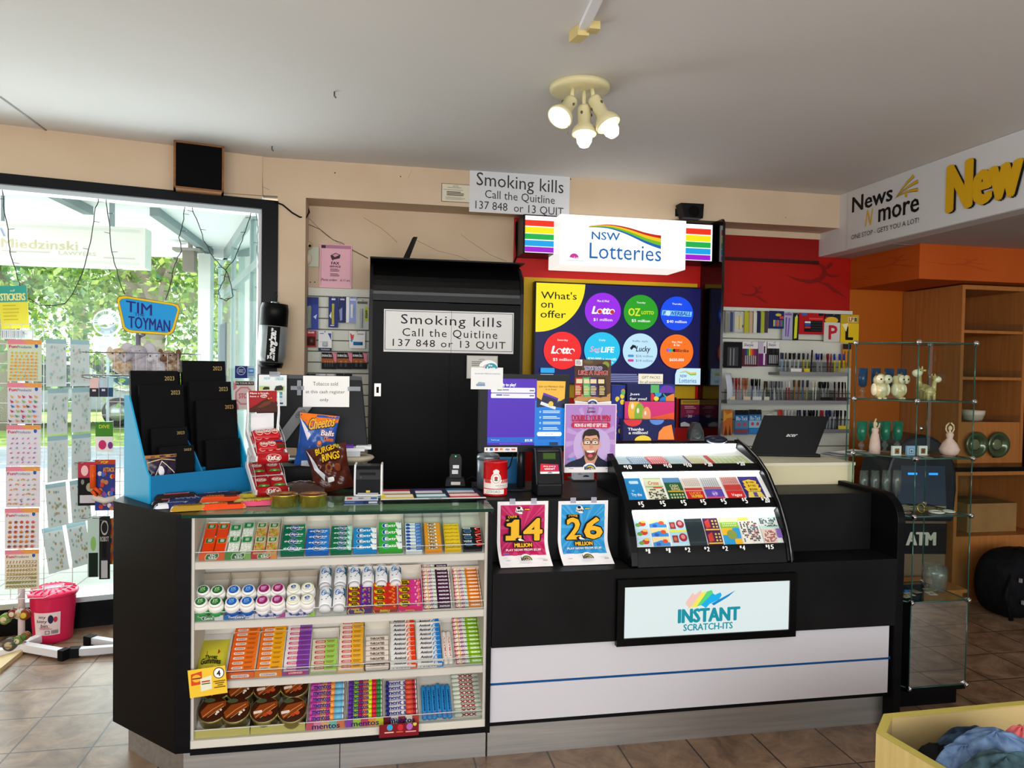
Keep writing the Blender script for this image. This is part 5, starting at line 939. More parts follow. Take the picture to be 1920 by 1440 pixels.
for x,w,y,zt,h,lb,yr in ((.012,.19,.178,.505,.29,'big black diary at the back of the outer column',1),(.028,.175,.132,.448,.285,'black diary second from the back in the outer column',1),(.05,.145,.086,.277,.2,'smaller black diary third from the back in the outer column',1),(.06,.14,.042,.207,.15,'small black diary at the front of the outer column behind the nut bag',1),
    (.2,.02,.2,.5,.29,'black diary edge showing between the two back diaries',0),(.218,.19,.178,.548,.29,'tallest black diary at the back of the inner column',1),(.226,.185,.132,.460,.29,'black diary in the middle of the inner column',1),(.232,.18,.086,.383,.27,'black diary third from the back in the inner column',1),(.25,.15,.042,.222,.2,'black diary turned spine out at the front of the inner column',0)):
    d=diary(w,h,yr);p=rot2(x,y,AR);d.location=ds.location+p+Vector((0,0,max(.014,zt-h)));d.rotation_euler=(-.10,0,AR);tag(d,lb,'diary','black 2023 diaries in the blue stand')
b=MB();b.box(0,0,0,.075,.04,.075,M('#77785f',.5));b.box(.018,-.0006,.0,.05,-.0001,.075,'#0d0d0f');b.box(.05,-.0006,0,.054,-.0001,.075,'#d9d6c8');A=Art();A.lines(30,30,60,80,4,'#c8b46a');b.art(A,plane_map((0,-.001,0),(.075,0,0),(0,0,.075),Vector((0,-1,0))));o=b.build('small_box',loc=ds.location+rot2(.125,.028,AR)+Vector((0,0,.014)),rz=AR);tag(o,'small olive box with a black band inside the blue stand','box')
def pouch(name,label,cat,loc,rz,w,h,t,col,A=None,tilt=0,parts=None,roll=0,rough=.25,cr=0):
    """an upright sealed snack bag: pinched top and bottom, full in the middle"""
    r=random.Random(len(name)+int(w*1000));mt=M(col,rough,coat=.3);mb=MB()
    def fn(u,v,k,s=-1):
        f=(math.sin(math.pi*min(1,max(0,v)))**.55)*(math.sin(math.pi*min(1,max(0,u)))**.6);ww=w*(1-.10*math.sin(math.pi*v));wr=.004*math.sin(u*19+v*7)*math.sin(v*23)*(1+cr)
        return Vector(((u-.5)*ww,s*(t/2*f+wr*f+k+.0006),v*h))
    mb.grid(lambda p,q:fn(p,q,0),18,22,mt);mb.grid(lambda p,q:fn(p,q,0,1),18,22,mt,flip=True)
    if A:mb.art(A.split([i/14 for i in range(1,14)],[i/16 for i in range(1,16)]),fn,.0004)
    o=mb.build(name,loc=loc);o.rotation_euler=(tilt,roll,rz);return tag(o,label,cat)
A=Art(0,0,240,200);A.p([(0,0),(240,0),(240,14),(0,14)],'#a8743a').line([(8,34),(120,20),(232,30)],4,'#d8b47a').line([(8,34),(20,180)],4,'#d8b47a').line([(30,130),(120,30),(225,90)],5,'#e8dcc0').c(110,78,22,'#dfe0ea',26).t("NOBBY'S",60,108,232,150,'#f2ead8',.06).t('NUTS',80,156,200,182,'#d8b47a',.05)
p=ds.location+rot2(.05,.034,AR)+Vector((0,0,.012));pouch('nut_bag','dark purple nut bag standing in front of the small diary','bag',p+Vector((.012,.006,.002)),AR-.06,.12,.165,.026,'#2a2038',A,-.12)
# kitkat style stand
KR=math.radians(23);ks=empty('chocolate_stand',(-.466,3.112,T0),KR,'white curved two tier stand of red chocolate bars','stand');WP_=M('#eceef2',.35);KW=.135;RED_=M('#b0141c',.3)
for nm,x in (('side_rail',0),('side_rail',KW-.008)):
    b=MB()
    for z in (0,.135):b.prism([(-.045,z+.012),(-.05,z+.035),(-.035,z+.03),(.105,z+.128),(.12,z+.128),(.12,z+.105),(-.02,z+.006)],x,x+.008,WP_,'x')
    b.prism([(.05,.07),(.105,.12),(.085,.19),(.03,.165),(.045,.155),(.08,.165),(.09,.12)],x,x+.008,WP_,'x');b.prism([(.105,.24),(.12,.25),(.10,.33),(.11,.41),(.10,.42),(.088,.33)],x,x+.008,WP_,'x');b.build(nm,ks,bev=.002)
for k,z in enumerate((0,.135)):
    b=MB();b.prism([(-.03,z+.02),(.11,z+.118),(.11,z+.113),(-.027,z+.015)],.008,KW-.008,WP_,'x');b.build('tray',ks)
    b=MB();b.lathe([(.0,.008),(.021,.008),(.021,KW-.008),(0,KW-.008)],RED_,16,(0,-.04,z+.022),'x');A=Art();A.c(50,50,22,'#f0ece4',44).c(50,50,20,'#b0141c',39).t('KitKat',32,30,68,72,'#f0ece4',.04,.15);b.art(A,lambda u,v,kk:Vector((KW*u,-.04-(.0212+kk)*math.cos((v-.4)*2),z+.022+(.0212+kk)*math.sin((v-.4)*2))),.0003);b.build('front_roll',ks)
    for x in (.008,KW-.008):b=MB();b.add([(x,-.03,z+.045),(x,.0,z+.1),(x,.09,z+.16),(x,.1,z+.125)],[(0,1,2,3)],ACR);b.tube([(x,-.03,z+.045),(x,.0,z+.1),(x,.09,z+.16)],.0008,M('#eef2f2',.2),4);b.build('acrylic_side',ks)
b=MB();b.box(.01,.106,.335,KW-.01,.11,.425,M('#a3161c',.35));A=Art(0,0,230,240);A.t('Have a break,',8,16,165,40,'#f4ece4',.05).t('have a',8,52,80,70,'#f4ece4',.05).c(120,60,28,'#f0ece4',18).t('KitKat',100,50,142,70,'#a3161c',.05).p([(0,240),(0,200),(70,150),(110,110),(150,90),(200,130),(230,120),(230,240)],'#4a2418').p([(60,185),(130,120),(190,110),(170,150),(100,190)],'#6a3822').c(160,88,8,'#d89a2c').c(180,82,6,'#d89a2c')
b.art(A,plane_map((.01,.1055,.335),(KW-.02,0,0),(0,0,.09),Vector((0,-1,0))));b.build('header_card',ks);b=MB();b.box(.02,.112,.13,KW-.02,.115,.33,WP_);b.build('back_panel',ks)
def bar(name,L,w,h,col,A=None,ends=None):
    mb=MB();mt=M(col,.25,coat=.4);em=M(ends,.3) if ends else mt
    def fn(u,v,k):
        e=min(1,min(u,1-u)/.09);f=e**.5 if e < 1 else 1;sv=math.sin(math.pi*max(0,min(1,v)))**.35
        return Vector(((u-.5)*L,(v-.5)*w*(.8+.2*f),.001+h*f*sv*(1-.06*math.sin(u*40)*(1-e))+k))
    mb.grid(lambda p,q:fn(p,q,0),22,8,mt);mb.grid(lambda p,q:Vector(((p-.5)*L,(q-.5)*w*.9,0)),2,1,mt,flip=True)
    for x in (0,.93):mb.grid(lambda p,q:fn(x+.07*p,q,.0004),4,6,em)
    if A:mb.art(A.split([i/20 for i in range(1,20)],[.1,.2,.3,.4,.5,.6,.7,.8,.9]),fn,.0003)
    return mb.build(name)
def kart(n=3,blue=False):
    A=Art(0,0,300,100)
    for i in range(n):A.c(70+i*80,48,42,'#f0e8e0',34).c(70+i*80,48,38,'#c0141c',30).t('KitKat',36+i*80,32,104+i*80,64,'#f4ece4',.04,.2)
    if blue:A.r(190,0,290,38,'#3a4a9c').r(200,70,290,100,'#5a2c14')
    return A
kz=lambda t,z,h=0:Vector((0,-.03+.14*t,z+.0205+.098*t))
k1=bar('chocolate_bar',.115,.05,.014,'#c0141c',kart(3));k1b=bar('chocolate_bar',.115,.045,.014,'#c0141c',kart(2,True))
def on_stand(o,x,t,z,lb,rz=0,h=.002):
    p=kz(t,z);r=rot2(x,p.y-h*.55,KR);o.location=ks.location+Vector((r.x,r.y,p.z+h));m=Matrix.Rotation(KR,4,'Z') @ Matrix.Rotation(math.radians(35),4,'X') @ Matrix.Rotation(rz,4,'Z');o.rotation_euler=m.to_euler();tag(o,lb,'chocolate bar','red chocolate bars on the white stand')
on_stand(k1,KW/2+.002,.72,.135,'red chocolate bar on the upper tier, top of the back pile',0,.018);on_stand(dup(k1),KW/2,.68,.135,'red chocolate bar on the upper tier, underneath the back bar',.03,.002)
on_stand(k1b,KW/2+.006,.3,.135,'red chocolate bar with a blue flash on the upper tier front',0,.016);on_stand(dup(k1),KW/2,.26,.135,'red chocolate bar on the upper tier, underneath the front bar',-.02,.001)
A=Art(0,0,100,130);A.c(50,40,36,'#e8dcd4',20).c(50,40,33,'#a0121a',17).t('KitKat',20,29,80,52,'#f0e6de',.04,.2).p([(10,118),(30,95),(60,90),(92,104),(88,120)],'#4a8a34').c(54,112,12,'#c8d8a0',6);k2=bar('chocolate_bar',.06,.055,.014,'#a0121a',None);
def slab(A):
    mb=MB();mt=M('#a0121a',.25,coat=.3);mb.box(-.03,-.034,0,.03,.034,.012,mt);mb.art(A,plane_map((-.03,-.034,.0121),(.06,0,0),(0,.068,0)));return mb.build('chocolate_block',bev=0)
bpy.data.objects.remove(k2);s1=slab(A);n_=0
for t,x,lb in ((.76,.036,'back outer'),(.76,.1,'back inner'),(.25,.036,'front outer'),(.25,.1,'front inner')):
    o=s1 if not n_ else dup(s1);n_=1;on_stand(o,x,t,0,f'square red chocolate block on the lower tier, {lb} corner',0,.002)
# loose bars along the counter edge
def bart(word,tc,extra=None,x0=20,x1=80,y0=25,y1=75):
    A=Art()
    if extra:extra(A)
    A.t(word,x0,y0,x1,y1,tc,.06,.15);return A
sn=lambda A:A.r(22,12,80,62,'#e8e4ec').r(22,62,80,80,'#a01c24')
def lay(o,px,py,rz,lb,z=0,grp='loose bars along the counter edge'):
    p=PZ(px,py,TOPZ+.012+z);o.location=Vector((p.x,p.y,TOPZ+.0012+z));o.rotation_euler=(0,0,math.radians(rz));tag(o,lb,'chocolate bar',grp);return o
dk_='#241412';s=bar('chocolate_bar',.155,.042,.017,dk_,bart('SNICKERS','#1c2f7c',sn,25,78,20,55));lay(s,330,928,22,'dark brown bar with a white nameplate on top of another',.016);lay(dup(s),326,938,22,'dark brown bar underneath the other dark brown bar')
lay(bar('chocolate_bar',.2,.05,.018,'#1c1438',bart('MILK BAR','#c8b8e0',lambda A:A.c(78,60,8,'#6a3a1c',26).c(88,50,6,'#7a4626',22),24,70,30,62)),408,927,22,'long deep purple bar with brown nuts beside the blue stand',.0)
lay(bar('chocolate_bar',.15,.045,.018,'#1c2a6a',bart('Bounty','#a8c0e8',lambda A:A.p([(0,0),(24,0),(34,100),(0,100)],'#e4e8f0'))),330,946,14,'navy and white bar at the chamfered counter corner')
lay(bar('chocolate_bar',.15,.045,.018,'#1a2450',bart('DARK','#7a8cc0'),'#d8dce8'),352,937,16,'plain navy bar tucked behind the gold bar')
lay(bar('chocolate_bar',.135,.045,.02,'#b08a2a',bart('Flake','#8a6a18'),'#d8c88a'),357,951,12,'gold foil bar at the front of the counter edge')
og=bar('chocolate_bar',.155,.045,.02,'#ea4a14',bart('Reese','#f2b81c',lambda A:A.r(58,52,88,82,'#5a1c0c'),16,58,20,60),'#f0a070');lay(og,414,934,15,'orange bar behind the other orange bar');lay(dup(og),420,948,12,'orange bar at the front beside the gold bar')
yb=bar('chocolate_bar',.19,.035,.016,'#c8b83a',bart('crunchie','#8a7a1c',None,18,80));lay(yb,490,926,16,'long yellow bar right in front of the white chocolate stand');lay(dup(yb),486,936,13,'long yellow bar between the other yellow bar and the pink bar')
lay(bar('chocolate_bar',.135,.035,.018,'#e0507a',bart('Fruit','#f0c83a',lambda A:A.c(52,50,12,'#c8304a',30),40,62)),482,942,8,'short pink bar beside the gold tin')
# gold tins, cake, snack bags
for i,(px,lb) in enumerate(((532,'open gold sweets tin at the glass edge, next to the yellow bars'),(586,'open gold sweets tin at the glass edge, next to the burger rings bag'))):
    p=PZ(px,950,TOPZ);t=empty('gold_tin',(p.x,p.y+.015,T0),0,lb,'tin','gold tins on the glass top');g=M('#c9b455',.22,.9);b=MB();b.lathe([(.048,0),(.05,.002),(.05,.02),(.0515,.022),(.0515,.04),(.0525,.042),(.0525,.045)],g,32);b.build('tin_body',t);b=MB();b.lathe([(.0525,.045),(.05,.0465),(.049,.045),(0,.0455)],M('#8c5a2c',.2,.3),32);A=Art();A.p([(20,60),(50,20),(85,40),(60,75)],'#b8742c').t('sweets',40,42,78,56,'#e8d8a8',.04);b.art(A,lambda u,v,k:Vector(((u-.5)*.09,(v-.5)*.09,.0462+k)));b.build('printed_lid',t)
A=Art();A.t('mud cake',30,40,78,58,'#c8b8a8',.02)
p=PZ(565,925,TOPZ);mb=MB();cm=M('#3a241c',.15,coat=.8)
def cake(u,v,k):f=math.sin(math.pi*u)**.4*math.sin(math.pi*v)**.5;return Vector(((u-.5)*.19,(v-.5)*.11,.004+.042*f+.003*math.sin(u*31)*math.sin(v*17)*f+k))
mb.grid(lambda a,c:cake(a,c,0),22,12,cm);mb.grid(lambda a,c:Vector(((a-.5)*.18,(c-.5)*.1,.0)),2,1,cm,flip=True);mb.art(A.split([i/12 for i in range(1,12)],[i/8 for i in range(1,8)]),cake,.0005);o=mb.build('mud_cake',loc=Vector((p.x,p.y+.03,T0)),rz=.1);tag(o,'clear wrapped brown mud cake behind the gold tins','cake')
A=Art(670,435,1065,950);CY_='#f2b43a';A.p([(670,490),(670,435),(1065,435),(1065,500),(800,560)],'#ee7a1c').p([(670,480),(800,640),(770,700),(700,560)],'#e8e4ee').p([(700,470),(790,580),(740,540)],'#ee7a1c').t('Cheetos',762,482,1040,606,'#17130f',.10,.15,1,-60).t('Cheetos',768,488,1034,598,CY_,.04,.15,1,-60).t('Balls',905,580,1050,640,'#d84a1c',.1,.1).t('Balls',908,584,1046,636,'#ffffff',.03,.1).t('Cheese',946,642,1050,690,'#ee7a1c',.06)
for x,y,r in ((905,712,26),(1000,770,36),(1055,830,24),(850,800,22),(960,880,24)):A.c(x,y,r,'#c8501c').c(x-r*.15,y-r*.2,r*.75,'#ea8436')
A.p([(745,950),(740,900),(800,890),(830,950)],'#dfe0ec')
ch=PY(595,868,3.41);ch.z=.976+.1055;pouch('snack_bag','tall blue and orange cheese ball bag leaning on the monitor','bag',ch+Vector((-.015,0,0)),0,.175,.235,.06,'#2a56a8',A,-.05,roll=.1)
A=Art(815,865,1260,1290);A.t('BURGER',900,885,1160,960,'#1c120e',.11,.1,1,-45).t('BURGER',906,890,1154,955,'#f2c41c',.05,.1,1,-45).t('RINGS',955,950,1180,1035,'#1c120e',.12,.1,1,-10).t('RINGS',962,956,1172,1028,'#f2c41c',.05,.1,1,-10).c(1020,1090,40,'#8c4a24').c(1120,1100,36,'#7a3a1c').c(1020,1090,22,'#4a1c10').c(1160,900,20,'#8a9a3a').p([(820,880),(900,1080),(960,1150),(950,1200),(850,1080)],'#c8ccd4').rr(985,1180,1055,1222,10,'#e8e8ea')
p=PZ(622,922,TOPZ);pouch('snack_bag','crumpled brown bag of burger rings leaning beside the gold tin','bag',Vector((p.x+.01,p.y+.02,T0)),.12,.175,.2,.07,'#4a1a10',A,-.35,roll=-.18,cr=1.5)
b=MB();p0=PZ(610,946,TOPZ)
# label printer
lpn=empty('label_printer',PZ(691,931,TOPZ)+Vector((0,.055,.0015)),-.05,'small black and white label printer on the glass counter top','printer');b=MB();WPl=M('#e9eaec',.35);pf=[(-.05,.0),(-.053,.07),(-.044,.115),(-.03,.128),(.05,.128),(.055,0)]
for x in (-.058,.05):b.prism(pf,x,x+.008,WPl,'x')
b.build('side_cover',lpn,bev=.003);b=MB();b.prism([(-.047,.004),(-.049,.068),(-.041,.108),(-.028,.121),(.05,.121),(.053,.004)],-.05,.05,M('#15161a',.25),'x');b.box(-.05,-.05,0,.05,-.047,.006,WPl);A=Art();A.r(15,12,80,22,'#050506').r(42,82,58,90,'#d8b83a').r(8,92,92,96,'#c8c8cc').c(20,30,4,'#3a3c42');b.art(A,lambda u,v,k:Vector((-.05+.1*u,-.0475-.0018*min(1,v*1.6)+max(0,v-.62)*.022-k-.001,.004+v*.105)));b.build('black_housing',lpn)
# flat cards lying under and on the glass
def flat(name,label,px0,px1,py0,py1,A,base,z=TOPZ+.0006,cat='card',w=None,d=None):
    c=PZ((px0+px1)/2,(py0+py1)/2,z);l,r_,t,u=PZ(px0,(py0+py1)/2,z),PZ(px1,(py0+py1)/2,z),PZ((px0+px1)/2,py0,z),PZ((px0+px1)/2,py1,z);w=w or r_.x-l.x;d=d or t.y-u.y
    b=MB();b.box(-w/2,-d/2,0,w/2,d/2,.0008,M(base,.4));b.art(A,lambda a,c_,k:Vector(((a-.5)*w,(c_-.5)*d,.0008+k)));return tag(b.build(name,loc=Vector((c.x,c.y,z))),label,cat)
A=Art(0,0,320,80);A.r(0,0,320,50,'#dfe3ea').r(0,44,320,80,'#1f4a94').r(20,12,70,30,'#d86a5a').r(130,14,180,26,'#8a94b8').r(250,12,310,30,'#3a7ac8').r(180,48,260,78,'#0d2f6a').r(10,58,100,66,'#8fb0e0').r(230,56,310,74,'#e4ecf6')
flat('payment_card_sign','blue and white card logo strip lying on the glass beside the label printer',646,709,931,946,A,'#dfe3ea')
A=Art(0,0,1150,110);A.r(0,0,1150,110,'#141838')
for i,(c1,c2) in enumerate((('#a8203c','#efe9e4'),('#3a1c6a','#e6e2ea'),('#1c6a9c','#dfe6ea'))):A.rr(20+i*370,4,340+i*370,50,8,c1).r(26+i*370,24,334+i*370,48,c2)
for i,(c1,c2) in enumerate((('#e8d44a','#f2efe4'),('#1c8aa0','#e2eef0'),('#c8303c','#f0d8d8'))):A.rr(20+i*370,56,360+i*370,96,8,c1).r(26+i*370,62,350+i*370,84,c2)
A.r(0,98,1150,110,'#f0f0ee').c(20,78,34,'#f0e04a',26).t('Lotto results',520,99,660,108,'#2a2a2a',.03);flat('game_mat','dark printed lottery mat with six coloured panels on the glass',714,905,916,937,A,'#141838')
# scanner dock
dkk=empty('handset_dock',PZ(855,912,TOPZ)+Vector((0,.03,.0015)),-.1,'black cordless handset standing in its charging dock on the glass','handset');b=MB();b.prism([(-.045,0),(-.04,.028),(-.03,.034),(.03,.034),(.04,.028),(.045,0)],-.035,.035,M('#1c1d22',.4),'y');b.box(-.02,-.0362,.006,.022,-.0352,.02,'#cfcac6');b.build('dock_base',dkk,bev=.002)
b=MB(T=Matrix.Rotation(-.14,4,'X'));b.prism([(-.026,.02),(-.028,.12),(-.02,.14),(.02,.14),(.028,.12),(.026,.02)],-.012,.016,M('#101114',.35),'y');b.ell((0,-.0125,.13),.003,M('#30e060',.3,emit=3),8,5);b.box(-.012,-.0132,.075,.016,-.0122,.09,'#d8dce6');b.box(-.016,-.0132,.05,.012,-.0122,.068,'#cfd2da');b.build('handset',dkk,bev=.002);b=MB();b.tube([(.04,.02,.015),(.08,.03,.035),(.11,.0,.02),(.12,-.04,.004)],.0018,BLKM,5);b.build('lead',dkk)
# ------------------------------------------------------------------ things on the sales counter
cn=empty('metal_canister',PZ(913,918,TOPZ)+Vector((0.01,.04,.0015)),0,'grey metal canister with a knobbed lid behind the red charity tin','canister');b=MB();GM=M('#8f9aa3',.3,.7);b.lathe([(.05,0),(.05,.135)],GM,28);b.build('can_body',cn);b=MB();b.lathe([(.052,.13),(.052,.14),(.045,.152),(.012,.16),(.008,.165),(.009,.172),(0,.175)],GM,28);b.build('can_lid',cn)
ct=empty('charity_tin',PZ(932,931,TOPZ)+Vector((0,.05,.0015)),0,'red fire service charity tin with a white OTFORD label','tin');RD=M('#c8121a',.25,coat=.5);b=MB();R_=.052;b.lathe([(R_,0),(R_,.004),(R_-.001,.005),(R_-.001,.137),(R_,.138),(R_,.142),(R_-.005,.1425),(0,.1415)],RD,36)
A=Art(0,0,100,100);A.r(0,52,100,78,'#f0ece6',10)
for i in range(5):A.p([(4+i*5,52),(8+i*5,52),(11+i*5,62),(7+i*5,62)],'#c8121a').p([(66+i*6,52),(70+i*6,52),(66+i*6,62),(62+i*6,62)],'#c8121a')
A.c(46,48,15,'#f0ece6',17).c(46,48,12,'#c8121a',13.5).c(46,48,11,'#f0ece6',12.5).c(46,46,5,'#d0202c',4).c(46,52,5,'#3a7a5a',3).c(46,27,9,'#f0ece6',6).c(46,22,2.5,'#f0ece6',2).r(38,27,54,33,'#f0ece6').t('volunteers',44,66,78,70,'#8a8a8a').t('rural fire',52,72,82,75,'#a0a0a0').r(8,80,70,94,'#f4f2ee',6).t('OTFORD',18,83,58,91,'#6a6a6a')
b.art(A,lambda u,v,k:Vector(((R_+k)*math.sin((u-.5)*2.7),-(R_+k)*math.cos((u-.5)*2.7),v*.142)));b.build('tin_body',ct);b=MB();b.box(-.02,-.004,.1412,.02,.004,.1432,'#5a0a0e');b.build('coin_slot',ct)
b=MB();q=PZ(955,905,TOPZ);b.box(-.05,0,0,.05,.06,.12,M('#1c6aa0',.4));tag(b.build('blue_box',loc=Vector((q.x-.01,3.32,T0)),rz=.0),'blue box behind the charity tin under the lottery terminal','box')
lm=empty('lottery_terminal',(.665,3.2,T0),0,'black touch screen lottery terminal on a post facing the shop','monitor');o=lm.location;Y_=3.15
a,c,t,u=PY(899,775,Y_),PY(1067,778,Y_),PY(985,702,Y_),PY(980,847,Y_);xa,xb,zt,zb=a.x,c.x,t.z,u.z;b=MB();b.box(xa,Y_,zb,xb,Y_+.045,zt,M('#1b1d22',.35))
A=Art(522,285,1305,920);A.r(590,322,1015,865,E('#4a1cb4')).p([(1015,335),(1268,338),(1262,480),(1262,500),(1140,560),(1015,495)],E('#f0b83a')).r(1000,500,1262,870,E('#0d7ad8')).p([(1015,470),(1140,545),(1262,480),(1262,560),(1140,545),(1015,555)],E('#101c3c')).p([(1075,432),(1205,478),(1180,572),(1045,530)],E('#1a1640')).p([(1075,432),(1205,478),(1200,492),(1068,450)],E('#5a2ab0')).p([(1045,530),(1055,505),(1185,550),(1180,572)],E('#dfe6ea')).c(1140,525,22,E('#e8c84a'))
A.r(592,800,1000,845,E('#1c62c8')).t('Get ready to play!',617,358,830,392,E('#ffffff'),.04).rr(616,395,998,436,8,E('#eceaf2')).rr(616,442,998,480,8,E('#eceaf2')).r(670,406,710,420,E('#7f9a2c')).r(715,408,770,418,E('#8a8a94')).r(950,412,990,422,E('#6a6a74')).r(662,450,712,460,E('#1f3f8c')).r(720,452,775,460,E('#8a8a94')).r(950,454,990,464,E('#6a6a74')).t('Total to pay',622,815,695,830,E('#dfe8fa')).t('$15.50',915,815,980,838,E('#ffffff'),.05).t('Please check that your items are correct',695,850,875,858,E('#c8b8f0')).t('Join our Members Club',1030,374,1248,394,E('#3a2c10'),.01).t('it is free!',1090,398,1185,412,E('#3a2c10'),.01)
for i in range(4):A.c(1045,590+i*46,9,E('#8fd0ff')).lines(1068,580+i*46,1225,606+i*46,2,E('#d8ecff'),.5,i)
A.rr(1018,755,1236,790,16,E('#ffffff')).t('Join us now',1090,766,1160,780,E('#3a4a6a')).lines(1030,800,1230,822,2,E('#0a5cb0')).r(1130,840,1205,866,E('#12345a')).r(565,880,848,918,'#f2f2f2').r(612,886,638,908,'#2a6ab8').r(655,886,682,908,'#c83a3a').c(706,895,8,'#e8501c').c(718,895,8,'#f0a02c').t('VISA',745,890,780,906,'#1f2f8c',.04,.2).r(797,892,832,902,'#c84a4a').r(580,888,590,906,'#5a5a60').lines(1095,924-16,1120,912,1,'#8a8c90')
b.art(A,plane_map((xa,Y_-.0015,zb),(xb-xa,0,0),(0,0,zt-zb),Vector((0,-1,0))))
for w in b.v:w -= o
b.build('touch_screen',lm,bev=0);b=MB();b.lathe([(.019,.006),(.019,zb-o.z+.06)],M('#23252c',.3,.4),20,(.0,.02,0));b.box(-.05,-.0,zb-o.z+.02,.05,.05,zb-o.z+.14,M('#1b1d22',.4));b.build('post',lm);b=MB();b.box(-.09,-.06,0,.09,.1,.008,M('#1b1d22',.4));b.build('foot_plate',lm);b=MB();b.tube([(-.03,.03,.17),(-.05,.02,.1),(-.09,.0,.06),(-.1,.0,.01)],.003,BLKM,5);b.build('cable',lm)
A=Art(460,165,735,405);A.r(460,165,735,405,'#eef0f0') if 0 else None
A.c(630,235,52,'#2f9aa8',44,20,0,180).c(600,235,40,'#e0a8c0',36,16,90,180).t('the',605,200,640,218,'#ffffff',.04).t('Lott',596,220,664,250,'#ffffff',.06).t('Australia Official Lotteries',495,272,705,282,'#7a9aa8').p([(505,372),(530,345),(580,350),(580,375),(520,378)],'#9ab0c8').t('Lotteries',510,360,580,378,'#4a6a9c')
x0,x1,y0,y1=883,943,678,731;lc=card('logo_card','white lottery logo card with a domed top on the terminal corner','sign',(883,689,943,730),3.135,None,'#eef1f1');w=.144;h_=.098
b=MB();pts=[(-.035+.0,h_)]+[(.005-.04*math.cos(math.radians(a)),h_+.028*math.sin(math.radians(a))) for a in range(0,181,15)]+[(.045,h_)];b.prism(pts,-.0012,0,M('#eef1f1',.5),'y');b.art(A,plane_map((-.0725,-.0016,0),(.145,0,0),(0,0,.127),Vector((0,-1,0))));b.build('logo_print',lc)
tk=empty('ticket_checker',PZ(1031,931,TOPZ)+Vector((0,.06,.0015)),0,'black ticket checker with a green screen and a red card on its slope','ticket checker');bk=M('#121317',.35);b=MB();b.prism([(-.06,0),(-.062,.05),(-.052,.06),(-.02,.185),(.0,.195),(.05,.19),(.06,0)],-.055,.055,bk,'x');b.build('housing',tk,bev=.006)
A=Art(1010,940,1235,1260);A.r(1070,950,1185,1020,'#2a3a1c').r(1076,956,1180,1012,M('#4f7a2a',.2,emit=.4)).p([(1048,1065),(1205,1075),(1210,1172),(1038,1170)],'#d8243c').p([(1130,1070),(1205,1075),(1210,1172),(1150,1171)],'#c02458').t('Are you a',1068,1084,1180,1104,'#ffffff',.05).t('winner?',1076,1106,1172,1130,'#ffffff',.05).r(1040,1150,1210,1172,'#f0eef0').c(1126,1168,22,'#8a94b8',18,14,0,180)
b=MB();sl=lambda u,v,k:Vector((-.055+.11*u,-.053+.033*v-k*.97-.0015,.058+.125*v+k*.26));b.art(A,sl);b.build('screen_and_card',tk)
for x in (-.057,.057):b=MB();b.tube([(x,-.062,.05),(x,-.054,.062),(x,-.022,.182),(x,-.002,.196)],.004,M('#3a3c42',.3),6);b.build('edge_trim',tk)
st=empty('poster_stand',PZ(1098,905,TOPZ)+Vector((0,.1,.0015)),0,'low white poster stand base under the purple lottery poster','stand');b=MB();b.box(-.05,-.06,0,.06,.05,.006,'#3a3c42');b.box(-.012,.02,.005,.012,.026,.45,M('#c8ccd0',.3));b.build('post',st);b=MB();b.box(-.045,-.055,.006,.055,-.01,.05,M('#cfd0d6',.4));A=Art();A.c(60,70,16,'#1c2c5c',20,12,0,180).lines(20,30,40,50,2,'#6a6a74');b.art(A,plane_map((-.045,-.056,.006),(.1,0,0),(0,0,.044),Vector((0,-1,0))));b.build('leaflet_box',st)
A=Art(1335,145,1645,535);A.r(1335,145,1645,535,'#5a4030').c(1600,190,30,'#8a9a3a').c(1450,165,40,'#6a5a3a',18).c(1360,260,50,'#4a2c20',70).c(1560,220,60,'#3a2a22',40).p([(1335,480),(1400,440),(1560,470),(1645,430),(1645,500),(1335,500)],'#c8955a').r(1338,148,1398,200,'#f2f0ee').lines(1345,158,1390,195,3,'#5a4a5a')
A.outline('TREAT DAD',1418,206,1566,232,4,'#e0d8ec').t('TREAT DAD',1418,206,1566,232,'#3a2c7a',.05).t('LIKE A KING!',1364,238,1616,276,'#f4ece8',.09).t('LIKE A KING!',1366,240,1614,274,'#c8242c',.04)
for (x,dx,c) in ((1372,-16,'#a8303a'),(1436,-4,'#5ab06a'),(1490,6,'#3a2c6a'),(1556,18,'#3a2a1c')):A.p([(x-36,300),(x+34,296),(x+34+dx,458),(x-20+dx,462)],c).r(x-26,312,x+26,348,'#e8d8b0').lines(x-24+dx*.5,370,x+26+dx*.5,450,6,'#f0dca0',.5)
A.p([(1335,535),(1335,495),(1440,505),(1530,505),(1645,497),(1645,535)],'#f2f0f0').c(1486,520,46,'#f2f0f0',40,20,0,180).c(1486,522,38,'#2c4a8c',30,16,0,180).c(1486,522,22,'#f2f0f0',16,12,0,180).t('Lott',1445,503,1512,524,'#1a1c3c',.06)
card('small_poster','treat dad scratch ticket poster in front of the big screen','poster',(1077,674,1145,760),3.19,A,'#5a4030')
A=Art(1255,525,1690,1108);A.r(1262,532,1684,1050,'#b48ad0')
for a in range(0,360,24):A.p([(1475,830)]+[(1475+300*math.cos(math.radians(a+d))*(.7),830+300*math.sin(math.radians(a+d))) for d in (0,9)],'#c4a2dc')
A.rr(1330,735,1640,1030,120,'#c9b2e4').t('Lotto',1440,576,1510,600,'#6a1a2c',.06,.2).lines(1446,553,1508,573,2,'#4a3a6a').t('DOUBLE YOUR WIN',1313,618,1637,668,'#c8184a',.05).r(1316,664,1634,674,'#b8305c').rr(1310,680,1636,730,22,'#c8184a').t('MON 05 & WED 07 SEPT 2022',1334,690,1608,722,'#f6ecf2',.06)
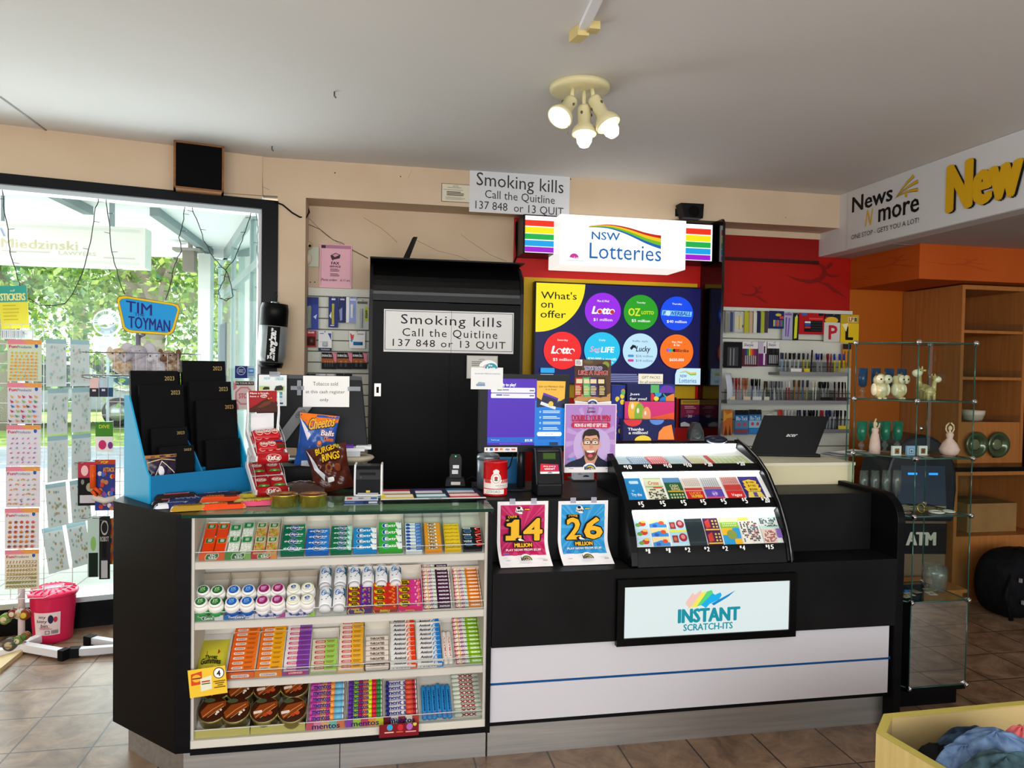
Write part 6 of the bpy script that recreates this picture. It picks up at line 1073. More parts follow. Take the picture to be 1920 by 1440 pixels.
SK='#e0aa8c';HR='#2a1c16';A.p([(1262,1048),(1300,1020),(1395,985),(1420,960),(1530,960),(1560,990),(1650,1040),(1650,1062),(1262,1062)],'#141a34').p([(1425,920),(1520,920),(1530,980),(1500,1050),(1440,1050),(1420,985)],'#d09a7c').p([(1412,830),(1408,900),(1428,965),(1452,1003),(1475,1010),(1500,1000),(1525,955),(1540,895),(1540,820),(1520,785),(1430,785)],SK).c(1403,868,9,SK,22).c(1548,868,9,SK,22)
A.p([(1405,850),(1402,800),(1416,760),(1450,738),(1500,736),(1535,758),(1546,800),(1543,850),(1534,815),(1520,790),(1460,798),(1425,795),(1414,820)],HR).p([(1418,905),(1428,965),(1452,1003),(1475,1010),(1500,1000),(1525,955),(1532,905),(1512,940),(1470,925),(1438,940)],'#6a4434').p([(1432,918),(1510,918),(1505,950),(1488,980),(1470,987),(1452,980),(1436,950)],'#7a2026').p([(1436,920),(1506,920),(1502,936),(1470,942),(1440,936)],'#f8f4f2').c(1470,966,20,'#d0666a',14)
for x in (1442,1508):A.rr(x-32,834,x+30,872,8,'#1c1a1e').rr(x-27,839,x+25,867,6,'#e6c4ae').c(x,853,13,'#f4f0ee',11).c(x+1,853,6.5,'#2a2420').line([(x-26,826),(x,818),(x+22,826)],5,HR)
A.p([(1468,860),(1484,860),(1490,902),(1466,904)],'#cf9678').r(1470,846,1482,852,'#1c1a1e')
A.p([(1255,1108),(1255,1062),(1420,1062),(1530,1062),(1690,1066),(1690,1108)],'#f4f2f4').c(1463,1076,56,'#f4f2f4',50,24,0,180)
for r_,cc in ((46,'#3a4a8a'),(39,'#5aa06a'),(32,'#d8c83a'),(25,'#c8503a'),(18,'#f4f2f4')):A.c(1468,1082,r_,cc,r_*.9,20,0,180)
A.t('Lott',1420,1055,1480,1084,'#141634',.07).lines(1292,1070,1340,1082,1,'#a8a4b0').r(1598,1072,1640,1080,'#a8a4b0').rr(1292,985,1340,1002,4,'#4aa0d8')
card('purple_poster','purple double your win poster with a laughing man in glasses','poster',(1058,757.5,1155,885),3.12,A,'#f4f2f4')
# gift pack boxes behind the scratch ticket case
def box3(name,label,box,Y,d,A,base,side='#141a4c',rz=0,z0=None):
    a,c,t,u=PY(box[0],box[3],Y),PY(box[2],box[3],Y),PY((box[0]+box[2])/2,box[1],Y),PY((box[0]+box[2])/2,box[3],Y);b=MB();w=c.x-a.x;zb=z0 if z0 is not None else u.z;h=t.z-zb;b.box(-w/2,0,0,w/2,d,h,M(side,.4));b.box(-w/2,-.0005,0,w/2,0,h,M(base,.35));b.art(A,plane_map((-w/2,-.0008,0),(w,0,0),(0,0,h),Vector((0,-1,0))));o=b.build(name,loc=Vector(((a.x+c.x)/2,Y,zb)),rz=rz);return tag(o,label,'gift pack','coloured gift packs behind the ticket case')
NV='#121a52';A=Art(800,355,1340,1000);A.r(800,355,1340,1000,NV).r(1065,365,1160,455,'#5ab86a').r(1160,365,1335,455,'#1c3a9c').c(1250,455,90,'#6a3ab0',88,20,0,180).c(1068,505,45,'#d8343c',50,14,-90,90).c(1130,520,28,'#f2e04a').c(1150,455,40,'#3aa0d8',46,14,180,360).c(1215,550,50,'#2a7ac8',50,14,0,180).c(1265,455,60,'#3aa090',60,14,180,270).p([(1240,550),(1240,500),(1300,470),(1335,460),(1335,550)],'#ee8a3c').t('Just',828,458,940,492,'#f4f4f8',.06).t('for you!',828,508,1020,550,'#f4f4f8',.06)
box3('gift_pack','navy just for you gift pack standing at the back with a coloured pattern',(1174,720,1263,826),3.36,.05,A,NV)
A=Art(775,555,1335,760);A.r(775,555,1335,760,'#ee5a2c').p([(775,555),(1335,555),(1335,610),(1060,640),(775,700)],'#d8347c')
for x,y,r_,cc in ((880,600,68,'#f2b83c'),(940,620,58,'#8ab83c'),(1020,630,48,'#f0a06a'),(830,690,46,'#a86ab8'),(980,700,56,'#8a5ac0'),(885,755,68,'#2a7ac8')):A.c(x,y,r_,cc,None,18).c(x-r_*.3,y-r_*.3,r_*.25,'#f8e8d8',None,10)
A.t('IT IS YOUR',1140,645,1240,662,'#ffffff',.03).t('Birthday!',1050,668,1315,740,'#ffffff',.04,.35)
box3('gift_pack','orange and pink birthday gift pack with balloons in the middle row',(1170,753,1263,826),3.31,.045,A,'#ee5a2c')
A=Art(775,760,1345,995);A.r(775,760,1345,995,NV).c(880,760,100,'#d8343c',75,20,180,360).c(1145,760,80,'#5a8ad8',58,20,180,360).c(995,995,92,'#f2d43c',58,20,0,180).p([(1160,985),(1170,900),(1220,840),(1310,815),(1345,985)],'#f28a3c').t('Thanks',822,850,1000,882,'#f4f4f8',.06).t('a million!',832,888,1045,922,'#f4f4f8',.06)
box3('gift_pack','navy thanks a million gift pack at the front with big round shapes',(1168,787,1264,826),3.26,.045,A,NV)
A=Art(630,360,780,985);A.r(630,360,780,985,'#1c2f8c')
r=random.Random(5)
for i in range(18):A.c(650+r.random()*110,430+r.random()*480,24,r.choice(['#d8343c','#f28a3c','#3aa090','#f2d43c','#6a3ab0','#5ab86a']),30,12,r.choice([0,90,180]),r.choice([270,360]))
box3('gift_pack','tall blue patterned gift pack beside the purple poster',(1145,722,1170,826),3.33,.08,A,'#1c2f8c')
A=Art(940,245,1218,360);A.t('GIFT PACKS',978,268,1185,298,'#5a5a4a',.0,.2).t('for all occasions',955,318,1208,348,'#5a5a4a',.0,.3)
card('handwritten_note','handwritten gift packs note standing above the navy gift pack','note',(1197,701,1243,721),3.375,A,'#f2eedc')
A=Art(1405,525,1640,850);A.r(1405,525,1640,850,'#15151a').r(1418,540,1630,838,'#8c1c4a').r(1418,538,1630,590,'#c8a03a').r(1440,552,1610,572,'#a8801c').p([(1418,838),(1418,740),(1630,700),(1630,838)],'#2a1c5a').lines(1460,608,1595,645,2,'#e8a8b8',.5).lines(1480,655,1570,692,4,'#c87a9a',.4).t('30',1498,708,1545,738,'#f4f0f4',.04).r(1468,720,1492,722,'#e8d8e0').r(1550,720,1574,722,'#e8d8e0').p([(1418,838),(1418,800),(1460,785),(1520,810),(1520,838)],'#e8e4ee')
card('framed_notice','small black framed purple certificate on the red panel beside the scanner','frame',(1274,747.5,1313,801.5),5.005,A,'#15151a',th=.012)
A=Art(0,0,10,100);A.r(0,0,10,100,'#15151a');card('framed_notice','black frame edge on the red panel half behind the gift packs','frame',(1255,745,1268,802),5.005,None,'#15151a',th=.012)
# ------------------------------------------------------------------ scratch ticket case on the ledge
LX,RX=1.033,1.745;PRF=[(2.782,.748),(2.795,.80),(2.815,.862),(2.876,.962),(2.985,1.083),(3.07,1.138),(3.185,1.185),(3.263,1.207)]
def curve(s):
    d=[math.dist(PRF[i],PRF[i+1]) for i in range(len(PRF)-1)];t=s*sum(d)
    for i,l in enumerate(d):
        if t <= l or i == len(d)-1:
            k=t/l;a,c=PRF[i],PRF[i+1];n=Vector((c[1]-a[1],-(c[0]-a[0]))).normalized();return Vector((a[0]+(c[0]-a[0])*k,a[1]+(c[1]-a[1])*k)),Vector((-abs(n.x),abs(n.y)))
        t -= l
def CP(x,s,ins=0):p,n=curve(s);return Vector((x,p.x-n.x*ins,p.y-n.y*ins))
def s_of(px,py):
    """arc position on the case front seen at this pixel"""
    best=min(range(401),key=lambda i:abs((lambda q:((q-CAM).dot(UP)/(q-CAM).dot(FW))-(-(py-720)/F))(CP(LX+(RX-LX)*max(0,min(1,(px-1180)/300)),i/400))));return best/400
stc=empty('ticket_case',(1.39,3.0,.7462),0,'black curved scratch ticket case with three lit windows and price strips','display case')
b=MB();body=[(3.263,1.002),(3.263,1.207)]+PRF[::-1][1:]+[(2.95,.747),(2.95,1.002)]
for x in (LX,RX-.028):b=MB();b.prism([(y-.006*(i > 1 and i < 9),z+.006*(0 < i < 9)) for i,(y,z) in enumerate(body)],x,x+.028,M('#0c0c0e',.25),'x');bw(b,'side_cheek',stc,bev=.002)
b=MB();b.tube([CP(RX-.014,i/14,-.012) for i in range(15)],.0025,M('#8f9296',.3,.6),6);bw(b,'edge_strip',stc)
IN=.04;xl,xr=LX+.028,RX-.028;WI=M('#f6f6f6',.5)
bands=[(.0,.075),None,(.385,.44),None,(.675,.715),None,(.985,1.0)]
bands[0]=(0,s_of(1340,1028)+.02);bands[2]=(s_of(1320,953),s_of(1320,935));bands[4]=(s_of(1290,882),s_of(1290,870));bands[6]=(.965,1)
def price(A,v,x0,y,c='#f2f2f2'):A.t('$',x0,30,x0+1.6,60,c,.05).tx(v,x0+1.7,24,78,c,.04,0,.13)
PR={0:(('1',5.4),('1',18.5),('2',30.8),('2',43.5),('2',55.5),('4',67),('15',84.5)),2:(('5',5.6),('5',20),('5',34),('5',47.3),('5',61.3),('5',76),('20',89.5)),4:(('10',3.2),('10',17),('10',31),('10',45),('20',60),('20',83.5))}
for i in (0,2,4,6):
    s0,s1=bands[i];n=4 if i else 6;b=MB();b.grid(lambda p,q:CP(xl+(xr-xl)*p,s0+(s1-s0)*q,.0),1,n,M('#0d0d0f',.3));b.grid(lambda p,q:CP(xl+(xr-xl)*p,s1,.006*q),1,1,M('#0d0d0f',.3));b.grid(lambda p,q:CP(xl+(xr-xl)*p,s0,.006*q),1,1,M('#0d0d0f',.3),flip=True)
    if i in PR:
        A=Art()
        for v,x in PR[i]:
            A.t('$',x,22,x+1.5,56,'#f4f4f4',.06);A.t(v,x+1.7,22,x+(3.6 if v != '1' else 2.9)+(1.9 if len(v) > 1 else 0),80,'#f4f4f4',.06)
        t0=s1-(.045 if i == 0 else s1-s0);b.art(A,lambda u,v,k:CP(xl+(xr-xl)*u,t0+(s1-t0)*v,-k-.0005))
    bw(b,'price_strip',stc)
wins=[(bands[0][1],bands[2][0]),(bands[2][1],bands[4][0]),(bands[4][1],bands[6][0])]
def WB(x,s,ins=0,w=0):
    """sloping back board of window w: straight between the lower strip and a deeper line under the upper strip"""
    s0,s1=wins[w];a,c=CP(x,s0,.008),CP(x,s1,(.03,.02,.03)[w]);k=(s-s0)/(s1-s0);d=(c-a).normalized();n=Vector((0,-d.z,d.y));return a+(c-a)*k+n*ins
for w,(s0,s1) in enumerate(wins):
    b=MB();b.grid(lambda p,q:WB(xl+(xr-xl)*p,s0+(s1-s0)*q,0,w),1,1,WI);b.grid(lambda p,q:WB(xl+(xr-xl)*p,s1,0,w).lerp(CP(xl+(xr-xl)*p,s1,.004),q),1,1,WI)
    bw(b,'back_board',stc);b=MB();pa,pb=CP(xl+.01,s1,.014),CP(xr-.01,s1,.014);b.tube([pa-Vector((0,0,.006)),pb-Vector((0,0,.006))],.006,M('#f4fbff',.3,emit=15),8);bw(b,'light_tube',stc)
    b=MB();b.grid(lambda p,q:CP(xl+(xr-xl)*p,s0+(s1-s0)*q,.002),1,6,glass_mat('case_window','#fbfdfd',refl=.5));bw(b,'window_pane',stc)
b=MB();b.box(LX+.02,3.02,1.0021,RX-.02,3.263,1.012,BLKM);b.box(LX+.02,3.25,1.0021,RX-.02,3.263,1.205,BLKM);bw(b,'case_back',stc)
def ticket(label,w,f0,f1,A,base,t0=.0,t1=.8):
    s0,s1=wins[w];b=MB();x0,x1=xl+(xr-xl)*f0,xl+(xr-xl)*f1;o=WB((x0+x1)/2,s0,.002,w)
    fn=lambda u,v,k:WB(x0+(x1-x0)*u,s0+(s1-s0)*(t0+(t1-t0)*v),.0022+k+.004*math.sin(v*3.1)*.6,w)
    b.grid(lambda p,q:fn(p,q,0),1,4,M(base,.4));b.grid(lambda p,q:fn(p,q,-.0008),1,4,M(base,.4),flip=True);b.art(A,fn,.0001)
    for v in b.v:v -= o
    tag(b.build('scratch_ticket',loc=o),label,'ticket','scratch tickets in the lit case')
def cross(A,x0,y0,x1,y1,n,c,seed,den=.45):
    r=random.Random(seed);w,h=(x1-x0)/n,(y1-y0)/n
    for i in range(n):
        for j in range(n):
            if r.random() < den:A.r(x0+i*w,y0+j*h,x0+i*w+w*.85,y0+j*h+h*.85,r.choice(c) if isinstance(c,list) else c)
def dots(A,x0,y0,x1,y1,nx,ny,c):
    for i in range(nx):
        for j in range(ny):A.c(x0+(x1-x0)*(i+.5)/nx,y0+(y1-y0)*(j+.5)/ny,(x1-x0)/nx*.33,c,(y1-y0)/ny*.33,8)
A=Art();
for k in range(3):A.r(0,k*33,100,k*33+30,'#b8d8ec').c(60,k*33+16,26,'#c8402c',9).c(30,k*33+20,18,'#6a9a3a',7).c(70,k*33+8,18,'#f0b84a',5)
ticket('small cartoon car ticket strip, first on the bottom row',0,.012,.106,A,'#dfe8ee')
A=Art()
for k in range(3):A.r(0,k*34,100,k*34+31,'#f2d8a0').p([(0,k*34+31),(0,k*34+18),(50,k*34+10),(100,k*34+20),(100,k*34+31)],'#3a8ad8').c(72,k*34+14,16,'#d8502c',7).c(30,k*34+24,14,'#2a5ab8',6)
ticket('blue and orange ticket strip, second on the bottom row',0,.116,.228,A,'#e8e4da')
A=Art()
for k in range(2):A.r(0,k*50,100,k*50+40,'#a8d8ee').r(8,k*50+12,42,k*50+38,'#8c3a3a').c(72,k*50+20,24,'#9c2a3a',15).c(25,k*50+25,10,'#c86a5a',7).c(72,k*50+18,12,'#d88a8a',8)
A.r(0,42,100,50,'#e8e04a');ticket('pale blue ticket strip with maroon panels on the bottom row',0,.24,.352,A,'#bfe0ee')
A=Art();A.r(0,10,100,12,'#3a4a4c').r(0,88,100,90,'#3a4a4c');ticket('empty dark slot cover on the bottom row',0,.356,.474,A,'#1d2a2e')
A=Art();A.r(0,0,100,100,'#4a1a4a')
for k in range(2):dots(A,52,k*50+6,96,k*50+40,2,3,'#d8c45a');A.p([(8,k*50+14),(40,k*50+4),(44,k*50+36),(10,k*50+40)],'#c83a2c').r(4,k*50+42,96,k*50+47,'#e8b84a')
ticket('dark purple ticket strip with gold coins on the bottom row',0,.48,.582,A,'#4a1a4a')
A=Art();A.r(0,0,100,30,'#d8e0a8').r(0,18,100,40,'#8abf3a').r(0,40,60,66,'#f2b82c').r(60,40,100,80,'#2a9ad8').r(0,66,60,100,'#2a9ad8').r(60,80,100,100,'#f2b82c');dots(A,10,20,90,36,8,2,'#e8f0c0');A.c(50,66,28,'#8a9a4a',18);ticket('green yellow and blue map ticket on the bottom row',0,.592,.715,A,'#8abf3a')
A=Art();A.r(0,0,60,12,'#e8c84a');cross(A,6,18,96,94,11,['#2a2a30','#4a4a54','#a83a2c','#3a6a9c','#2a2a30'],3,.5);ticket('white crossword ticket with coloured letters on the bottom row',0,.722,.846,A,'#f0ece0')
A=Art();A.r(0,0,100,44,'#b8e0d4');cross(A,8,6,92,40,9,'#24504a',4,.5);A.r(0,50,70,100,'#e8cfc4');cross(A,4,56,66,98,9,'#9c4a3a',5,.5);A.r(74,50,98,84,'#7a4ab0');dots(A,75,52,97,82,4,6,'#a88ad0');ticket('large mint and purple crossword ticket, last on the bottom row',0,.862,.996,A,'#e4e6e4')
A=Art();A.r(0,0,100,100,'#1c86cc').rr(28,14,84,28,6,'#bfe0f4').t('Try the',20,70,80,86,'#eef6fc',.04).c(36,60,8,'#7fc0e8',4);ticket('plain blue try the ticket, first on the middle row',1,.01,.125,A,'#1c86cc',0,.84)
A=Art();A.r(0,0,100,46,'#a8c48a').t('Cross',20,16,80,34,'#d8803a',.04,.2).r(40,44,90,50,'#c8502c');cross(A,6,54,96,98,8,'#2a2c24',6,.5);ticket('green topped crossword ticket on the middle row',1,.147,.268,A,'#e2e0c8',0,.84)
A=Art();A.r(0,0,100,24,'#5a8ab8').r(0,24,100,100,'#1f5a34').t('CASH',26,34,76,46,'#e8dca8',.05).t('KING',30,48,78,60,'#e8dca8',.05).r(4,62,96,68,'#d8a83a');dots(A,8,74,92,98,5,2,'#d8d0a0');ticket('dark green cash ticket on the middle row',1,.282,.4,A,'#1f5a34',0,.84)
A=Art();A.r(0,50,100,62,'#c8402c').r(0,64,100,100,'#c81f2c').t('LUCKY',20,68,84,80,'#f2a83a',.06).t('NUMBER',24,82,88,94,'#f2c83a',.06);dots(A,6,8,94,46,9,5,'#b8a8a0');ticket('red lettered number ticket on the middle row',1,.408,.532,A,'#e8dcd4',0,.84)
A=Art();dots(A,4,6,96,50,8,6,'#8a8c92');A.r(0,52,100,58,'#c83a4a').r(0,60,100,100,'#5a4ab0').c(50,80,18,'#8a6ad0',12).t('to 10',38,74,64,86,'#e8e0f4',.04).r(0,94,100,100,'#d84a6a');ticket('purple and grey ticket on the middle row',1,.54,.665,A,'#dfe0e2',0,.84)
A=Art();dots(A,6,4,94,34,8,4,'#a85a5a');A.r(0,40,100,66,'#c8403a').r(0,68,100,100,'#d82a2c').t('Vegas',24,80,84,96,'#f6e8e0',.05,.2);ticket('red ticket with white script on the middle row',1,.69,.812,A,'#e0a8a0',0,.84)
A=Art();A.r(0,0,100,100,'#3a2a7a')
for k,t in enumerate(('$100','$100','$200')):A.p([(14-k*4,22+k*17),(50,14+k*17),(86+k*4,22+k*17),(80,38+k*17),(20,38+k*17)],'#f2c83a').t(t,30,24+k*17,70,35+k*17,'#7a5a10',.05)
A.p([(8,98),(18,74),(82,74),(92,98)],'#e8d060').r(40,76,60,96,'#5a4a8a');ticket('big yellow pyramid ticket, last on the middle row',1,.822,.962,A,'#3a2a7a',0,.84)
for f0,f1,c,d in ((.01,.1,'#b8d8ec','pale blue ticket, first on the top row'),(.105,.232,'#8fb4dc','blue patterned ticket on the top row'),(.24,.37,'#e8546a','pink red ticket on the top row'),(.38,.5,'#b8dce8','icy blue ticket on the top row'),(.52,.645,'#d8d49a','straw coloured ticket with a blue edge on the top row'),(.675,.97,'#c8dc9a','wide green and red ticket, last on the top row')):
    A=Art();dots(A,8,20,92,90,7,4,'#f4f4f0');A.r(0,0,8,100,'#3a5ab8') if 'straw' in d else A.r(0,0,10,100,'#d8404a') if 'wide' in d else None;ticket(d,2,f0,f1,A,c,0,.5)
# posters under the counter top
for lb,box,col,ray_,big,fr,fy,tagc,dst in (('magenta fourteen million poster taped to the counter front',(932,940,1027,1069),'#c2185c','#cf3a74','14','$5.50',0,'#8c1024',0),('blue twenty six million poster taped to the counter front',(1046,939,1139,1068),'#2a9ad8','#4aaae2','26','$3.30',1,'#1a7a9c',1)):
    A=Art(215,135,870,1030);A.r(255,190,825,915,col)
    for a in range(0,360,20):A.p([(540,550)]+[(max(255,min(825,540+500*math.cos(math.radians(a+d)))),max(190,min(915,550+500*math.sin(math.radians(a+d))))) for d in (0,7)],ray_)
    A.p([(440,290),(450,230),(490,205),(520,215),(550,270),(530,325),(490,320)],'#f4f2ee').c(485,232,24,'#16161a',22,14).t('Lucky',448,255,548,305,'#16161a',.06,-.1).p([(530,245),(560,225),(600,238),(632,235),(632,268),(560,270)],tagc).r(560,248,625,260,'#e8c83a')
    yl='#f4bb2a';bx=(322,395,785,712);A.r(320,340,490,440,'#14100c').t('OVER',346,342,466,384,yl,.05).t('$',322,398,368,446,yl,.06)
    gs=[(318,385,505,715),(545,385,785,715)]
    ONE=[(425,400),(488,400),(488,640),(520,640),(520,712),(318,712),(318,640),(385,640),(385,505),(328,492),(328,455),(395,440)]
    if big == '14':
        for i in range(12):a=i*math.pi/6;A.p([(x+28*math.cos(a),y+28*math.sin(a)) for x,y in ONE],'#14100c')
        gs=gs[1:];big=big[1:];A.outline(big,551,391,779,709,30,'#14100c').p(ONE,yl)
    for ch,(x0,y0,x1,y1) in zip(big,gs):A.outline(ch,x0+6,y0+6,x1-6,y1-6,30,'#14100c')
    for ch,(x0,y0,x1,y1) in zip(big,gs):A.outline(ch,x0+8,y0+8,x1-8,y1-8,13,yl).t(ch,x0+8,y0+8,x1-8,y1-8,yl,.02)
    A.p([(440,690),(470,665),(510,690),(540,670),(575,720),(460,722)],'#14100c').p([(470,690),(500,680),(560,718),(490,716)],'#f2f0ea').rr(412,738,662,812,10,'#14100c').t('MILLION',424,748,652,804,yl,.09).t('PLAY NOW FROM '+fr,312,822,756,852,'#f4f2f0',.05).r(285,868,340,884,'#4a6ac8').r(700,892,812,902,ray_)
    A.c(545,950,82,'#f2f1f4',66,24,0,180)
    for r_,cc in ((68,'#3a3c44'),(58,'#7a8a5a'),(47,'#c8b43a'),(36,'#5a4a4a'),(24,'#f2f1f4')):A.c(555,952,r_,cc,r_*.75,20,0,180)
    A.t('Lott',482,910,572,952,'#1a1c3c',.07).lines(290,945,360,962,1,'#b8b6bc').r(755,948,810,962,'#b8b6bc')
    o=card('lottery_poster',lb,'poster',box,2.952,A,'#f1f0f3',curl=.1,zb=.7472,group=None)
    for k,px in enumerate((box[0]+14,box[2]-24)):b=MB();h=.245;x=(-.045,.045)[k];b.box(x-.012,-.002,h-.012,x+.012,-.0012,h+.012,M('#c4c8d8',.25,alpha=.5));b.build('sticky_tape',o)
# lit scratch ticket sign in the lower front
sg=empty('lit_counter_sign',(1.36,2.77,.45),0,'black framed lit instant scratch ticket sign on the counter front','sign');b=MB();x0,x1,z0,z1,y=.968,1.748,.442,.708,2.755;fw_=.03
for a in ((x0,z0,x1,z0+fw_),(x0,z1-fw_,x1,z1),(x0,z0+fw_,x0+fw_,z1-fw_),(x1-fw_,z0+fw_,x1,z1-fw_)):b.box(a[0],y,a[1],a[2],2.7798,a[3],M('#050506',.35))
bw(b,'frame',sg);b=MB();b.box(x0+fw_,y+.008,z0+fw_,x1-fw_,2.7795,z1-fw_,E('#e2efef',.82));A=Art(235,250,1720,705);TL=E('#1a96a8',.8)
A.t('INSTANT',705,468,1268,598,TL,.09).t('SCRATCH-ITS',755,606,1200,668,TL,.05)
zz=[(768,415),(830,325),(850,345),(905,302),(915,325),(1000,308),(1020,350),(1080,332),(1092,360),(1070,400),(1215,320),(1150,375),(1020,448),(985,430),(950,470),(900,440),(860,462),(795,460)]
cs=[(768,'#f2c8bc'),(880,'#f2b8a0'),(905,'#f4ec6a'),(960,'#e2e44a'),(985,'#4ad08a'),(1010,'#1ab0e0'),(1230,'#1a8ccc')]
for k in range(len(cs)-1):
    x_lo,x_hi=cs[k][0],cs[k+1][0];slant=lambda y:(430-y)*.45
for k,(poly,cc) in enumerate((([(768,415),(830,325),(850,345),(905,302),(912,325),(830,440),(800,462)],'#f2c8bc'),([(800,462),(830,440),(912,325),(960,318),(870,462),(850,455)],'#f4ea62'),([(870,450),(960,318),(1000,308),(1012,330),(930,450),(905,440)],'#5ad87a'),([(905,440),(1010,335),(1030,352),(1080,332),(1092,358),(1070,395),(985,432),(950,470),(930,452)],'#1ab2ea'),([(1000,430),(1075,392),(1215,320),(1150,375),(1022,448)],'#1a86cc'))):A.p(poly,E(cc,.85))
b.art(A,plane_map((x0+fw_,y+.0075,z0+fw_),(x1-x0-2*fw_,0,0),(0,0,z1-z0-2*fw_),Vector((0,-1,0))));bw(b,'lit_panel',sg)
# scanner, mouse, riser, laptop, papers
hs=empty('barcode_scanner',PY(1304,826,3.24)+Vector((0,0,0)),0,'dark grey barcode scanner standing on the ticket case','scanner');hs.location.z=1.2135;b=MB();b.ell((0,0,.03),(.034,.035,.03),M('#3a3f42',.4),16,8);b.prism([(-.035,0),(-.03,.045),(-.008,.082),(.012,.082),(.032,.045),(.038,0)],-.02,.03,M('#2d3234',.4),'y');A=Art();A.c(60,70,14,'#b8bcc0',6);b.art(A,plane_map((-.035,-.0212,0),(.073,0,0),(0,0,.082),Vector((0,-1,0))));b.build('scanner_body',hs,bev=.003)
mp=PY(1342,822,3.22);b=MB();b.ell((0,0,.012),(.036,.055,.02),M('#1b1e30',.25),18,8);o=b.build('computer_mouse',loc=Vector((mp.x,mp.y,1.205)),rz=.9);tag(o,'dark rounded mouse lying on the ticket case beside the scanner','mouse')
a,c=PY(1436,890,3.2),PY(1601,890,3.2);ri=empty('cream_riser',((a.x+c.x)/2,3.3,TOPZ+.0005),0,'cream laminate riser on the counter under the open laptop','riser');b=MB();b.box(a.x-.12,3.2,TOPZ+.0006,c.x,3.215,1.092,noise_mat('cream_laminate','#cfc6a2','#d6ceac',(3,3,3),.45));b.box(c.x-.014,3.215,TOPZ+.0006,c.x,3.6,1.092,M('#cfc6a2',.45));bw(b,'front_panel',ri);b=MB();b.box(a.x-.12,3.195,1.092,c.x+.004,3.64,1.106,M('#d8d4bc',.35));bw(b,'riser_top',ri);RT_=1.1065
lt=empty('laptop',PY(1490,855,3.36),0,'open black laptop seen from behind on the cream riser','laptop');lt.location=Vector((lt.location.x,3.42,RT_));lt.rotation_euler.z=-.22;q=[PY(1424,862,3.33),PY(1541,860,3.26),PY(1566,786,3.3),PY(1444,786,3.38)]
w_,hgt=.33,.21;b=MB();b.box(-w_/2,.0,.0,w_/2,.22,.016,M('#17181a',.4));b.build('keyboard_base',lt,bev=.003);b=MB(T=Matrix.Rotation(.28,4,'X') @ Matrix.Shear('XZ',4,(.2,0)) if 0 else Matrix.Rotation(-.1,4,'X'));sk=.075
v4=[(-w_/2-.03,0,.014),(w_/2-.03,0,.014),(w_/2+sk-.03,0,hgt),(-w_/2+sk-.03,0,hgt)];b.add([(x,-.006,z) for x,_,z in v4]+[(x,.002,z) for x,_,z in v4],[(0,1,2,3),(7,6,5,4),(1,0,4,5),(2,1,5,6),(3,2,6,7),(0,3,7,4)],M('#0a0a0b',.5));A=Art();A.t('acer',45,48,62,55,'#c8cacc',.05,.3);b.art(A,lambda u,v,k:Vector((-w_/2-.03+w_*u+sk*v,-.0065-k,.014+(hgt-.014)*v)));b.build('laptop_lid',lt)
b=MB();q=PY(1580,853,3.5)
for i in range(4):b.grid(lambda p,r_:Vector((-.12+.24*p,-.09+.16*r_,.002+.003*i+(.022-.003*i)*(p if i % 2 else 1-p)**2)),6,2,M(('#eef0f4','#e2e0d4','#cfd4c0','#eceef2')[i],.6))
o=b.build('papers',loc=Vector((q.x-.02,3.45,RT_)),rz=.15);tag(o,'loose curled papers lying on the cream riser behind the laptop','papers')
# ------------------------------------------------------------------ stationery wall
zt=PY(1475,579,5.03).z;slatboard('slat_display',2.376,3.6,.3,zt,5.036,'white slatted stationery wall below the red paint',.2,.03)
def hang(label,box,A,base,bulge=None,Y=4.99):return blister(label,box,Y,A,base,bulge,'stationery packs hanging on the right slat wall',True,5.036)
A=Art();A.r(55,5,90,95,'#3a4a7a').r(10,12,50,96,'#8a8c86');hang('grey and navy pen pack at the black panel end of the top row',(1360,583,1376,624),A,'#9a9c98')
A=Art();A.r(20,25,80,80,'#d8cfa0').r(45,20,55,88,'#c8a83a').c(88,70,6,'#3a3a3a',8);hang('clear pack with a yellow pencil on the top row',(1377,584,1395,623),A,'#c4c6c0')
for x0,x1,cc,d in ((1396,1404,'#b8b82a','olive yellow card edge'),(1405,1411,'#c8a88a','tan card edge'),(1413,1419,'#d8d8d0','white card edge'),(1420,1426,'#1c2250','navy card edge'),(1427,1433,'#a8b42a','lime card edge'),(1434,1440,'#4a3a4a','dark plum card edge')):
    hang(f'{d} hanging end on in the top row of the stationery wall',(x0,583,x1,624),None,cc,Y=4.97)
A=Art();A.r(0,0,100,100,'#17245c').c(62,22,20,'#c8c03a',8)
for i,cc in enumerate(('#e8d82c','#2a9ad8','#d83a3a','#d88a2c','#3a5ab8','#c83a8c','#2aa05a')):A.r(30+i*9,52,37+i*9,88,cc)
A.r(70,30,96,44,'#d8404a');hang('navy box of coloured crayons on the top row',(1442,583,1470,616),A,'#17245c')
A=Art();A.r(20,5,90,12,'#8a5ab0').p([(30,20),(44,18),(40,88),(30,88)],'#7a3ab0').p([(60,20),(74,22),(62,90),(50,88)],'#8a4ac0');hang('clear pack of purple scissors on the top row',(1467,585,1486,637),A,'#aab0c4')
A=Art();A.p([(30,12),(80,10),(70,92),(20,94)],'#d4e02a').c(60,10,12,'#d8d8d8',5);hang('black card with a neon yellow highlighter on the top row',(1487,588,1497.5,638),A,'#1c2018')
A=Art();A.r(0,0,100,100,'#b8121c').r(10,2,30,12,'#1f6ac8').r(74,0,94,12,'#17171a').r(38,22,90,30,'#d84a4a').r(20,36,90,88,'#17171a')
for i,cc in enumerate(('#e8e8ea','#2a5ab0','#c83a3a','#17171a')):A.r(22,39+i*12,44,48+i*12,cc).r(46,41+i*12,88,46+i*12,'#2a2a2e')
hang('large red marker pack with four caps on the top row',(1498,587,1547,627),A,'#b8121c')
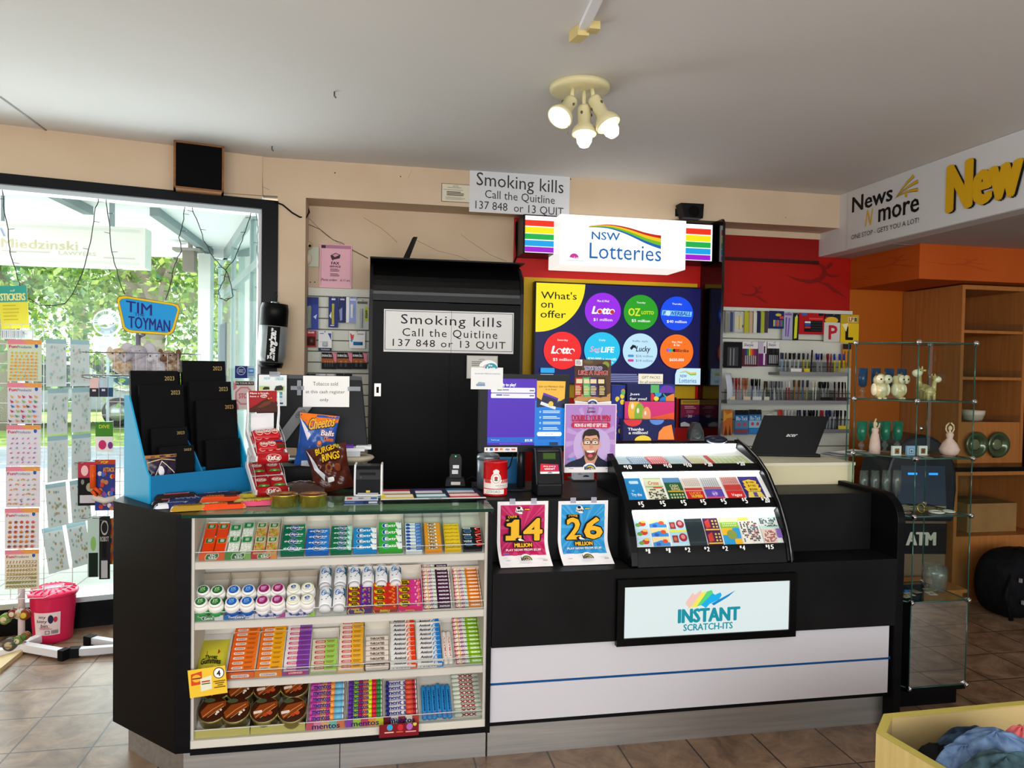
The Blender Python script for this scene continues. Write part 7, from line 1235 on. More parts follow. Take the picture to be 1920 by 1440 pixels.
A=Art();A.r(0,0,100,30,'#1c2030').c(45,22,42,'#e0b82a',12).r(0,30,100,100,'#d8d4d0').t('P',28,40,84,92,'#c01f2a',.08).t('P',6,10,18,20,'#c01f2a',.08);hang('driver plate pack with a red P, second last on the top row',(1545,589,1575,641),A,'#d8d4d0')
A=Art();A.r(0,0,100,32,'#c8a82a').r(40,8,90,26,'#e8d89a').t('LP',44,10,70,24,'#a01c24',.06).r(74,10,88,24,'#5a5a4a').r(0,32,100,100,'#e6c41c').t('L',26,42,70,90,'#17150c',.1).p([(6,36),(40,30),(30,60)],'#f4ecc0');hang('yellow driver plate pack with a black L, last on the top row',(1576,590,1610,643),A,'#e6c41c')
A=Art();A.r(20,20,80,92,'#3a3c40').r(34,24,40,90,'#8a8c92').r(52,24,58,90,'#8a8c92');hang('wide black drawing pen pack on the second row',(1357,641,1391,690),A,'#141518')
def sharp(cs,foot):
    A=Art();A.r(0,0,100,28,'#eceaec').t('Sharpie',8,6,70,22,'#4a4a50',.03,.2);n=len(cs)
    for i,cc in enumerate(cs):A.r(16+i*76/n,28,16+(i+.8)*76/n,56,cc).r(17+i*76/n,56,16+(i+.7)*76/n,92,'#a8aab2')
    return A
hang('white and maroon pack of rainbow markers on the second row',(1392,641,1421,687),sharp(('#1c3a8c','#2a8a4a','#e8c82c','#e8742c','#c82a3c','#6a2a8c'),0),'#5a1c2c')
A=Art();A.r(0,0,60,50,'#c8b8d0').r(66,20,84,48,'#2a2a2e').r(0,50,100,100,'#6a1c6a').r(62,50,84,96,'#e8e0ea');hang('purple and white single marker pack on the second row',(1422,640,1437,686),A,'#eceaec')
hang('black and red pack of fine markers on the second row',(1438.5,641,1461,685),sharp(('#1a1a1e','#1a1a1e','#2a2a30','#1a1a1e','#2a2a30'),0),'#2a1c22')
# shelves of pens
def pen_shelf(label,x0,x1,py,cups,nm='pen_shelf'):
    a,c=PY(x0,py,4.9),PY(x1,py,4.9);o=empty(nm,Vector(((a.x+c.x)/2,5.0,a.z)),0,label,'shelf','grey pen shelves on the slat wall');b=MB();b.box(a.x,4.885,a.z-.02,c.x,5.035,a.z,M('#77777a',.4,.5));b.box(a.x,4.882,a.z-.022,c.x,4.886,a.z+.006,M('#8a8a8c',.4,.5));bw(b,'metal_shelf',o);return a.z
PENP={}
def pen(kind,body,cap,L,r,flat_=0):
    k=(body,cap,L)
    if k not in PENP:
        t=empty(kind);b=MB();b.lathe([(0,0),(r*.6,.0),(r,.012),(r,L*.68)],M(body,.35),8);b.build('barrel',t);b=MB();b.lathe([(r*1.08,L*.66),(r*1.1,L*.96),(r*.7,L),(0,L)],M(cap,.35),8);b.box(-.0012,-r-.003,L*.7,.0012,-r,L*.97,M(cap,.35));b.build('cap',t);PENP[k]=[t,0]
    e=PENP[k];o=e[0] if not e[1] else dup(e[0]);e[1]=1;return o
def cup(label,px0,px1,z,Y=4.93,h=.085,tagc=None):
    a,c=PY(px0,700,Y),PY(px1,700,Y);w=c.x-a.x-.002;b=MB();b.box(-w/2,-.035,0,w/2,.04,.003,ACR);
    for x in (-w/2,w/2-.0015):b.box(x,-.035,0,x+.0015,.04,h,ACR)
    b.box(-w/2,-.035,0,w/2,-.0335,h,ACR);b.box(-w/2,.0385,0,w/2,.04,h,ACR);o=empty('pen_holder',Vector(((a.x+c.x)/2,Y,z+.0005)),0,label,'holder','clear pen holders on the slat wall shelves');b.build('clear_box',o)
    if tagc:b=MB();b.box(-w*.42,-.0362,.002,w*.42,-.0352,.03,M(tagc,.5));b.build('price_label',o)
    return (a.x+c.x)/2,w
def fill(px0,px1,z,n,specs,where,tagc=None,L=.14,Y=4.93,kind='pen'):
    cx,w=cup(f'clear holder of {where}',px0,px1,z,Y,.08,tagc)
    for i in range(n):
        body,cap=specs[i % len(specs)];o=pen(kind,body,cap,L,.0045);x=cx-w/2+.008+(w-.016)*(i+.5)/n;o.location=Vector((x,Y-.012+.028*((i*7) % 3)/2,z+.004));o.rotation_euler=((rnd.random()-.7)*.12,(rnd.random()-.5)*.10,rnd.random()*6);tag(o,f'{kind} among the {where}',kind,where)
z2=pen_shelf('short grey shelf of pens on the second row',1459,1588,698,0)
fill(1460,1474,z2,4,[('#9ab0d0','#1c2c50'),('#b8c4d4','#17171c')],'pale blue and black pens at the end of the short shelf')
fill(1475,1500,z2,8,[('#d8d4e0','#15151a'),('#c8c8d0','#1a1a20')],'white barrelled black capped pens on the short shelf','#e8e4e0')
fill(1501,1514,z2,4,[('#e0c82a','#24303a')],'yellow dark capped pens on the short shelf','#d8c42a')
fill(1515,1526,z2,3,[('#15151a','#0c0c10')],'all black pens standing tall on the short shelf',None,.165)
fill(1527,1546,z2,6,[('#b8b4bc','#1c2a9c'),('#b0aab4','#15151a')],'grey pens with blue and black caps on the short shelf')
fill(1547,1558,z2,4,[('#8a2a2a','#8c1c24')],'dark red pens on the short shelf')
fill(1559,1586,z2,8,[('#e0d02a','#1f3aa0')],'yellow pens with blue caps on the short shelf')
z3=pen_shelf('long grey shelf of pencils and brushes on the third row',1361,1590,751,0)
fill(1364,1376,z3,5,[('#8c1c20','#6a1418')],'dark red pencils on the long shelf','#d8c8a8',.16,kind='pencil');fill(1377,1388,z3,4,[('#a01c20','#8c1418')],'bright red pencils on the long shelf',None,.16,kind='pencil');fill(1389,1405,z3,6,[('#c07a5a','#b06a4a')],'salmon coloured pencils on the long shelf','#d8c8a8',.16,kind='pencil')
fill(1406,1426,z3,7,[('#3a3c6a','#0f0f12'),('#c8c8cc','#0f0f12')],'dark capped pens and brushes on the long shelf','#d8d8d8',.155);fill(1428,1440,z3,4,[('#5a4a2a','#3a2c1c')],'brown brushes on the long shelf','#d4d0c0',.14,kind='brush')
fill(1441,1470,z3,10,[('#a8aab0','#6a6c74'),('#3a3a4a','#24243a'),('#b8bcc4','#8a8c94')],'thin grey and dark pens on the long shelf');fill(1471,1484,z3,5,[('#a83038','#d8d4d4')],'red and white pens on the long shelf')
fill(1485,1520,z3,12,[('#b8742a','#8a4a1c'),('#d8b43a','#3a2c1c'),('#3a7ab0','#1c3a5c'),('#8a5a3a','#5a3a24')],'mixed orange yellow and blue pencils on the long shelf',None,.15,kind='pencil');fill(1521,1531,z3,4,[('#e8e4d8','#d8d0c0')],'white pencils on the long shelf',None,.15,kind='pencil')
fill(1532,1560,z3,9,[('#5a5c64','#101014'),('#b8b8bc','#101014')],'black capped ballpoints on the long shelf','#1a1a1e');fill(1561,1589,z3,10,[('#4a2a30','#0e0e12'),('#5a3438','#0e0e12')],'maroon barrelled black pens on the long shelf','#3a1c24')
z4=pen_shelf('lower grey shelf of ballpoints behind the laptop',1466,1592,806,0)
fill(1468,1490,z4,8,[('#d8d8dc','#c0c0c8')],'clear capped ballpoints on the lower shelf');fill(1491,1516,z4,9,[('#2a2c5a','#14163a')],'navy ballpoints on the lower shelf');fill(1517,1536,z4,8,[('#1c1c24','#101018')],'black ballpoints on the lower shelf');fill(1537,1546,z4,4,[('#8c2a34','#a01c28')],'red ballpoints on the lower shelf');fill(1547,1566,z4,7,[('#b0b8cc','#1c2a5c')],'grey ballpoints with blue caps on the lower shelf');fill(1567,1590,z4,8,[('#3a3a42','#15151c')],'dark ballpoints at the far end of the lower shelf','#d8c43a')
A=Art();A.p([(0,0),(40,20),(100,10),(100,30),(40,34),(0,50)],'#f0a83a').p([(10,100),(30,60),(50,100)],'#7a2a14').p([(60,100),(74,56),(90,100)],'#7a2a14');hang('orange patterned pack by the black panel on the fourth row',(1356,768,1373,816),A,'#d8742c',Y=4.95)
for x0,x1,y,d,low in ((1378,1403,769,'first','#8a4a5a'),(1404,1427,768,'second','#2f8ad0')):
    A=Art();A.r(0,0,100,20,'#16181c').r(0,20,100,100,'#1f78c0').t('Blu-Tack',8,26,94,42,'#d8ecf8',.04)
    A.r(0,44,100,74,'#5a8ab0' if low[1] == '8' else '#9cc8e4').c(30,58,12,'#c84a5a',7).c(72,58,12,'#c84a5a',7).r(4,78,96,96,low);hang(f'blue sticky putty pack, {d} of two on the fourth row',(x0,y,x1,y+46),A,'#1f78c0',Y=4.95)
A=Art();A.c(50,40,40,'#d8d8d0',30);hang('clear bag of small pins beside the blue putty packs',(1428,772,1457,815),A,'#b8b8ac',Y=4.95);A=Art();A.r(0,0,100,30,'#c83a2c');hang('thin orange glue pack in front of the lower pens',(1459,768,1467,812),A,'#e8641c',Y=4.95)
A=Art();hang('dark orange pencil pack hanging at the glass tower end',(1580,645,1596,690),Art().r(0,0,100,22,'#2a2018').r(20,30,30,95,'#2a2018').r(55,30,65,95,'#2a2018'),'#d8861c')
b=MB();ps=[PY(x,y,4.9) for x,y in ((1357,690),(1362,705),(1365,722),(1375,742),(1360,752),(1356,735))];q0=PY(1364,752,4.9);b.grid(lambda u,v:Vector(((u-.5)*.055+.022*(1-v)**2,-.03*math.sin(v*3)+.015*u,.2*v)),4,8,M('#d6dcec',.5));tag(b.build('paper_sheet',loc=q0,solid=.001),'curling bluish white paper at the edge of the black panel','paper')
# ------------------------------------------------------------------ glass tower with ornaments
GT=glass_mat('tower_glass','#eaf4f0',refl=.55);GE=M('#24564d',.1,spec=.6);TP=[(2.435,2.93),(2.735,2.93),(2.735,3.22),(2.285,3.22),(2.285,3.165)];TZ=[.105,.50,.893,1.158,1.42,1.688]
gt=empty('glass_tower',(2.53,3.08,0),0,'tall glass display tower with chrome ball joints and a mirrored foot','display case')
b=MB();b.prism([(2.30,2.965),(2.72,2.965),(2.72,3.21),(2.29,3.21)],0,.08,M('#08080a',.35));b.prism(TP,.08,.1,M('#0b0b0d',.3));bw(b,'base',gt)
for k,z in enumerate(TZ):
    b=MB();b.prism(TP,z-.006,z,GT)
    for i in range(5):
        p,q=Vector((*TP[i],z-.003)),Vector((*TP[(i+1) % 5],z-.003));b.tube([p,q],.0032,GE,5)
    bw(b,'glass_shelf',gt)
ins=lambda p:Vector((2.52+(p[0]-2.52)*.992,3.08+(p[1]-3.08)*.992,0))
for k in range(5):
    for i in range(5):
        if i == 2:continue
        p,q=ins(TP[i]),ins(TP[(i+1) % 5]);z0,z1=TZ[k],TZ[k+1]-.006;low=k == 0 and i in (0,4)
        b=MB();b.add([p+Vector((0,0,z0)),q+Vector((0,0,z0)),q+Vector((0,0,z1)),p+Vector((0,0,z1))],[(0,1,2,3)],M('#c8ccc8',.02,1) if low and i == 0 else M('#0c0c0e',.2) if low else GT);bw(b,'mirror_pane' if low and i == 0 else 'glass_pane',gt)
    for i in range(5):p=ins(TP[i]);b=MB();b.tube([p+Vector((0,0,TZ[k])),p+Vector((0,0,TZ[k+1]-.006))],.0028,GE,5);bw(b,'glass_edge',gt)
b=MB();b.box(2.42,3.2,TZ[0],2.73,3.206,TZ[1]-.01,M('#0a0a0b',.4));bw(b,'foot_back',gt)
for z in TZ:
    for x,y in TP[:3]+[TP[4]]:b=MB();b.ell((x,y-.002,z-.003),.0135,CHROME,14,8);b.ell((x-.006,y-.012,z-.003),.006,CHROME,8,6);bw(b,'ball_joint',gt)
for z in (1.27,1.47):b=MB();b.lathe([(0,-.004),(.011,-.004),(.011,.004),(0,.004)],CHROME,14,(2.7,3.212,z),'y');bw(b,'door_lock',gt)
IV=noise_mat('ivory_glaze','#cdbb86','#e0d2a6',(30,30,30),.18,coat=.8);IVL=M('#e9dfbd',.2,coat=.8);BRN=M('#6a4a2a',.5)
def owl(label,px,py,rz):
    p=PY(px,py,3.09);o=empty('owl_ornament',(p.x,3.09,TZ[4]+.0005),rz,label,'ornament','glazed owl ornaments');b=MB()
    b.ell((0,0,.04),(.036,.03,.04),IV);b.ell((0,.0,.088),(.034,.028,.032),IV)
    for s in (-1,1):b.ell((s*.033,-.002,.045),(.01,.02,.03),IVL,12,8);b.ell((s*.012,-.018,.004),(.01,.012,.006),IV,10,6);b.lathe([(.008,0),(.004,.012),(0,.018)],BRN,8,(s*.02,0,.112))
    b.ell((0,-.02,.05),(.018,.012,.02),IVL,12,8);b.build('owl_body',o,sub=0)
    for s in (-1,1):
        b=MB();b.lathe([(.0,-.036),(.02,-.033),(.0215,-.026),(.015,-.018)],IVL,20,(s*.019,0,.094),'y');b.lathe([(0,-.0405),(.004,-.039),(.004,-.035)],M('#2a2018',.2),10,(s*.019,0,.094),'y');b.build('eye',o)
    b=MB();b.lathe([(.004,0),(0,-.012)],M('#a86a2a',.3),8,(0,-.032,.086));b.build('beak',o)
owl('owl ornament facing front with brown tufts, beside the blue goblets',1650,745,-.1);owl('owl ornament turned away, next to the other owl and nearer the giraffes',1684,745,.35)
def giraffe(label,x,y,z,rz,k,flip=1):
    o=empty('giraffe_ornament',(x,y,z+.0005),rz,label,'ornament','glazed giraffe ornaments');b=MB();G=noise_mat('giraffe_glaze','#a8965a','#c9b87e',(14,14,14),.15,coat=.9) if 'GG' not in globals() else globals()['GG'];globals()['GG']=G;f=flip
    b.ell((0,0,.052*k),(.036*k,.026*k,.03*k),G)
    for dx in (-.02,.02):
        for dy in (-.012,.012):b.lathe([(.011*k,0),(.011*k,.03*k),(.013*k,.05*k)],G,10,(dx*k,dy*k,0))
    b.tube([(-.02*f*k,0,.06*k),(-.028*f*k,0,.09*k),(-.03*f*k,-.002,.125*k)],0,G,12,taper=[.02*k,.014*k,.012*k]);b.build('giraffe_body',o)
    b=MB();b.ell((-.044*f*k,-.006,.135*k),(.027*k,.02*k,.021*k),IVL);b.ell((-.028*f*k,-.004,.143*k),(.017*k,.017*k,.019*k),G)
    for s in (-1,1):b.ell((-.022*f*k,s*.014*k,.162*k),(.005*k,.004*k,.011*k),G,8,6);b.ell((-.012*f*k,s*.02*k,.15*k),(.01*k,.006*k,.006*k),G,8,6);b.ell((-.034*f*k,-.004+s*.016*k,.15*k),.0028*k,M('#1a1410',.2),8,6)
    b.build('head',o);b=MB();b.tube([(.034*f*k,0,.06*k),(.044*f*k,0,.066*k),(.046*f*k,0,.055*k)],.004*k,G,6);b.build('tail',o)
giraffe('taller giraffe ornament at the back of the top shelf, head to the owls',2.61,3.1,TZ[4],-.1,.92,1);giraffe('shorter giraffe ornament in front with its tail to the owls',2.575,3.02,TZ[4],-.1,.72,-1)
def goblet(label,x,y,z,col,grp,H=.15,R=.028,k=None,body=None):
    o=empty('goblet',(x,y,z+.0005),0,label,'goblet',grp);cg=glass_mat('clear_glassware','#fafcfc',('#e8f0ee',.07),refl=1.2) if 'CG' not in globals() else globals()['CG'];globals()['CG']=cg
    t=k or glass_mat('tinted_'+col[1:],col,body,refl=1.1);b=MB();b.lathe([(.008,H*.36),(.018,H*.42),(R*.94,H*.62),(R,H),(R*.93,H),(R*.86,H*.63),(.01,H*.40)],t,20);b.build('bowl',o)
    b=MB();b.lathe([(R*.95,0),(R*.9,.003),(.008,.01),(.006,H*.14),(.014,H*.2),(.014,H*.26),(.006,H*.32),(.009,H*.37),(0,H*.38)],cg,18);b.build('foot',o);return t
tb=tt=None;TINTB,TINTT='#9cc8e4','#8fe0cf'
for i,(px,od) in enumerate(((1618,'first'),(1642,'second'),(1667,'third'),(1691,'last'))):p=PY(px,700,3.185);tb=goblet(f'blue glass goblet on the top shelf, {od} in line behind the owls',max(p.x,2.33),3.185,TZ[4],TINTB,'blue glass goblets',.145,.022,tb,('#2a78b4',.4))
for i,(px,od) in enumerate(((1616,'first, behind the raised arm dancer'),(1638,'second'),(1660,'third'),(1683,'last'))):p=PY(px,800,3.17);tt=goblet(f'teal glass goblet on the second shelf, {od} in line',max(p.x,2.325),3.17,TZ[3],TINTT,'teal glass goblets',.15,.024,tt,('#12b096',.45))
for i,(px,od) in enumerate(((1620,'first'),(1641,'second'),(1662,'third'),(1682,'last'))):
    p=PY(px,890,3.17);o=empty('champagne_flute',(max(p.x,2.325),3.17,TZ[2]+.0005),0,f'clear glass flute on the third shelf, {od} in line','glass','clear glass flutes');b=MB();H=.175;R=.02;b.lathe([(.005,H*.3),(R*.8,H*.4),(R,H*.7),(R*.9,H),(R*.84,H),(R*.9,H*.7),(.004,H*.33)],CG,16);b.build('flute_bowl',o);b=MB();b.lathe([(.021,0),(.018,.003),(.004,.008),(.004,H*.3),(0,H*.31)],CG,16);b.build('stem',o)
def tumbler(label,x,y,H,R):
    b=MB();b.lathe([(R*.72,0),(R*.78,.012),(R*1.0,H*.6),(R*.98,H),(R*.92,H),(R*.94,H*.6),(R*.7,.02),(0,.02)],CG,20);o=b.build('glass_tumbler',loc=Vector((x,y,TZ[1]+.0005)));tag(o,label,'glass','cut glass tumblers')
p=PY(1755,1090,3.08);tumbler('wide cut glass tumbler on the lowest glass shelf',p.x-.02,3.08,.125,.046);p=PY(1783,1095,3.05);tumbler('narrower cut glass tumbler at the outer end of the lowest shelf',min(p.x,2.685),3.05,.12,.036);tumbler('tall slim tumbler by the chamfered pane on the lowest shelf',2.455,3.06,.13,.025)
PK=noise_mat('pink_resin','#e0b3ad','#e8c2bc',(40,40,40),.6);SKN=M('#e6c8a8',.5)
def dancer(label,x,y,z,rz,both):
    o=empty('dancer_figurine',(x,y,z+.0005),rz,label,'figurine','pink dancer figurines');b=MB()
    if both:b.lathe([(.026,0),(.038,.012),(.044,.03),(.03,.06),(.012,.082),(.015,.09),(.017,.1),(.011,.112)],PK,18)
    else:b.lathe([(.024,0),(.025,.03),(.022,.06),(.017,.09),(.013,.1),(.016,.112),(.013,.122)],PK,18)
    b.build('dress',o);b=MB();h=.112 if both else .122;b.tube([(0,0,h-.006),(0,0,h+.008)],.005,SKN,8);b.ell((0,0,h+.018),(.009,.01,.012),SKN,12,8)
    if both:A1=[[(s*.012,0,h-.006),(s*.024,0,h+.012),(s*.022,0,h+.03),(s*.006,0,h+.042)] for s in (-1,1)]
    else:A1=[[(-.01,0,h-.004),(-.012,0,h+.02),(-.004,-.004,h+.045)],[(.01,0,h-.004),(.028,-.004,h+.004),(.032,-.006,h+.022)]]
    for a in A1:b.tube(a,.0036,SKN,8)
    b.build('dancer_body',o);b=MB();b.ell((0,.004,h+.022),(.0095,.009,.0105),M('#8a5a3a',.6),10,6);b.build('hair',o)
dancer('slim pink dancer figurine reaching up at the chamfered end of the second shelf',2.365,3.115,TZ[3],.5,False);dancer('pink dancer figurine with both arms arched overhead at the outer end of the second shelf',2.69,3.02,TZ[3],.1,True)
for i,(px,c,cc,lb) in enumerate(((1682,'#e4e2dc','#a86a2c','small white frame with a brown picture, first of three'),(1709,'#8fb4dc','#c8d8e8','small pale blue frame, middle of three'),(1731,'#e4e2dc','#8a5a3a','small white frame with a brown picture, last of three'))):
    p=PY(px,845,3.03);A=Art();A.r(24,26,76,80,'#3a2c22').r(29,31,71,75,cc).c(50,55,14,'#5a3418' if i != 1 else '#4a6a8a',14);b=MB();b.box(-.0225,0,0,.0225,.012,.045,M(c,.4));b.art(A,plane_map((-.0225,-.0004,0),(.045,0,0),(0,0,.045),Vector((0,-1,0))));tag(b.build('picture_frame',loc=Vector((p.x,3.03,TZ[3]+.0005))),lb+' on the second shelf','frame','little square picture frames')
def ringo(label,x,y,z,R,r,mat,cat,tilt=0,nm='bangle'):
    b=MB();b.tube([(R*math.cos(a),R*math.sin(a),0) for a in [i*math.pi/12 for i in range(25)]],r,mat,6);o=b.build(nm,loc=Vector((x,y,z+r+.001+R*math.sin(tilt))));o.rotation_euler.x=tilt;tag(o,label,cat,'jewellery on the third shelf')
GOLD=M('#b8963a',.25,.9);SLV=M('#c8c6c0',.3,.7)
ringo('gold ring bangle standing on edge on the third shelf',2.53,3.0,TZ[2],.019,.003,GOLD,'bangle',1.3);ringo('white bangle lying flat at the middle of the third shelf',2.605,2.99,TZ[2],.03,.0045,M('#dcd8d0',.3),'bangle');ringo('smaller white bangle at the outer end of the third shelf',2.68,3.0,TZ[2],.024,.004,M('#dcd8d0',.3),'bangle');ringo('thin dark necklace loop behind the white bangles',2.66,3.1,TZ[2],.035,.0015,M('#5a4a3a',.4,.5),'necklace');ringo('fine silver chain near the chamfered pane on the third shelf',2.46,3.02,TZ[2],.026,.0015,SLV,'necklace')
def shelf_cards(z,grp,n,seed,y0=2.97):
    r=random.Random(seed)
    for i in range(n):
        c=r.choice(['#c9c2a8','#b8a890','#a89a82','#d8d2c2','#9c8a78']);x,y=2.45+i*.26/n+r.random()*.02,y0+.03+r.random()*.12;b=MB();A=Art();A.c(50,50,14,r.choice(['#b8963a','#a83a2c','#d8d4c8','#7a6a4a']),14,10).lines(20,74,80,92,2,'#6a5a4a',.4,i);b.box(-.019,-.024,0,.019,.024,.0012,M(c,.5));b.art(A,plane_map((-.019,-.024,.0013),(.038,0,0),(0,.048,0)));o=b.build('jewellery_card',loc=Vector((x,y,z+.0006)),rz=r.uniform(-.4,.4));tag(o,f'small jewellery card lying on the {grp}','card',f'jewellery cards on the {grp}')
shelf_cards(TZ[2],'third glass shelf',6,4,3.02);shelf_cards(TZ[1],'lowest glass shelf',5,9,2.95);shelf_cards(TZ[3],'second glass shelf',4,14,2.93)
# ------------------------------------------------------------------ back corner: cash machine, timber unit, bag
am=empty('cash_machine',(3.56,4.26,0),-.15,'dark cash machine with a domed top and white lettering behind the glass tower','cash machine');am.scale=(.82,.82,.92);b=MB();b.prism([(-.24,0),(-.24,.62),(.24,.62),(.24,0)],-.02,.4,M('#75624e',.5),'y');b.build('cabinet',am,bev=.01)
b=MB();dome=[(-.27,.62),(-.29,.85)]+[(-.29*math.cos(a),.9+.34*math.sin(a)) for a in [i*math.pi/14 for i in range(1,14)]]+[(.29,.85),(.27,.62)];b.prism(dome,-.06,.36,M('#1d222c',.3),'y');b.build('domed_head',am,bev=.02)
b=MB();b.prism([(-.2,.74),(-.18,1.02),(.18,1.02),(.2,.74)],-.066,-.061,M('#3a4658',.12),'y');b.prism([(-.2,.7),(-.2,.735),(.2,.735),(.2,.7)],-.068,-.061,M('#8a8470',.4),'y')
for x in (-.12,.05):b.box(x,-.0665,.955,x+.075,-.066,.97,E('#2a8af0',2))
b.build('screen_panel',am);b=MB();b.box(-.24,-.024,.38,.24,-.02,.6,M('#17181c',.35));A=Art();A.t('ATM',30,28,82,72,'#c8c6b8',.05);b.art(A,plane_map((-.24,-.0245,.38),(.48,0,0),(0,0,.22),Vector((0,-1,0))));b.build('sign_panel',am)
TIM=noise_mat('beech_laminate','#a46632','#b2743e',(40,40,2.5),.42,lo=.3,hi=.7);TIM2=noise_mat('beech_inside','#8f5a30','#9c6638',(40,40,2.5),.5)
ux0,ux1,uy,UZ=4.06,4.57,4.47,zlo-.01;tu=empty('timber_shelves',(4.3,4.75,0),0,'tall beech shelf unit under the orange bulkhead','shelf unit')
zs=[PY(1850,y,4.6).z for y in (622,707,789)];zbt=.885
for x in (ux0,ux1):b=MB();b.box(x-.012,uy,zbt+.03,x+.012,5.05,UZ,TIM);bw(b,'side_panel',tu)
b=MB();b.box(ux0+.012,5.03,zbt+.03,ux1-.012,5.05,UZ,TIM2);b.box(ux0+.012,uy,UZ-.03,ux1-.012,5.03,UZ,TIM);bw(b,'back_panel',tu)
for z in zs:b=MB();b.box(ux0+.012,uy+.005,z-.02,ux1-.012,5.03,z,TIM);b.box(ux0+.014,uy+.005,z,ux1-.014,uy+.009,z+.05,ACR);bw(b,'shelf',tu)
b=MB();b.box(ux0+.012,uy+.004,zbt+.03,ux1-.012,uy+.02,zs[2]-.02,TIM);bw(b,'lower_panel',tu)
tb_=empty('timber_bench',(4.3,4.6,0),0,'beech bench with a black top and an open cubby below the shelf unit','bench');bx0,bx1,by=3.88,4.75,4.3
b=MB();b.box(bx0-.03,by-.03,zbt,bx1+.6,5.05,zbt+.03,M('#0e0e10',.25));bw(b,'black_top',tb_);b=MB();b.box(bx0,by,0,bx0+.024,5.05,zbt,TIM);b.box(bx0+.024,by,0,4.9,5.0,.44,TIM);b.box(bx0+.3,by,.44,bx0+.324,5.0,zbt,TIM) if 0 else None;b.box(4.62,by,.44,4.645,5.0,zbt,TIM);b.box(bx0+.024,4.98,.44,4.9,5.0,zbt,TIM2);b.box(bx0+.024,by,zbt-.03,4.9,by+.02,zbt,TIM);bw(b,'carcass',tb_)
bxm=empty('cardboard_box',(4.28,4.55,.441),0,'plain brown cardboard box in the bench cubby','box');b=MB();b.box(-.2,-.15,0,.2,.15,.2,noise_mat('cardboard','#8a6a3e','#97764a',(6,6,6),.8));b.box(-.2,-.004,.2,.2,.004,.2006,'#a8874e');b.build('carton',bxm,bev=.003)
bxm2=MB();bxm2.box(-.08,-.1,0,.08,.1,.16,M('#9c7848',.8));bxm2.box(-.081,-.003,.05,.081,.003,.161,'#b08a58');tag(bxm2.build('cardboard_box',loc=Vector((4.15,4.82,.441))),'small carton standing deep in the cubby behind the bigger box','box')
wbw=MB();p=PY(1828,787,4.6);wbw.lathe([(.04,0),(.06,.004),(.075,.05),(.078,.075),(.072,.075),(.068,.05),(.05,.01),(0,.01)],M('#d4cbb4',.4),24);tag(wbw.build('bowl',loc=Vector((min(p.x,4.4),4.62,zs[2]+.0005))),'cream bowl on the lowest shelf of the timber unit','bowl')
for px,lb in ((1825,'dark green glass plate on the panel, half behind the tower'),(1866,'dark green glass plate in full view on the timber panel')):
    p=PY(px,833,uy);o=empty('display_plate',(p.x,uy-.001,p.z),0,lb,'plate','dark glass plates on the timber panel');b=MB();b.lathe([(0,-.012),(.05,-.014),(.058,-.03),(.085,-.04),(.092,-.03),(.06,-.006),(0,-.002)],M('#4c5c40',.12,.35,spec=.8),28,(0,0,0),'y');b.lathe([(.045,-.0145),(.03,-.02),(0,-.02)],M('#7a8466',.1,.4),20,(0,0,0),'y');b.build('plate_disc',o)
    b=MB();b.box(-.02,-.004,-.095,.02,.0,-.085,BLKM);b.build('plate_holder',o)
b=MB();p=PY(1912,760,4.9);b.box(p.x+.0,4.9,PY(1912,880,4.9).z,p.x+.8,4.97,PY(1912,655,4.9).z,M('#0a0a0c',.25));b.box(p.x+.3,4.9,zbt+.031,p.x+.5,5.0,PY(1912,880,4.9).z+.01,BLKM);tag(b.build('dark_screen'),'edge of a black screen standing past the timber shelf unit','screen')
bg_=empty('backpack',(4.1,4.02,0),.2,'black backpack slumped on the floor against the timber bench','bag');FB=noise_mat('bag_fabric','#0d0d10','#16161a',(20,20,20),.75)
def bagp(cx,cz,rx,ry,rz_,e=2.6):return lambda u,v:(lambda a,t:Vector((cx+rx*math.copysign(abs(math.cos(a))**(2/e),math.cos(a))*math.sin(t)**.45,ry*math.copysign(abs(math.sin(a))**(2/e),math.sin(a))*math.sin(t)**.45,cz-rz_*math.cos(t)+.012*math.sin(a*5)*math.sin(t))))(2*math.pi*u,math.pi*min(.999,max(.001,v)))
b=MB();b.grid(bagp(0,.21,.24,.16,.21,4),28,14,FB);b.build('bag_body',bg_);b=MB();b.grid(bagp(.02,.13,.17,.2,.12),24,10,FB);b.build('front_pocket',bg_)
b=MB();b.tube([(-.1,-.04,.36),(-.02,-.05,.41),(.1,-.04,.37)],.01,FB,6);b.tube([(-.2,-.1,.3),(-.27,-.12,.18),(-.24,-.14,.03)],.014,FB,6);b.build('strap',bg_)
for x,z in ((-.2,.28),(-.17,.14),(-.12,.03)):b=MB();b.box(x-.006,-.17,z-.012,x+.006,-.155,z+.012,M('#c8c8c8',.3,.6));b.build('buckle',bg_)
lb_=empty('low_bench',(3.3,3.9,0),0,'low beech bench on the floor seen beneath the glass tower','bench');b=MB();b.box(-.3,0,.0,.3,.25,.2,TIM);b.build('plinth',lb_);b=MB();b.box(-.32,-.02,.2,.32,.27,.22,TIM);b.build('bench_top',lb_)
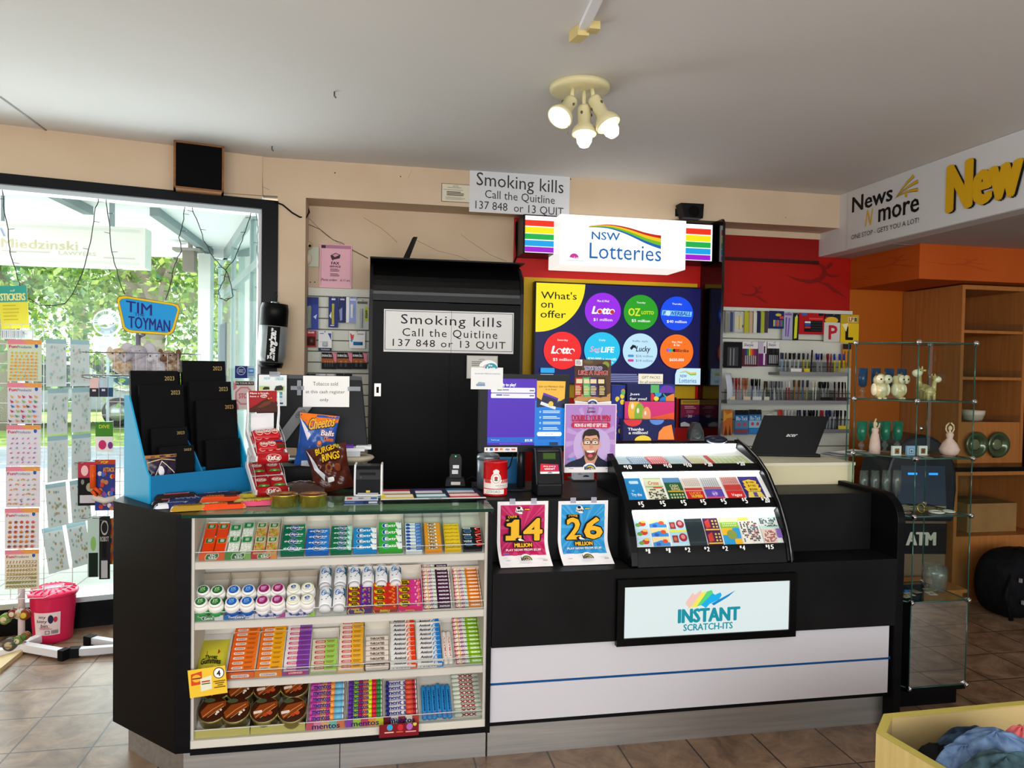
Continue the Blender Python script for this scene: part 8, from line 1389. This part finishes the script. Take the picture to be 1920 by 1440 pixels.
# ------------------------------------------------------------------ clothes bin in the corner
BZ=.55;PINE=noise_mat('pale_laminate','#d6c07a','#e2cf8e',(50,50,2),.5,lo=.3,hi=.7);RIM=M('#c3b45c',.45);PIN=M('#c8b07a',.6)
cbn=empty('clothes_bin',(1.75,1.7,0),0,'pale timber bin with a chamfered corner holding clothes','bin');out_=[(1.389,1.79),(1.483,1.882),(2.35,1.9),(2.35,1.25),(1.75,1.3)];q=1.389+.29;out_[4]=(1.60,1.30) if 0 else (1.389+.06*1.0,1.25);d_=Vector((1.418-1.389,1.599-1.79));d_.normalize();out_[4]=(1.389+d_.x*.55,1.79+d_.y*.55)
cx_,cy_=1.85,1.55
def inset(pts,t):
    n=len(pts);res=[]
    for i in range(n):
        p0,p1,p2=Vector(pts[i-1]),Vector(pts[i]),Vector(pts[(i+1) % n]);a,c=(p1-p0).normalized(),(p2-p1).normalized();n1,n2=Vector((a.y,-a.x)),Vector((c.y,-c.x));m=(n1+n2);m /= (1+n1.dot(n2));res.append(tuple(p1+m*t))
    return res
inn=inset(out_,.024);b=MB();n=len(out_);nm=[]
for i in range(n):
    j=(i+1) % n;b.add([(*out_[i],0),(*out_[j],0),(*out_[j],BZ-.002),(*out_[i],BZ-.002)],[(0,1,2,3)],PINE);b.add([(*inn[i],.06),(*inn[j],.06),(*inn[j],BZ-.002),(*inn[i],BZ-.002)],[(3,2,1,0)],PIN)
b.add([(*p,.06) for p in inn],[tuple(range(n))],PIN);b.add([(*p,.0) for p in out_],[tuple(range(n))],PIN);bw(b,'bin_walls',cbn)
b=MB()
for i in range(n):j=(i+1) % n;b.add([(*out_[i],BZ),(*out_[j],BZ),(*inn[j],BZ),(*inn[i],BZ),(*out_[i],BZ-.003),(*out_[j],BZ-.003),(*inn[j],BZ-.003),(*inn[i],BZ-.003)],[(0,1,2,3),(0,4,5,1),(2,6,7,3)],RIM)
bw(b,'rim',cbn)
def cloth(name,label,c,r3,seed,m,flat_=.5):
    r=random.Random(seed);ph=[r.uniform(0,6.28) for _ in range(8)];fr_=[r.uniform(3,9) for _ in range(8)]
    def fn(u,v):
        a,t=2*math.pi*u,math.pi*v;k=1+.06*math.sin(fr_[0]*math.sin(a)+ph[0]+4*v)+.045*math.sin(fr_[1]*math.cos(a)*1.6+ph[1])+.03*math.sin(7*a+9*v+ph[2])*math.sin(t)
        z=-math.cos(t)*r3[2]*(1+.09*math.sin(fr_[2]*math.cos(a)+ph[3])*math.sin(fr_[3]*math.sin(a)+ph[4]));return Vector((r3[0]*k*math.sin(t)*math.cos(a),r3[1]*k*math.sin(t)*math.sin(a),max(-r3[2]*.7,z)+.007*(1-abs(math.sin(7*math.cos(a)*math.sin(t)+4*math.sin(a)*math.sin(t)+ph[5])))*2*math.sin(t)+.006*(1-abs(math.sin(9*math.sin(a)*math.sin(t)-3*math.cos(a)+ph[6])))*2*math.sin(t)))
    b=MB();b.grid(fn,40,22,m);o=b.build(name,loc=Vector(c),sub=1);return tag(o,label,'clothes','clothes in the pale timber bin')
DEN=noise_mat('denim_blue','#2a4a74','#7f9cc4',(26,26,26),.85,lo=.3,hi=.7);DEN2=noise_mat('denim_dark','#111d30','#34506e',(24,24,24),.85);DEN3=noise_mat('denim_green','#1c2c30','#46626c',(24,24,24),.85)
for nm_,lb,px,py,Y,dz,r3,sd,mt in (('denim_garment','dark blue denim garment at the back of the clothes pile',1838,1378,1.74,.1,(.15,.085,.11),5,DEN2),('denim_garment','crumpled light blue denim garment on top of the clothes pile',1868,1385,1.62,.075,(.12,.085,.09),3,DEN),('dark_garment','black garment at the chamfered end of the clothes pile',1762,1405,1.66,.07,(.055,.06,.075),7,M('#0c0d10',.9)),
    ('denim_garment','greenish blue denim garment nearest the shopper in the pile',1888,1425,1.5,.09,(.12,.085,.1),9,DEN3),('denim_garment','mid blue denim garment between the black and the light blue ones',1806,1408,1.62,.08,(.075,.065,.09),12,DEN),('pink_garment','coral pink garment at the edge of the clothes pile',1917,1372,1.66,.08,(.045,.05,.09),14,noise_mat('coral_cloth','#c8505a','#e07a7c',(20,20,20),.85))):
    c=PY(px,py,Y);c.z -= dz;cloth(nm_,lb,c,r3,sd,mt)
b=MB();b.prism(inset(out_,.03),.061,.3,M('#2a3440',.9));bw(b,'packing_base',cbn)
# ------------------------------------------------------------------ racks by the street window
WIRE=M('#e8e6ea',.35);DKW=M('#6a6c74',.35,.5)
sr=empty('sticker_rack',(-1.72,4.22,0),0,'white wire spinner rack of sticker sheets at the street window','rack');b=MB();b.lathe([(.016,.03),(.016,1.6)],M('#e6d2d8',.4),14,(-1.79,4.25,0));bw(b,'pole',sr)
for q in ((-1.55,4.12),(-1.9,4.12),(-1.72,4.42)):
    b=MB();d=Vector((q[0]+1.79,q[1]-4.25,0));n=Vector((-d.y,d.x,0)).normalized()*.02;s=Vector((-1.79,4.25,0));e=s+d;b.prism([((s+n).x,(s+n).y),((e+n).x,(e+n).y),((e-n).x,(e-n).y),((s-n).x,(s-n).y)],.012,.05,M('#f0eef2',.35));f=e+d.normalized()*.035;n2=n*1.15;b.prism([((e+n2).x,(e+n2).y),((f+n2).x,(f+n2).y),((f-n2).x,(f-n2).y),((e-n2).x,(e-n2).y)],.0,.054,BLKM);bw(b,'leg',sr)
def wiregrid(cx,cy,wx,y,z0,z1,nx,nz,m=WIRE):
    b=MB()
    for i in range(nx+1):x=cx-wx/2+wx*i/nx;b.tube([(x,y,z0),(x,y,z1)],.0018,m,5)
    for j in range(nz+1):z=z0+(z1-z0)*j/nz;b.tube([(cx-wx/2,y,z),(cx+wx/2,y,z)],.0018,m,5)
    return b
b=wiregrid(-1.79,0,.26,4.19,.30,1.72,5,14);bw(b,'wire_panel',sr);b=MB()
for j in range(15):z=.3+1.42*j/14;b.tube([(-1.66,4.19,z),(-1.6,4.4,z)],.0018,WIRE,5)
for x,y in ((-1.66,4.19),(-1.6,4.4)):b.tube([(x,y,.3),(x,y,1.72)],.002,WIRE,5)
bw(b,'wire_side',sr);b=MB();b.tube([(-1.79,4.25,1.58),(-1.79,4.19,1.6)],.004,WIRE,6);b.tube([(-1.79,4.25,.32),(-1.79,4.19,.3)],.004,WIRE,6);b.tube([(-1.79,4.25,.32),(-1.6,4.4,.3)],.004,WIRE,6);bw(b,'bracket',sr)
def fun(kind,seed):
    r=random.Random(seed);A=Art(0,0,300,400);A.r(0,0,300,44,'#e88a9c').p([(120,0),(300,0),(300,44),(180,44)],'#e8a05a').t('Fun',14,52,82,82,'#c8284a',.05).t('Products',88,56,212,82,'#6a6a80',.01).c(255,58,14,'#2a5ab0',20).c(258,34,10,'#e8c04a')
    if kind == 'smile':A.r(0,100,300,400,'#f2e88a') if 0 else None
    pal={'smile':['#f0a03a','#e8c83a','#f0b04a'],'dino':['#e8823a','#3a6ab8','#4a9a5a','#c83a6a','#8abf4a','#6a3a2a','#d8b05a'],'fairy':['#a86ab8','#e88ab8','#6a8ac8','#c85a8a','#b8a0d8'],'rain':['#e85a6a','#e8b04a','#5a9ad0','#8ac06a','#a87ac0'],'cake':['#c83a4a','#e8a03a','#4a4a6a','#e86a8a'],'num':['#b89a3a']}[kind]
    if kind == 'num':
        rows=['1111112222','2333333334','4444444555','5556666666','7777777788','8888899999','9900000000']
        for j,t in enumerate(rows):c=('#a8843a','#a8843a','#b0903a','#a89030','#98882c','#7a8a2a','#8a8a3a')[j];A.t(t,16,108+j*41,284,138+j*41,c,.04,.2)
        return A
    ny=9 if kind in ('smile',) else 6
    for j in range(ny):
        nx=r.choice((6,7)) if kind == 'smile' else 5
        for i in range(nx):
            x=24+252*(i+.5)/nx+(0 if kind in ('smile','cake') else r.uniform(-10,10));y=112+280*(j+.5)/ny;c=r.choice(pal);s=280/ny*.4
            if kind == 'smile':A.c(x,y,s*r.choice((.75,1)),c,s*.9,10).c(x,y,s*.35,'#c8702a',s*.2,8)
            elif kind == 'cake':A.p([(x-s*.8,y),(x+s*.8,y),(x+s*.55,y+s*.8),(x-s*.55,y+s*.8)],'#b86a3a').c(x,y,s*.85,c,s*.6,12,0,180).c(x,y-s*.6,s*.2,'#d8283a')
            elif kind == 'dino':A.c(x,y,s*.6,c,s*.45,10).p([(x-s*.6,y),(x-s*.9,y-s*.9),(x-s*.4,y-s*.8),(x-s*.3,y-s*.2)],c).p([(x+s*.4,y-s*.1),(x+s*1.1,y+s*.3),(x+s*.4,y+s*.3)],c).r(x-s*.4,y+s*.3,x-s*.15,y+s*.8,c).r(x+s*.15,y+s*.3,x+s*.4,y+s*.8,c)
            elif kind == 'rain' and r.random() < .3:
                for k,cc in enumerate(('#d8404a','#e8a03a','#e8d84a','#5ab06a','#5a8ad0','#f2f0f4')):A.c(x,y,s*(1-k*.14),cc,None,12,0,180)
            else:A.c(x,y,s*.55,c,s*.35,8).c(x+s*.3,y-s*.4,s*.3,r.choice(pal),None,8)
    return A
for i,(y0,y1,xo,kind,base,lb) in enumerate(((637,715,2,'smile','#cfe0c8','sticker sheet of orange smiley faces, topmost in the column'),(718,795,2,'dino','#d8dce8','sticker sheet of dinosaurs, second in the column'),(797,873,0,'fairy','#dfdfea','sticker sheet of purple fairies, third in the column'),(875,951,-1,'rain','#e2e0ea','sticker sheet of rainbows, fourth in the column'),(953,1029,-3,'cake','#e4e2e6','sticker sheet of cupcakes, fifth in the column'),(1031,1104,-3,'num','#e6e0d0','sticker sheet of gold numbers, lowest in the column'))):
    A=fun(kind,i);o=card('sticker_sheet',lb+' on the white rack','sticker sheet',(12+xo,y0,76+xo,y1),4.17,A,base,th=.003,group='sticker sheets on the white rack');b=MB();t=.255;b.tube([(0,.02,t-.012),(0,-.01,t-.012),(0,-.014,t-.002)],.0018,DKW,5);b.build('hook',o)
TR=M('#e2ecec',.35,alpha=.92);r=random.Random(8)
for i,(z,dz,tilt,lb) in enumerate(((1.4,.25,0,'topmost'),(1.15,.24,.02,'second'),(.9,.24,0,'third'),(.66,.23,-.05,'fourth'),(.42,.24,-.12,'lowest'))):
    for k in range(2):
        x=-1.655+k*.045+.004*i;A=Art(0,0,200,260);A.r(0,0,200,26,'#a8ccd4')
        for j in range(30):A.c(20+160*r.random(),40+200*r.random(),9,r.choice(['#b8d8d4','#c8dcc8','#a8c8cc','#d8c8c0','#9cb8a0'] if i < 3 else ['#8ab0a0','#b8a86a','#a8c8b8','#c8b0a0']),9,8)
        b=MB();w_=.12;U=Vector((w_*.5,.1,0));o_=Vector((x+k*.03,4.2+k*.11,z));V=Vector((tilt*.3,0,dz));b.add([(0,0,0),U,U+V,V],[(0,1,2,3)],TR);b.art(A,plane_map((0,0,0),U,V));b.add([Vector((0,.003,0))+p for p in (Vector(),U,U+V,V)],[(3,2,1,0)],TR);b.add([(0,0,0),(0,.003,0),Vector((0,.003,0))+V,V],[(3,2,1,0)],TR)
        tag(b.build('sticker_sheet',loc=o_),f'pale see-through sticker sheet on the rack side, {lb} {("front", "back")[k]} one','sticker sheet','pale sheets on the rack side')
A=Art(0,0,170,290);A.r(0,0,170,290,'#e8e04a').r(0,0,170,110,'#3aa89a').t('STICKERS',8,50,160,100,'#f2ee9a',.05).t('of',70,24,100,40,'#e8f0d0',.03).lines(20,130,120,250,5,'#c8b83a',.25);o=card('sticker_sign','tilted yellow and green stickers sign clipped above the white rack','sign',(2,536,55,616),4.3,A,'#e8e04a',th=.003);o.rotation_euler.y=-.06;b=MB();b.tube([(0,.004,.02),(.0,.01,-.1),(.0,-.02,-.24)],.003,WIRE,6);b.build('clip_stem',o)
A=Art(0,0,200,70);A.r(0,0,200,70,'#dfe4ea')
for i in range(12):A.r(6+i*12,10,12+i*12,60,('#8a98b0','#b8c0cc')[i % 2])
A.p([(165,10),(196,6),(190,60),(168,64)],'#e8eef0');card('paper_strip','grey striped card above the topmost sticker sheet','card',(2,618,63,636),4.24,A,'#dfe4ea')
# little timber stand with wooden toys
ws=empty('wooden_toy_stand',(-1.93,4.08,0),0,'small pale timber stand hung with little wooden toys by the pink bin','stand');PL=M('#d9bd8a',.5);b=MB();b.box(-2.1,3.98,0,-1.77,4.22,.022,PL);bw(b,'base_board',ws);b=MB();b.box(-2.1,4.08,.022,-1.9,4.1,.30,PL);b.box(-2.1,4.06,.28,-1.87,4.12,.31,PL);bw(b,'upright_board',ws)
for z in (.25,.12):b=MB();b.tube([(-1.9,4.07,z),(-1.72,4.0,z+.01),(-1.71,4.0,z+.03)],.002,DKW,5);b.tube([(-1.9,4.07,z-.012),(-1.73,3.99,z-.002)],.002,DKW,5);bw(b,'hook',ws)
TC=[('#7a9a3a','#d8c8a0','green'),('#8a2a24','#e0d0b0','maroon'),('#e0d8c8','#c8a878','cream'),('#8a3a1c','#d8b83a','brown and gold'),('#5a5a52','#c8b48a','grey striped'),('#6a8a3a','#e0d8b8','leaf green'),('#8a5a2a','#4a7a3a','tan and green')]
for i,(px,py,rr_) in enumerate(((10,1160,.026),(25,1150,.022),(36,1151,.023),(47,1152,.026),(19,1208,.032),(35,1200,.022),(48,1192,.02))):
    c1,c2,nm_=TC[i];p=PY(px,py,4.03);o=empty('wooden_toy',p,0,f'round {nm_} wooden toy hanging on the {"upper" if i < 4 else "lower"} hook of the timber stand','toy','round wooden toys on the timber stand');b=MB();b.lathe([(0,-.018),(rr_*.5,-.02),(rr_,-.012),(rr_,-.004),(rr_*.4,-.002),(rr_*.4,.002),(rr_,.004),(rr_,.012),(rr_*.5,.018),(0,.018)],M(c1,.35),18,(0,0,0),'y');b.build('disc',o);b=MB();b.lathe([(rr_*.62,-.0195),(rr_*.45,-.0225),(0,-.0225)],M(c2,.35),14,(0,0,0),'y');b.build('painted_centre',o);b=MB();b.tube([(0,0,rr_*.4),(0,.004,(.26 if i < 4 else .13)-p.z+.004)] if p.z < .26 else [(0,0,0),(0,.004,rr_+.01)],.0012,'#3a3028',4);b.build('string',o)
# pink bin
p=PZ(85,1209,0);pb=empty('pink_bin',(p.x,p.y+.1,0),0,'bright pink plastic bin with a ribbed lid beside the sticker rack','bin');PNK=M('#f0285e',.3,spec=.4);b=MB();b.lathe([(.093,0),(.095,.004),(.112,.245),(.116,.25),(.116,.262),(.108,.262),(.09,.012),(0,.01)],PNK,36);b.build('bucket',pb)
b=MB();b.lathe([(.122,.25),(.124,.266),(.118,.272),(.05,.296),(.047,.29),(.03,.288),(0,.288)],PNK,36)
for i in range(18):a=i*math.pi/9;b.tube([(.055*math.cos(a),.055*math.sin(a),.296),(.112*math.cos(a),.112*math.sin(a),.277)],.0035,PNK,5)
b.build('bin_lid',pb);b=MB();A=Art(0,0,180,190);A.r(0,0,180,190,'#f0dcdc').t('itty',38,24,88,56,'#2a2630',.03,.1).t('bitty',22,58,96,92,'#2a2630',.03,.1).t('bin',50,94,98,122,'#2a2630',.03,.1).c(118,56,18,'#232a4c',36).c(148,60,13,'#c8304a',24).lines(40,124,130,144,2,'#c83a5a').r(80,150,110,180,'#3a3a3a').r(84,154,106,176,'#e8d8d8')
for i in range(10):A.r(122+i*4.5,148,124+i*4.5,180,'#2a2a2a')
b.art(A.split([i/8 for i in range(1,8)],[]),lambda u,v,k:(lambda R:Vector((R*math.sin((u-.45)*1.25),-R*math.cos((u-.45)*1.25),.05+.125*v)))(.0945+.0178*((.05+.125*v)/.245)+k+.002));b.build('paper_label',pb)
# toy spinner with the oval sign and soft toys
ts=empty('toy_rack',(-1.2,4.12,0),0,'wire toy spinner rack with a blue oval top sign behind the diary stand','rack');b=MB();b.lathe([(.014,.03),(.014,1.68)],M('#8d8a98',.4,.4),12,(-1.2,4.16,0));bw(b,'pole',ts)
for q in ((-1.52,4.14),(-1.50,4.32),(-.95,4.05),(-.95,4.3)):
    b=MB();s=Vector((-1.2,4.16,0));e=Vector((*q,0));d=(e-s).normalized();n=Vector((-d.y,d.x,0))*.018;b.prism([((s+n).x,(s+n).y),((e+n).x,(e+n).y),((e-n).x,(e-n).y),((s-n).x,(s-n).y)],.01,.045,M('#d8d8de',.35));f=e-d*.05;n2=n*1.2;b.prism([((e+n2).x,(e+n2).y),((f+n2).x,(f+n2).y),((f-n2).x,(f-n2).y),((e-n2).x,(e-n2).y)],.0,.049,BLKM);bw(b,'leg',ts)
A=Art(740,870,1165,1135);YE,BU='#e8c41c','#1a9ae0';ov=[(745,900),(760,880),(800,874),(1120,915),(1150,925),(1162,950),(1125,1090),(1110,1115),(1085,1128),(850,1118),(810,1110),(785,1090)];A.p(ov,'#1c2a3c');A.p([(953+(x-953)*.985,1003+(y-1003)*.975) for x,y in ov],YE);A.p([(953+(x-953)*.91,1003+(y-1003)*.855) for x,y in ov],'#143a6a');A.p([(953+(x-953)*.9,1003+(y-1003)*.84) for x,y in ov],BU)
NVY='#14207c';A.t('TIM',806,905,976,978,NVY,.03,0,1,24).t('THE',862,984,926,1004,NVY,.02,0,1,4).t('TOYMAN',822,1005,1096,1085,NVY,.03,0,1,22)
a,c,t,u=PY(217,592,4.14),PY(339,592,4.14),PY(270,554,4.14),PY(270,630,4.14);W_,H_=c.x-a.x,t.z-u.z;ov2=[(a.x+W_*(x-740)/425,u.z+H_*(1135-y)/265) for x,y in ov]
b=MB();b.prism(ov2,4.14,4.15,M('#c8ccd0',.5),'y');b.art(A,plane_map((a.x,4.1395,u.z),(W_,0,0),(0,0,H_),Vector((0,-1,0))));b.tube([((a.x+c.x)/2-.02,4.145,u.z+.01),(-1.2,4.16,1.66)],.008,DKW,8);bw(b,'top_sign',ts)
bz0,bz1=PY(270,705,4.0).z,PY(270,662,4.0).z;b=MB();X0,X1,Y0,Y1=-1.42,-.92,4.02,4.3;ring=[(X0,Y0),(X1,Y0),(X1,Y1),(X0,Y1),(X0,Y0)]
for z in (bz1,bz0):b.tube([(x,y,z) for x,y in ring],.0022,DKW,5)
for i in range(11):x=X0+(X1-X0)*i/10;b.tube([(x,Y0,bz1),(x,Y0,bz0),(x,Y1,bz0),(x,Y1,bz1)],.0014,WIRE,4)
for y in (4.1,4.2):b.tube([(X0,y,bz1),(X0,y,bz0),(X1,y,bz0),(X1,y,bz1)],.0014,WIRE,4)
bw(b,'wire_basket',ts);b=wiregrid(-1.22,0,.34,4.13,.5,bz0,6,14);bw(b,'wire_panel',ts)
def plush(label,px,py,c1,c2,k,kind):
    p=PY(px,py,4.15);o=empty('soft_toy',(p.x,4.16,bz0+.002),0,label,'soft toy','soft toys in the wire basket');m1,m2=noise_mat('plush_'+kind,c1,c2,(60,60,60),.95),M(c2,.95);b=MB();b.ell((0,0,.045*k),(.05*k,.045*k,.045*k),m1);b.ell((-.02*k,-.02,.09*k),(.04*k,.036*k,.036*k),m1)
    if kind == 'elephant':b.tube([(-.03*k,-.05,.09*k),(-.06*k,-.07,.06*k),(-.075*k,-.075,.085*k)],0,m1,10,taper=[.016*k,.012*k,.009*k])
    else:b.ell((-.035*k,-.05,.082*k),(.02*k,.02*k,.015*k),m2,12,8)
    b.build('plush_body',o)
    for s in (-1,1):b=MB();b.ell((-.02*k+s*.042*k,-.005,.105*k),(.028*k,.01*k,.03*k) if kind == 'elephant' else (.014*k,.008*k,.028*k),m2,12,8);b.build('ear',o);b=MB();b.ell((-.02*k+s*.016*k,-.054,.1*k),.004*k,M('#141414',.2),8,6);b.build('eye',o)
plush('tan soft toy at the outer end of the wire basket',232,690,'#b8905a','#dcd2c4',1.1,'bear');plush('grey soft toy elephant in the middle of the wire basket',268,690,'#a8a4b0','#c4c0ca',1.25,'elephant');plush('pale grey soft toy beside the elephant',300,690,'#b8b8c4','#d8d6de',1.0,'rabbit');plush('cream and brown soft toy behind the tallest diary',325,690,'#c8b8a0','#7a5a44',1.05,'dog')
def toy(label,box,Y,A,base,group='toy packs on the spinner rack',extra=None,tilt=0):
    o=card('toy_pack',label,'toy',box,Y,A,base,th=.004,group=group);t=PY((box[0]+box[2])/2,box[1],Y).z-PY((box[0]+box[2])/2,box[3],Y).z;b=MB();b.tube([(0,4.13-Y,t-.006),(-.02,-.03,t-.004),(-.035,-.06,t+.004)],.002,DKW,5);b.build('hook',o)
    if extra:b=MB();extra(b,t);b.build('toy',o)
    return o
A=Art();A.r(0,0,100,55,'#e8c8c8').r(0,55,100,100,'#2a2a34').r(30,62,70,72,'#e8e0e4');toy('clear pack with a dark and pink toy purse, first on the top hook',(168,708,185,744),4.0,A,'#e0d4d4');A=Art();A.r(0,0,100,55,'#b8ccd8').r(0,55,100,100,'#25304a').r(30,62,70,72,'#d8d8e4');toy('clear pack with a navy toy purse on the top hook',(186,706,202,744),4.02,A,'#c8d4dc');A=Art();A.r(0,55,100,100,'#1c4a6a');toy('clear pack with a teal toy purse nearest the diaries',(203,706,212,744),4.04,A,'#b8dce0')
A=Art();A.r(0,0,100,50,'#3f8a24').t('DIVE',20,10,80,22,'#d8e04a',.05).c(40,78,22,'#c82a6a',16).c(85,80,14,'#7a3a8a',12);toy('green header card with pink toys on the second hook',(179,791,212,846),4.0,A,'#eef0f0')
A=Art();A.r(0,0,100,36,'#b8304a').c(34,20,18,'#f0c8c8',12).r(0,36,100,100,'#15151a').c(60,58,18,'#a8a48a',10).c(24,46,8,'#8a8a80',6).r(10,76,92,94,'#c8c8d0');toy('crimson and black toy pack on the third hook',(146,866,183,948),3.98,A,'#15151a')
A=Art(0,0,200,460);A.r(0,0,200,460,'#2a3a8c').r(0,0,200,40,'#c83a1c').t('POP',60,10,130,36,'#f0d83a',.05).t('ATTACK',80,70,195,110,'#f0a01c',.06)
r=random.Random(3)
for i in range(26):A.c(40+150*r.random(),120+320*r.random(),22,r.choice(['#c8382c','#e8a83a','#4a6ac0','#e8e0e8','#8a4a9c','#c87a4a']),22,9)
def gun(b,t):OG=M('#ee5a1c',.3);b.tube([(-.05,-.015,t*.9),(-.05,-.015,t*.45)],.014,OG,10);b.tube([(-.05,-.015,t*.48),(-.015,-.015,t*.36),(-.03,-.015,t*.28),(-.055,-.015,t*.4)],.009,OG,8);b.tube([(-.05,-.012,t*.28),(0,-.012,t*.2),(.05,-.012,t*.24)],.016,M('#e0dcd0',.4),8)
toy('orange toy pistol pack with a comic print card on the third hook',(178,862,216,957),3.96,A,'#d8481c',extra=gun)
A=Art();A.r(0,0,100,100,'#bcd8d0').r(10,60,90,100,'#16241c').c(50,45,24,'#8ac06a',12);toy('pale green toy bag with a dark foot on the lowest hook',(164,968,186,1082),4.03,A,'#bcd8d0');A=Art();A.r(0,0,100,100,'#1c1d20').c(50,18,34,'#b8b8b0',12).c(50,18,28,'#1c1d20',9).r(30,40,70,66,'#0a0a0c').t('ROBOT',10,32,90,40,'#c8c8c0',.04).r(20,70,80,98,'#b8bac0');toy('narrow black toy card with a silver crest on the lowest hook',(186,968,206,1086),3.99,A,'#1c1d20');A=Art()
for i in range(14):A.c(50+40*math.sin(i*2),6+i*7,22,('#e8742c','#c8a04a','#3a4a8a','#d83a2c')[i % 4],6,8)
toy('thin orange patterned toy card beside the counter on the lowest hook',(206,972,214,1058),4.02,A,'#a86a3a')
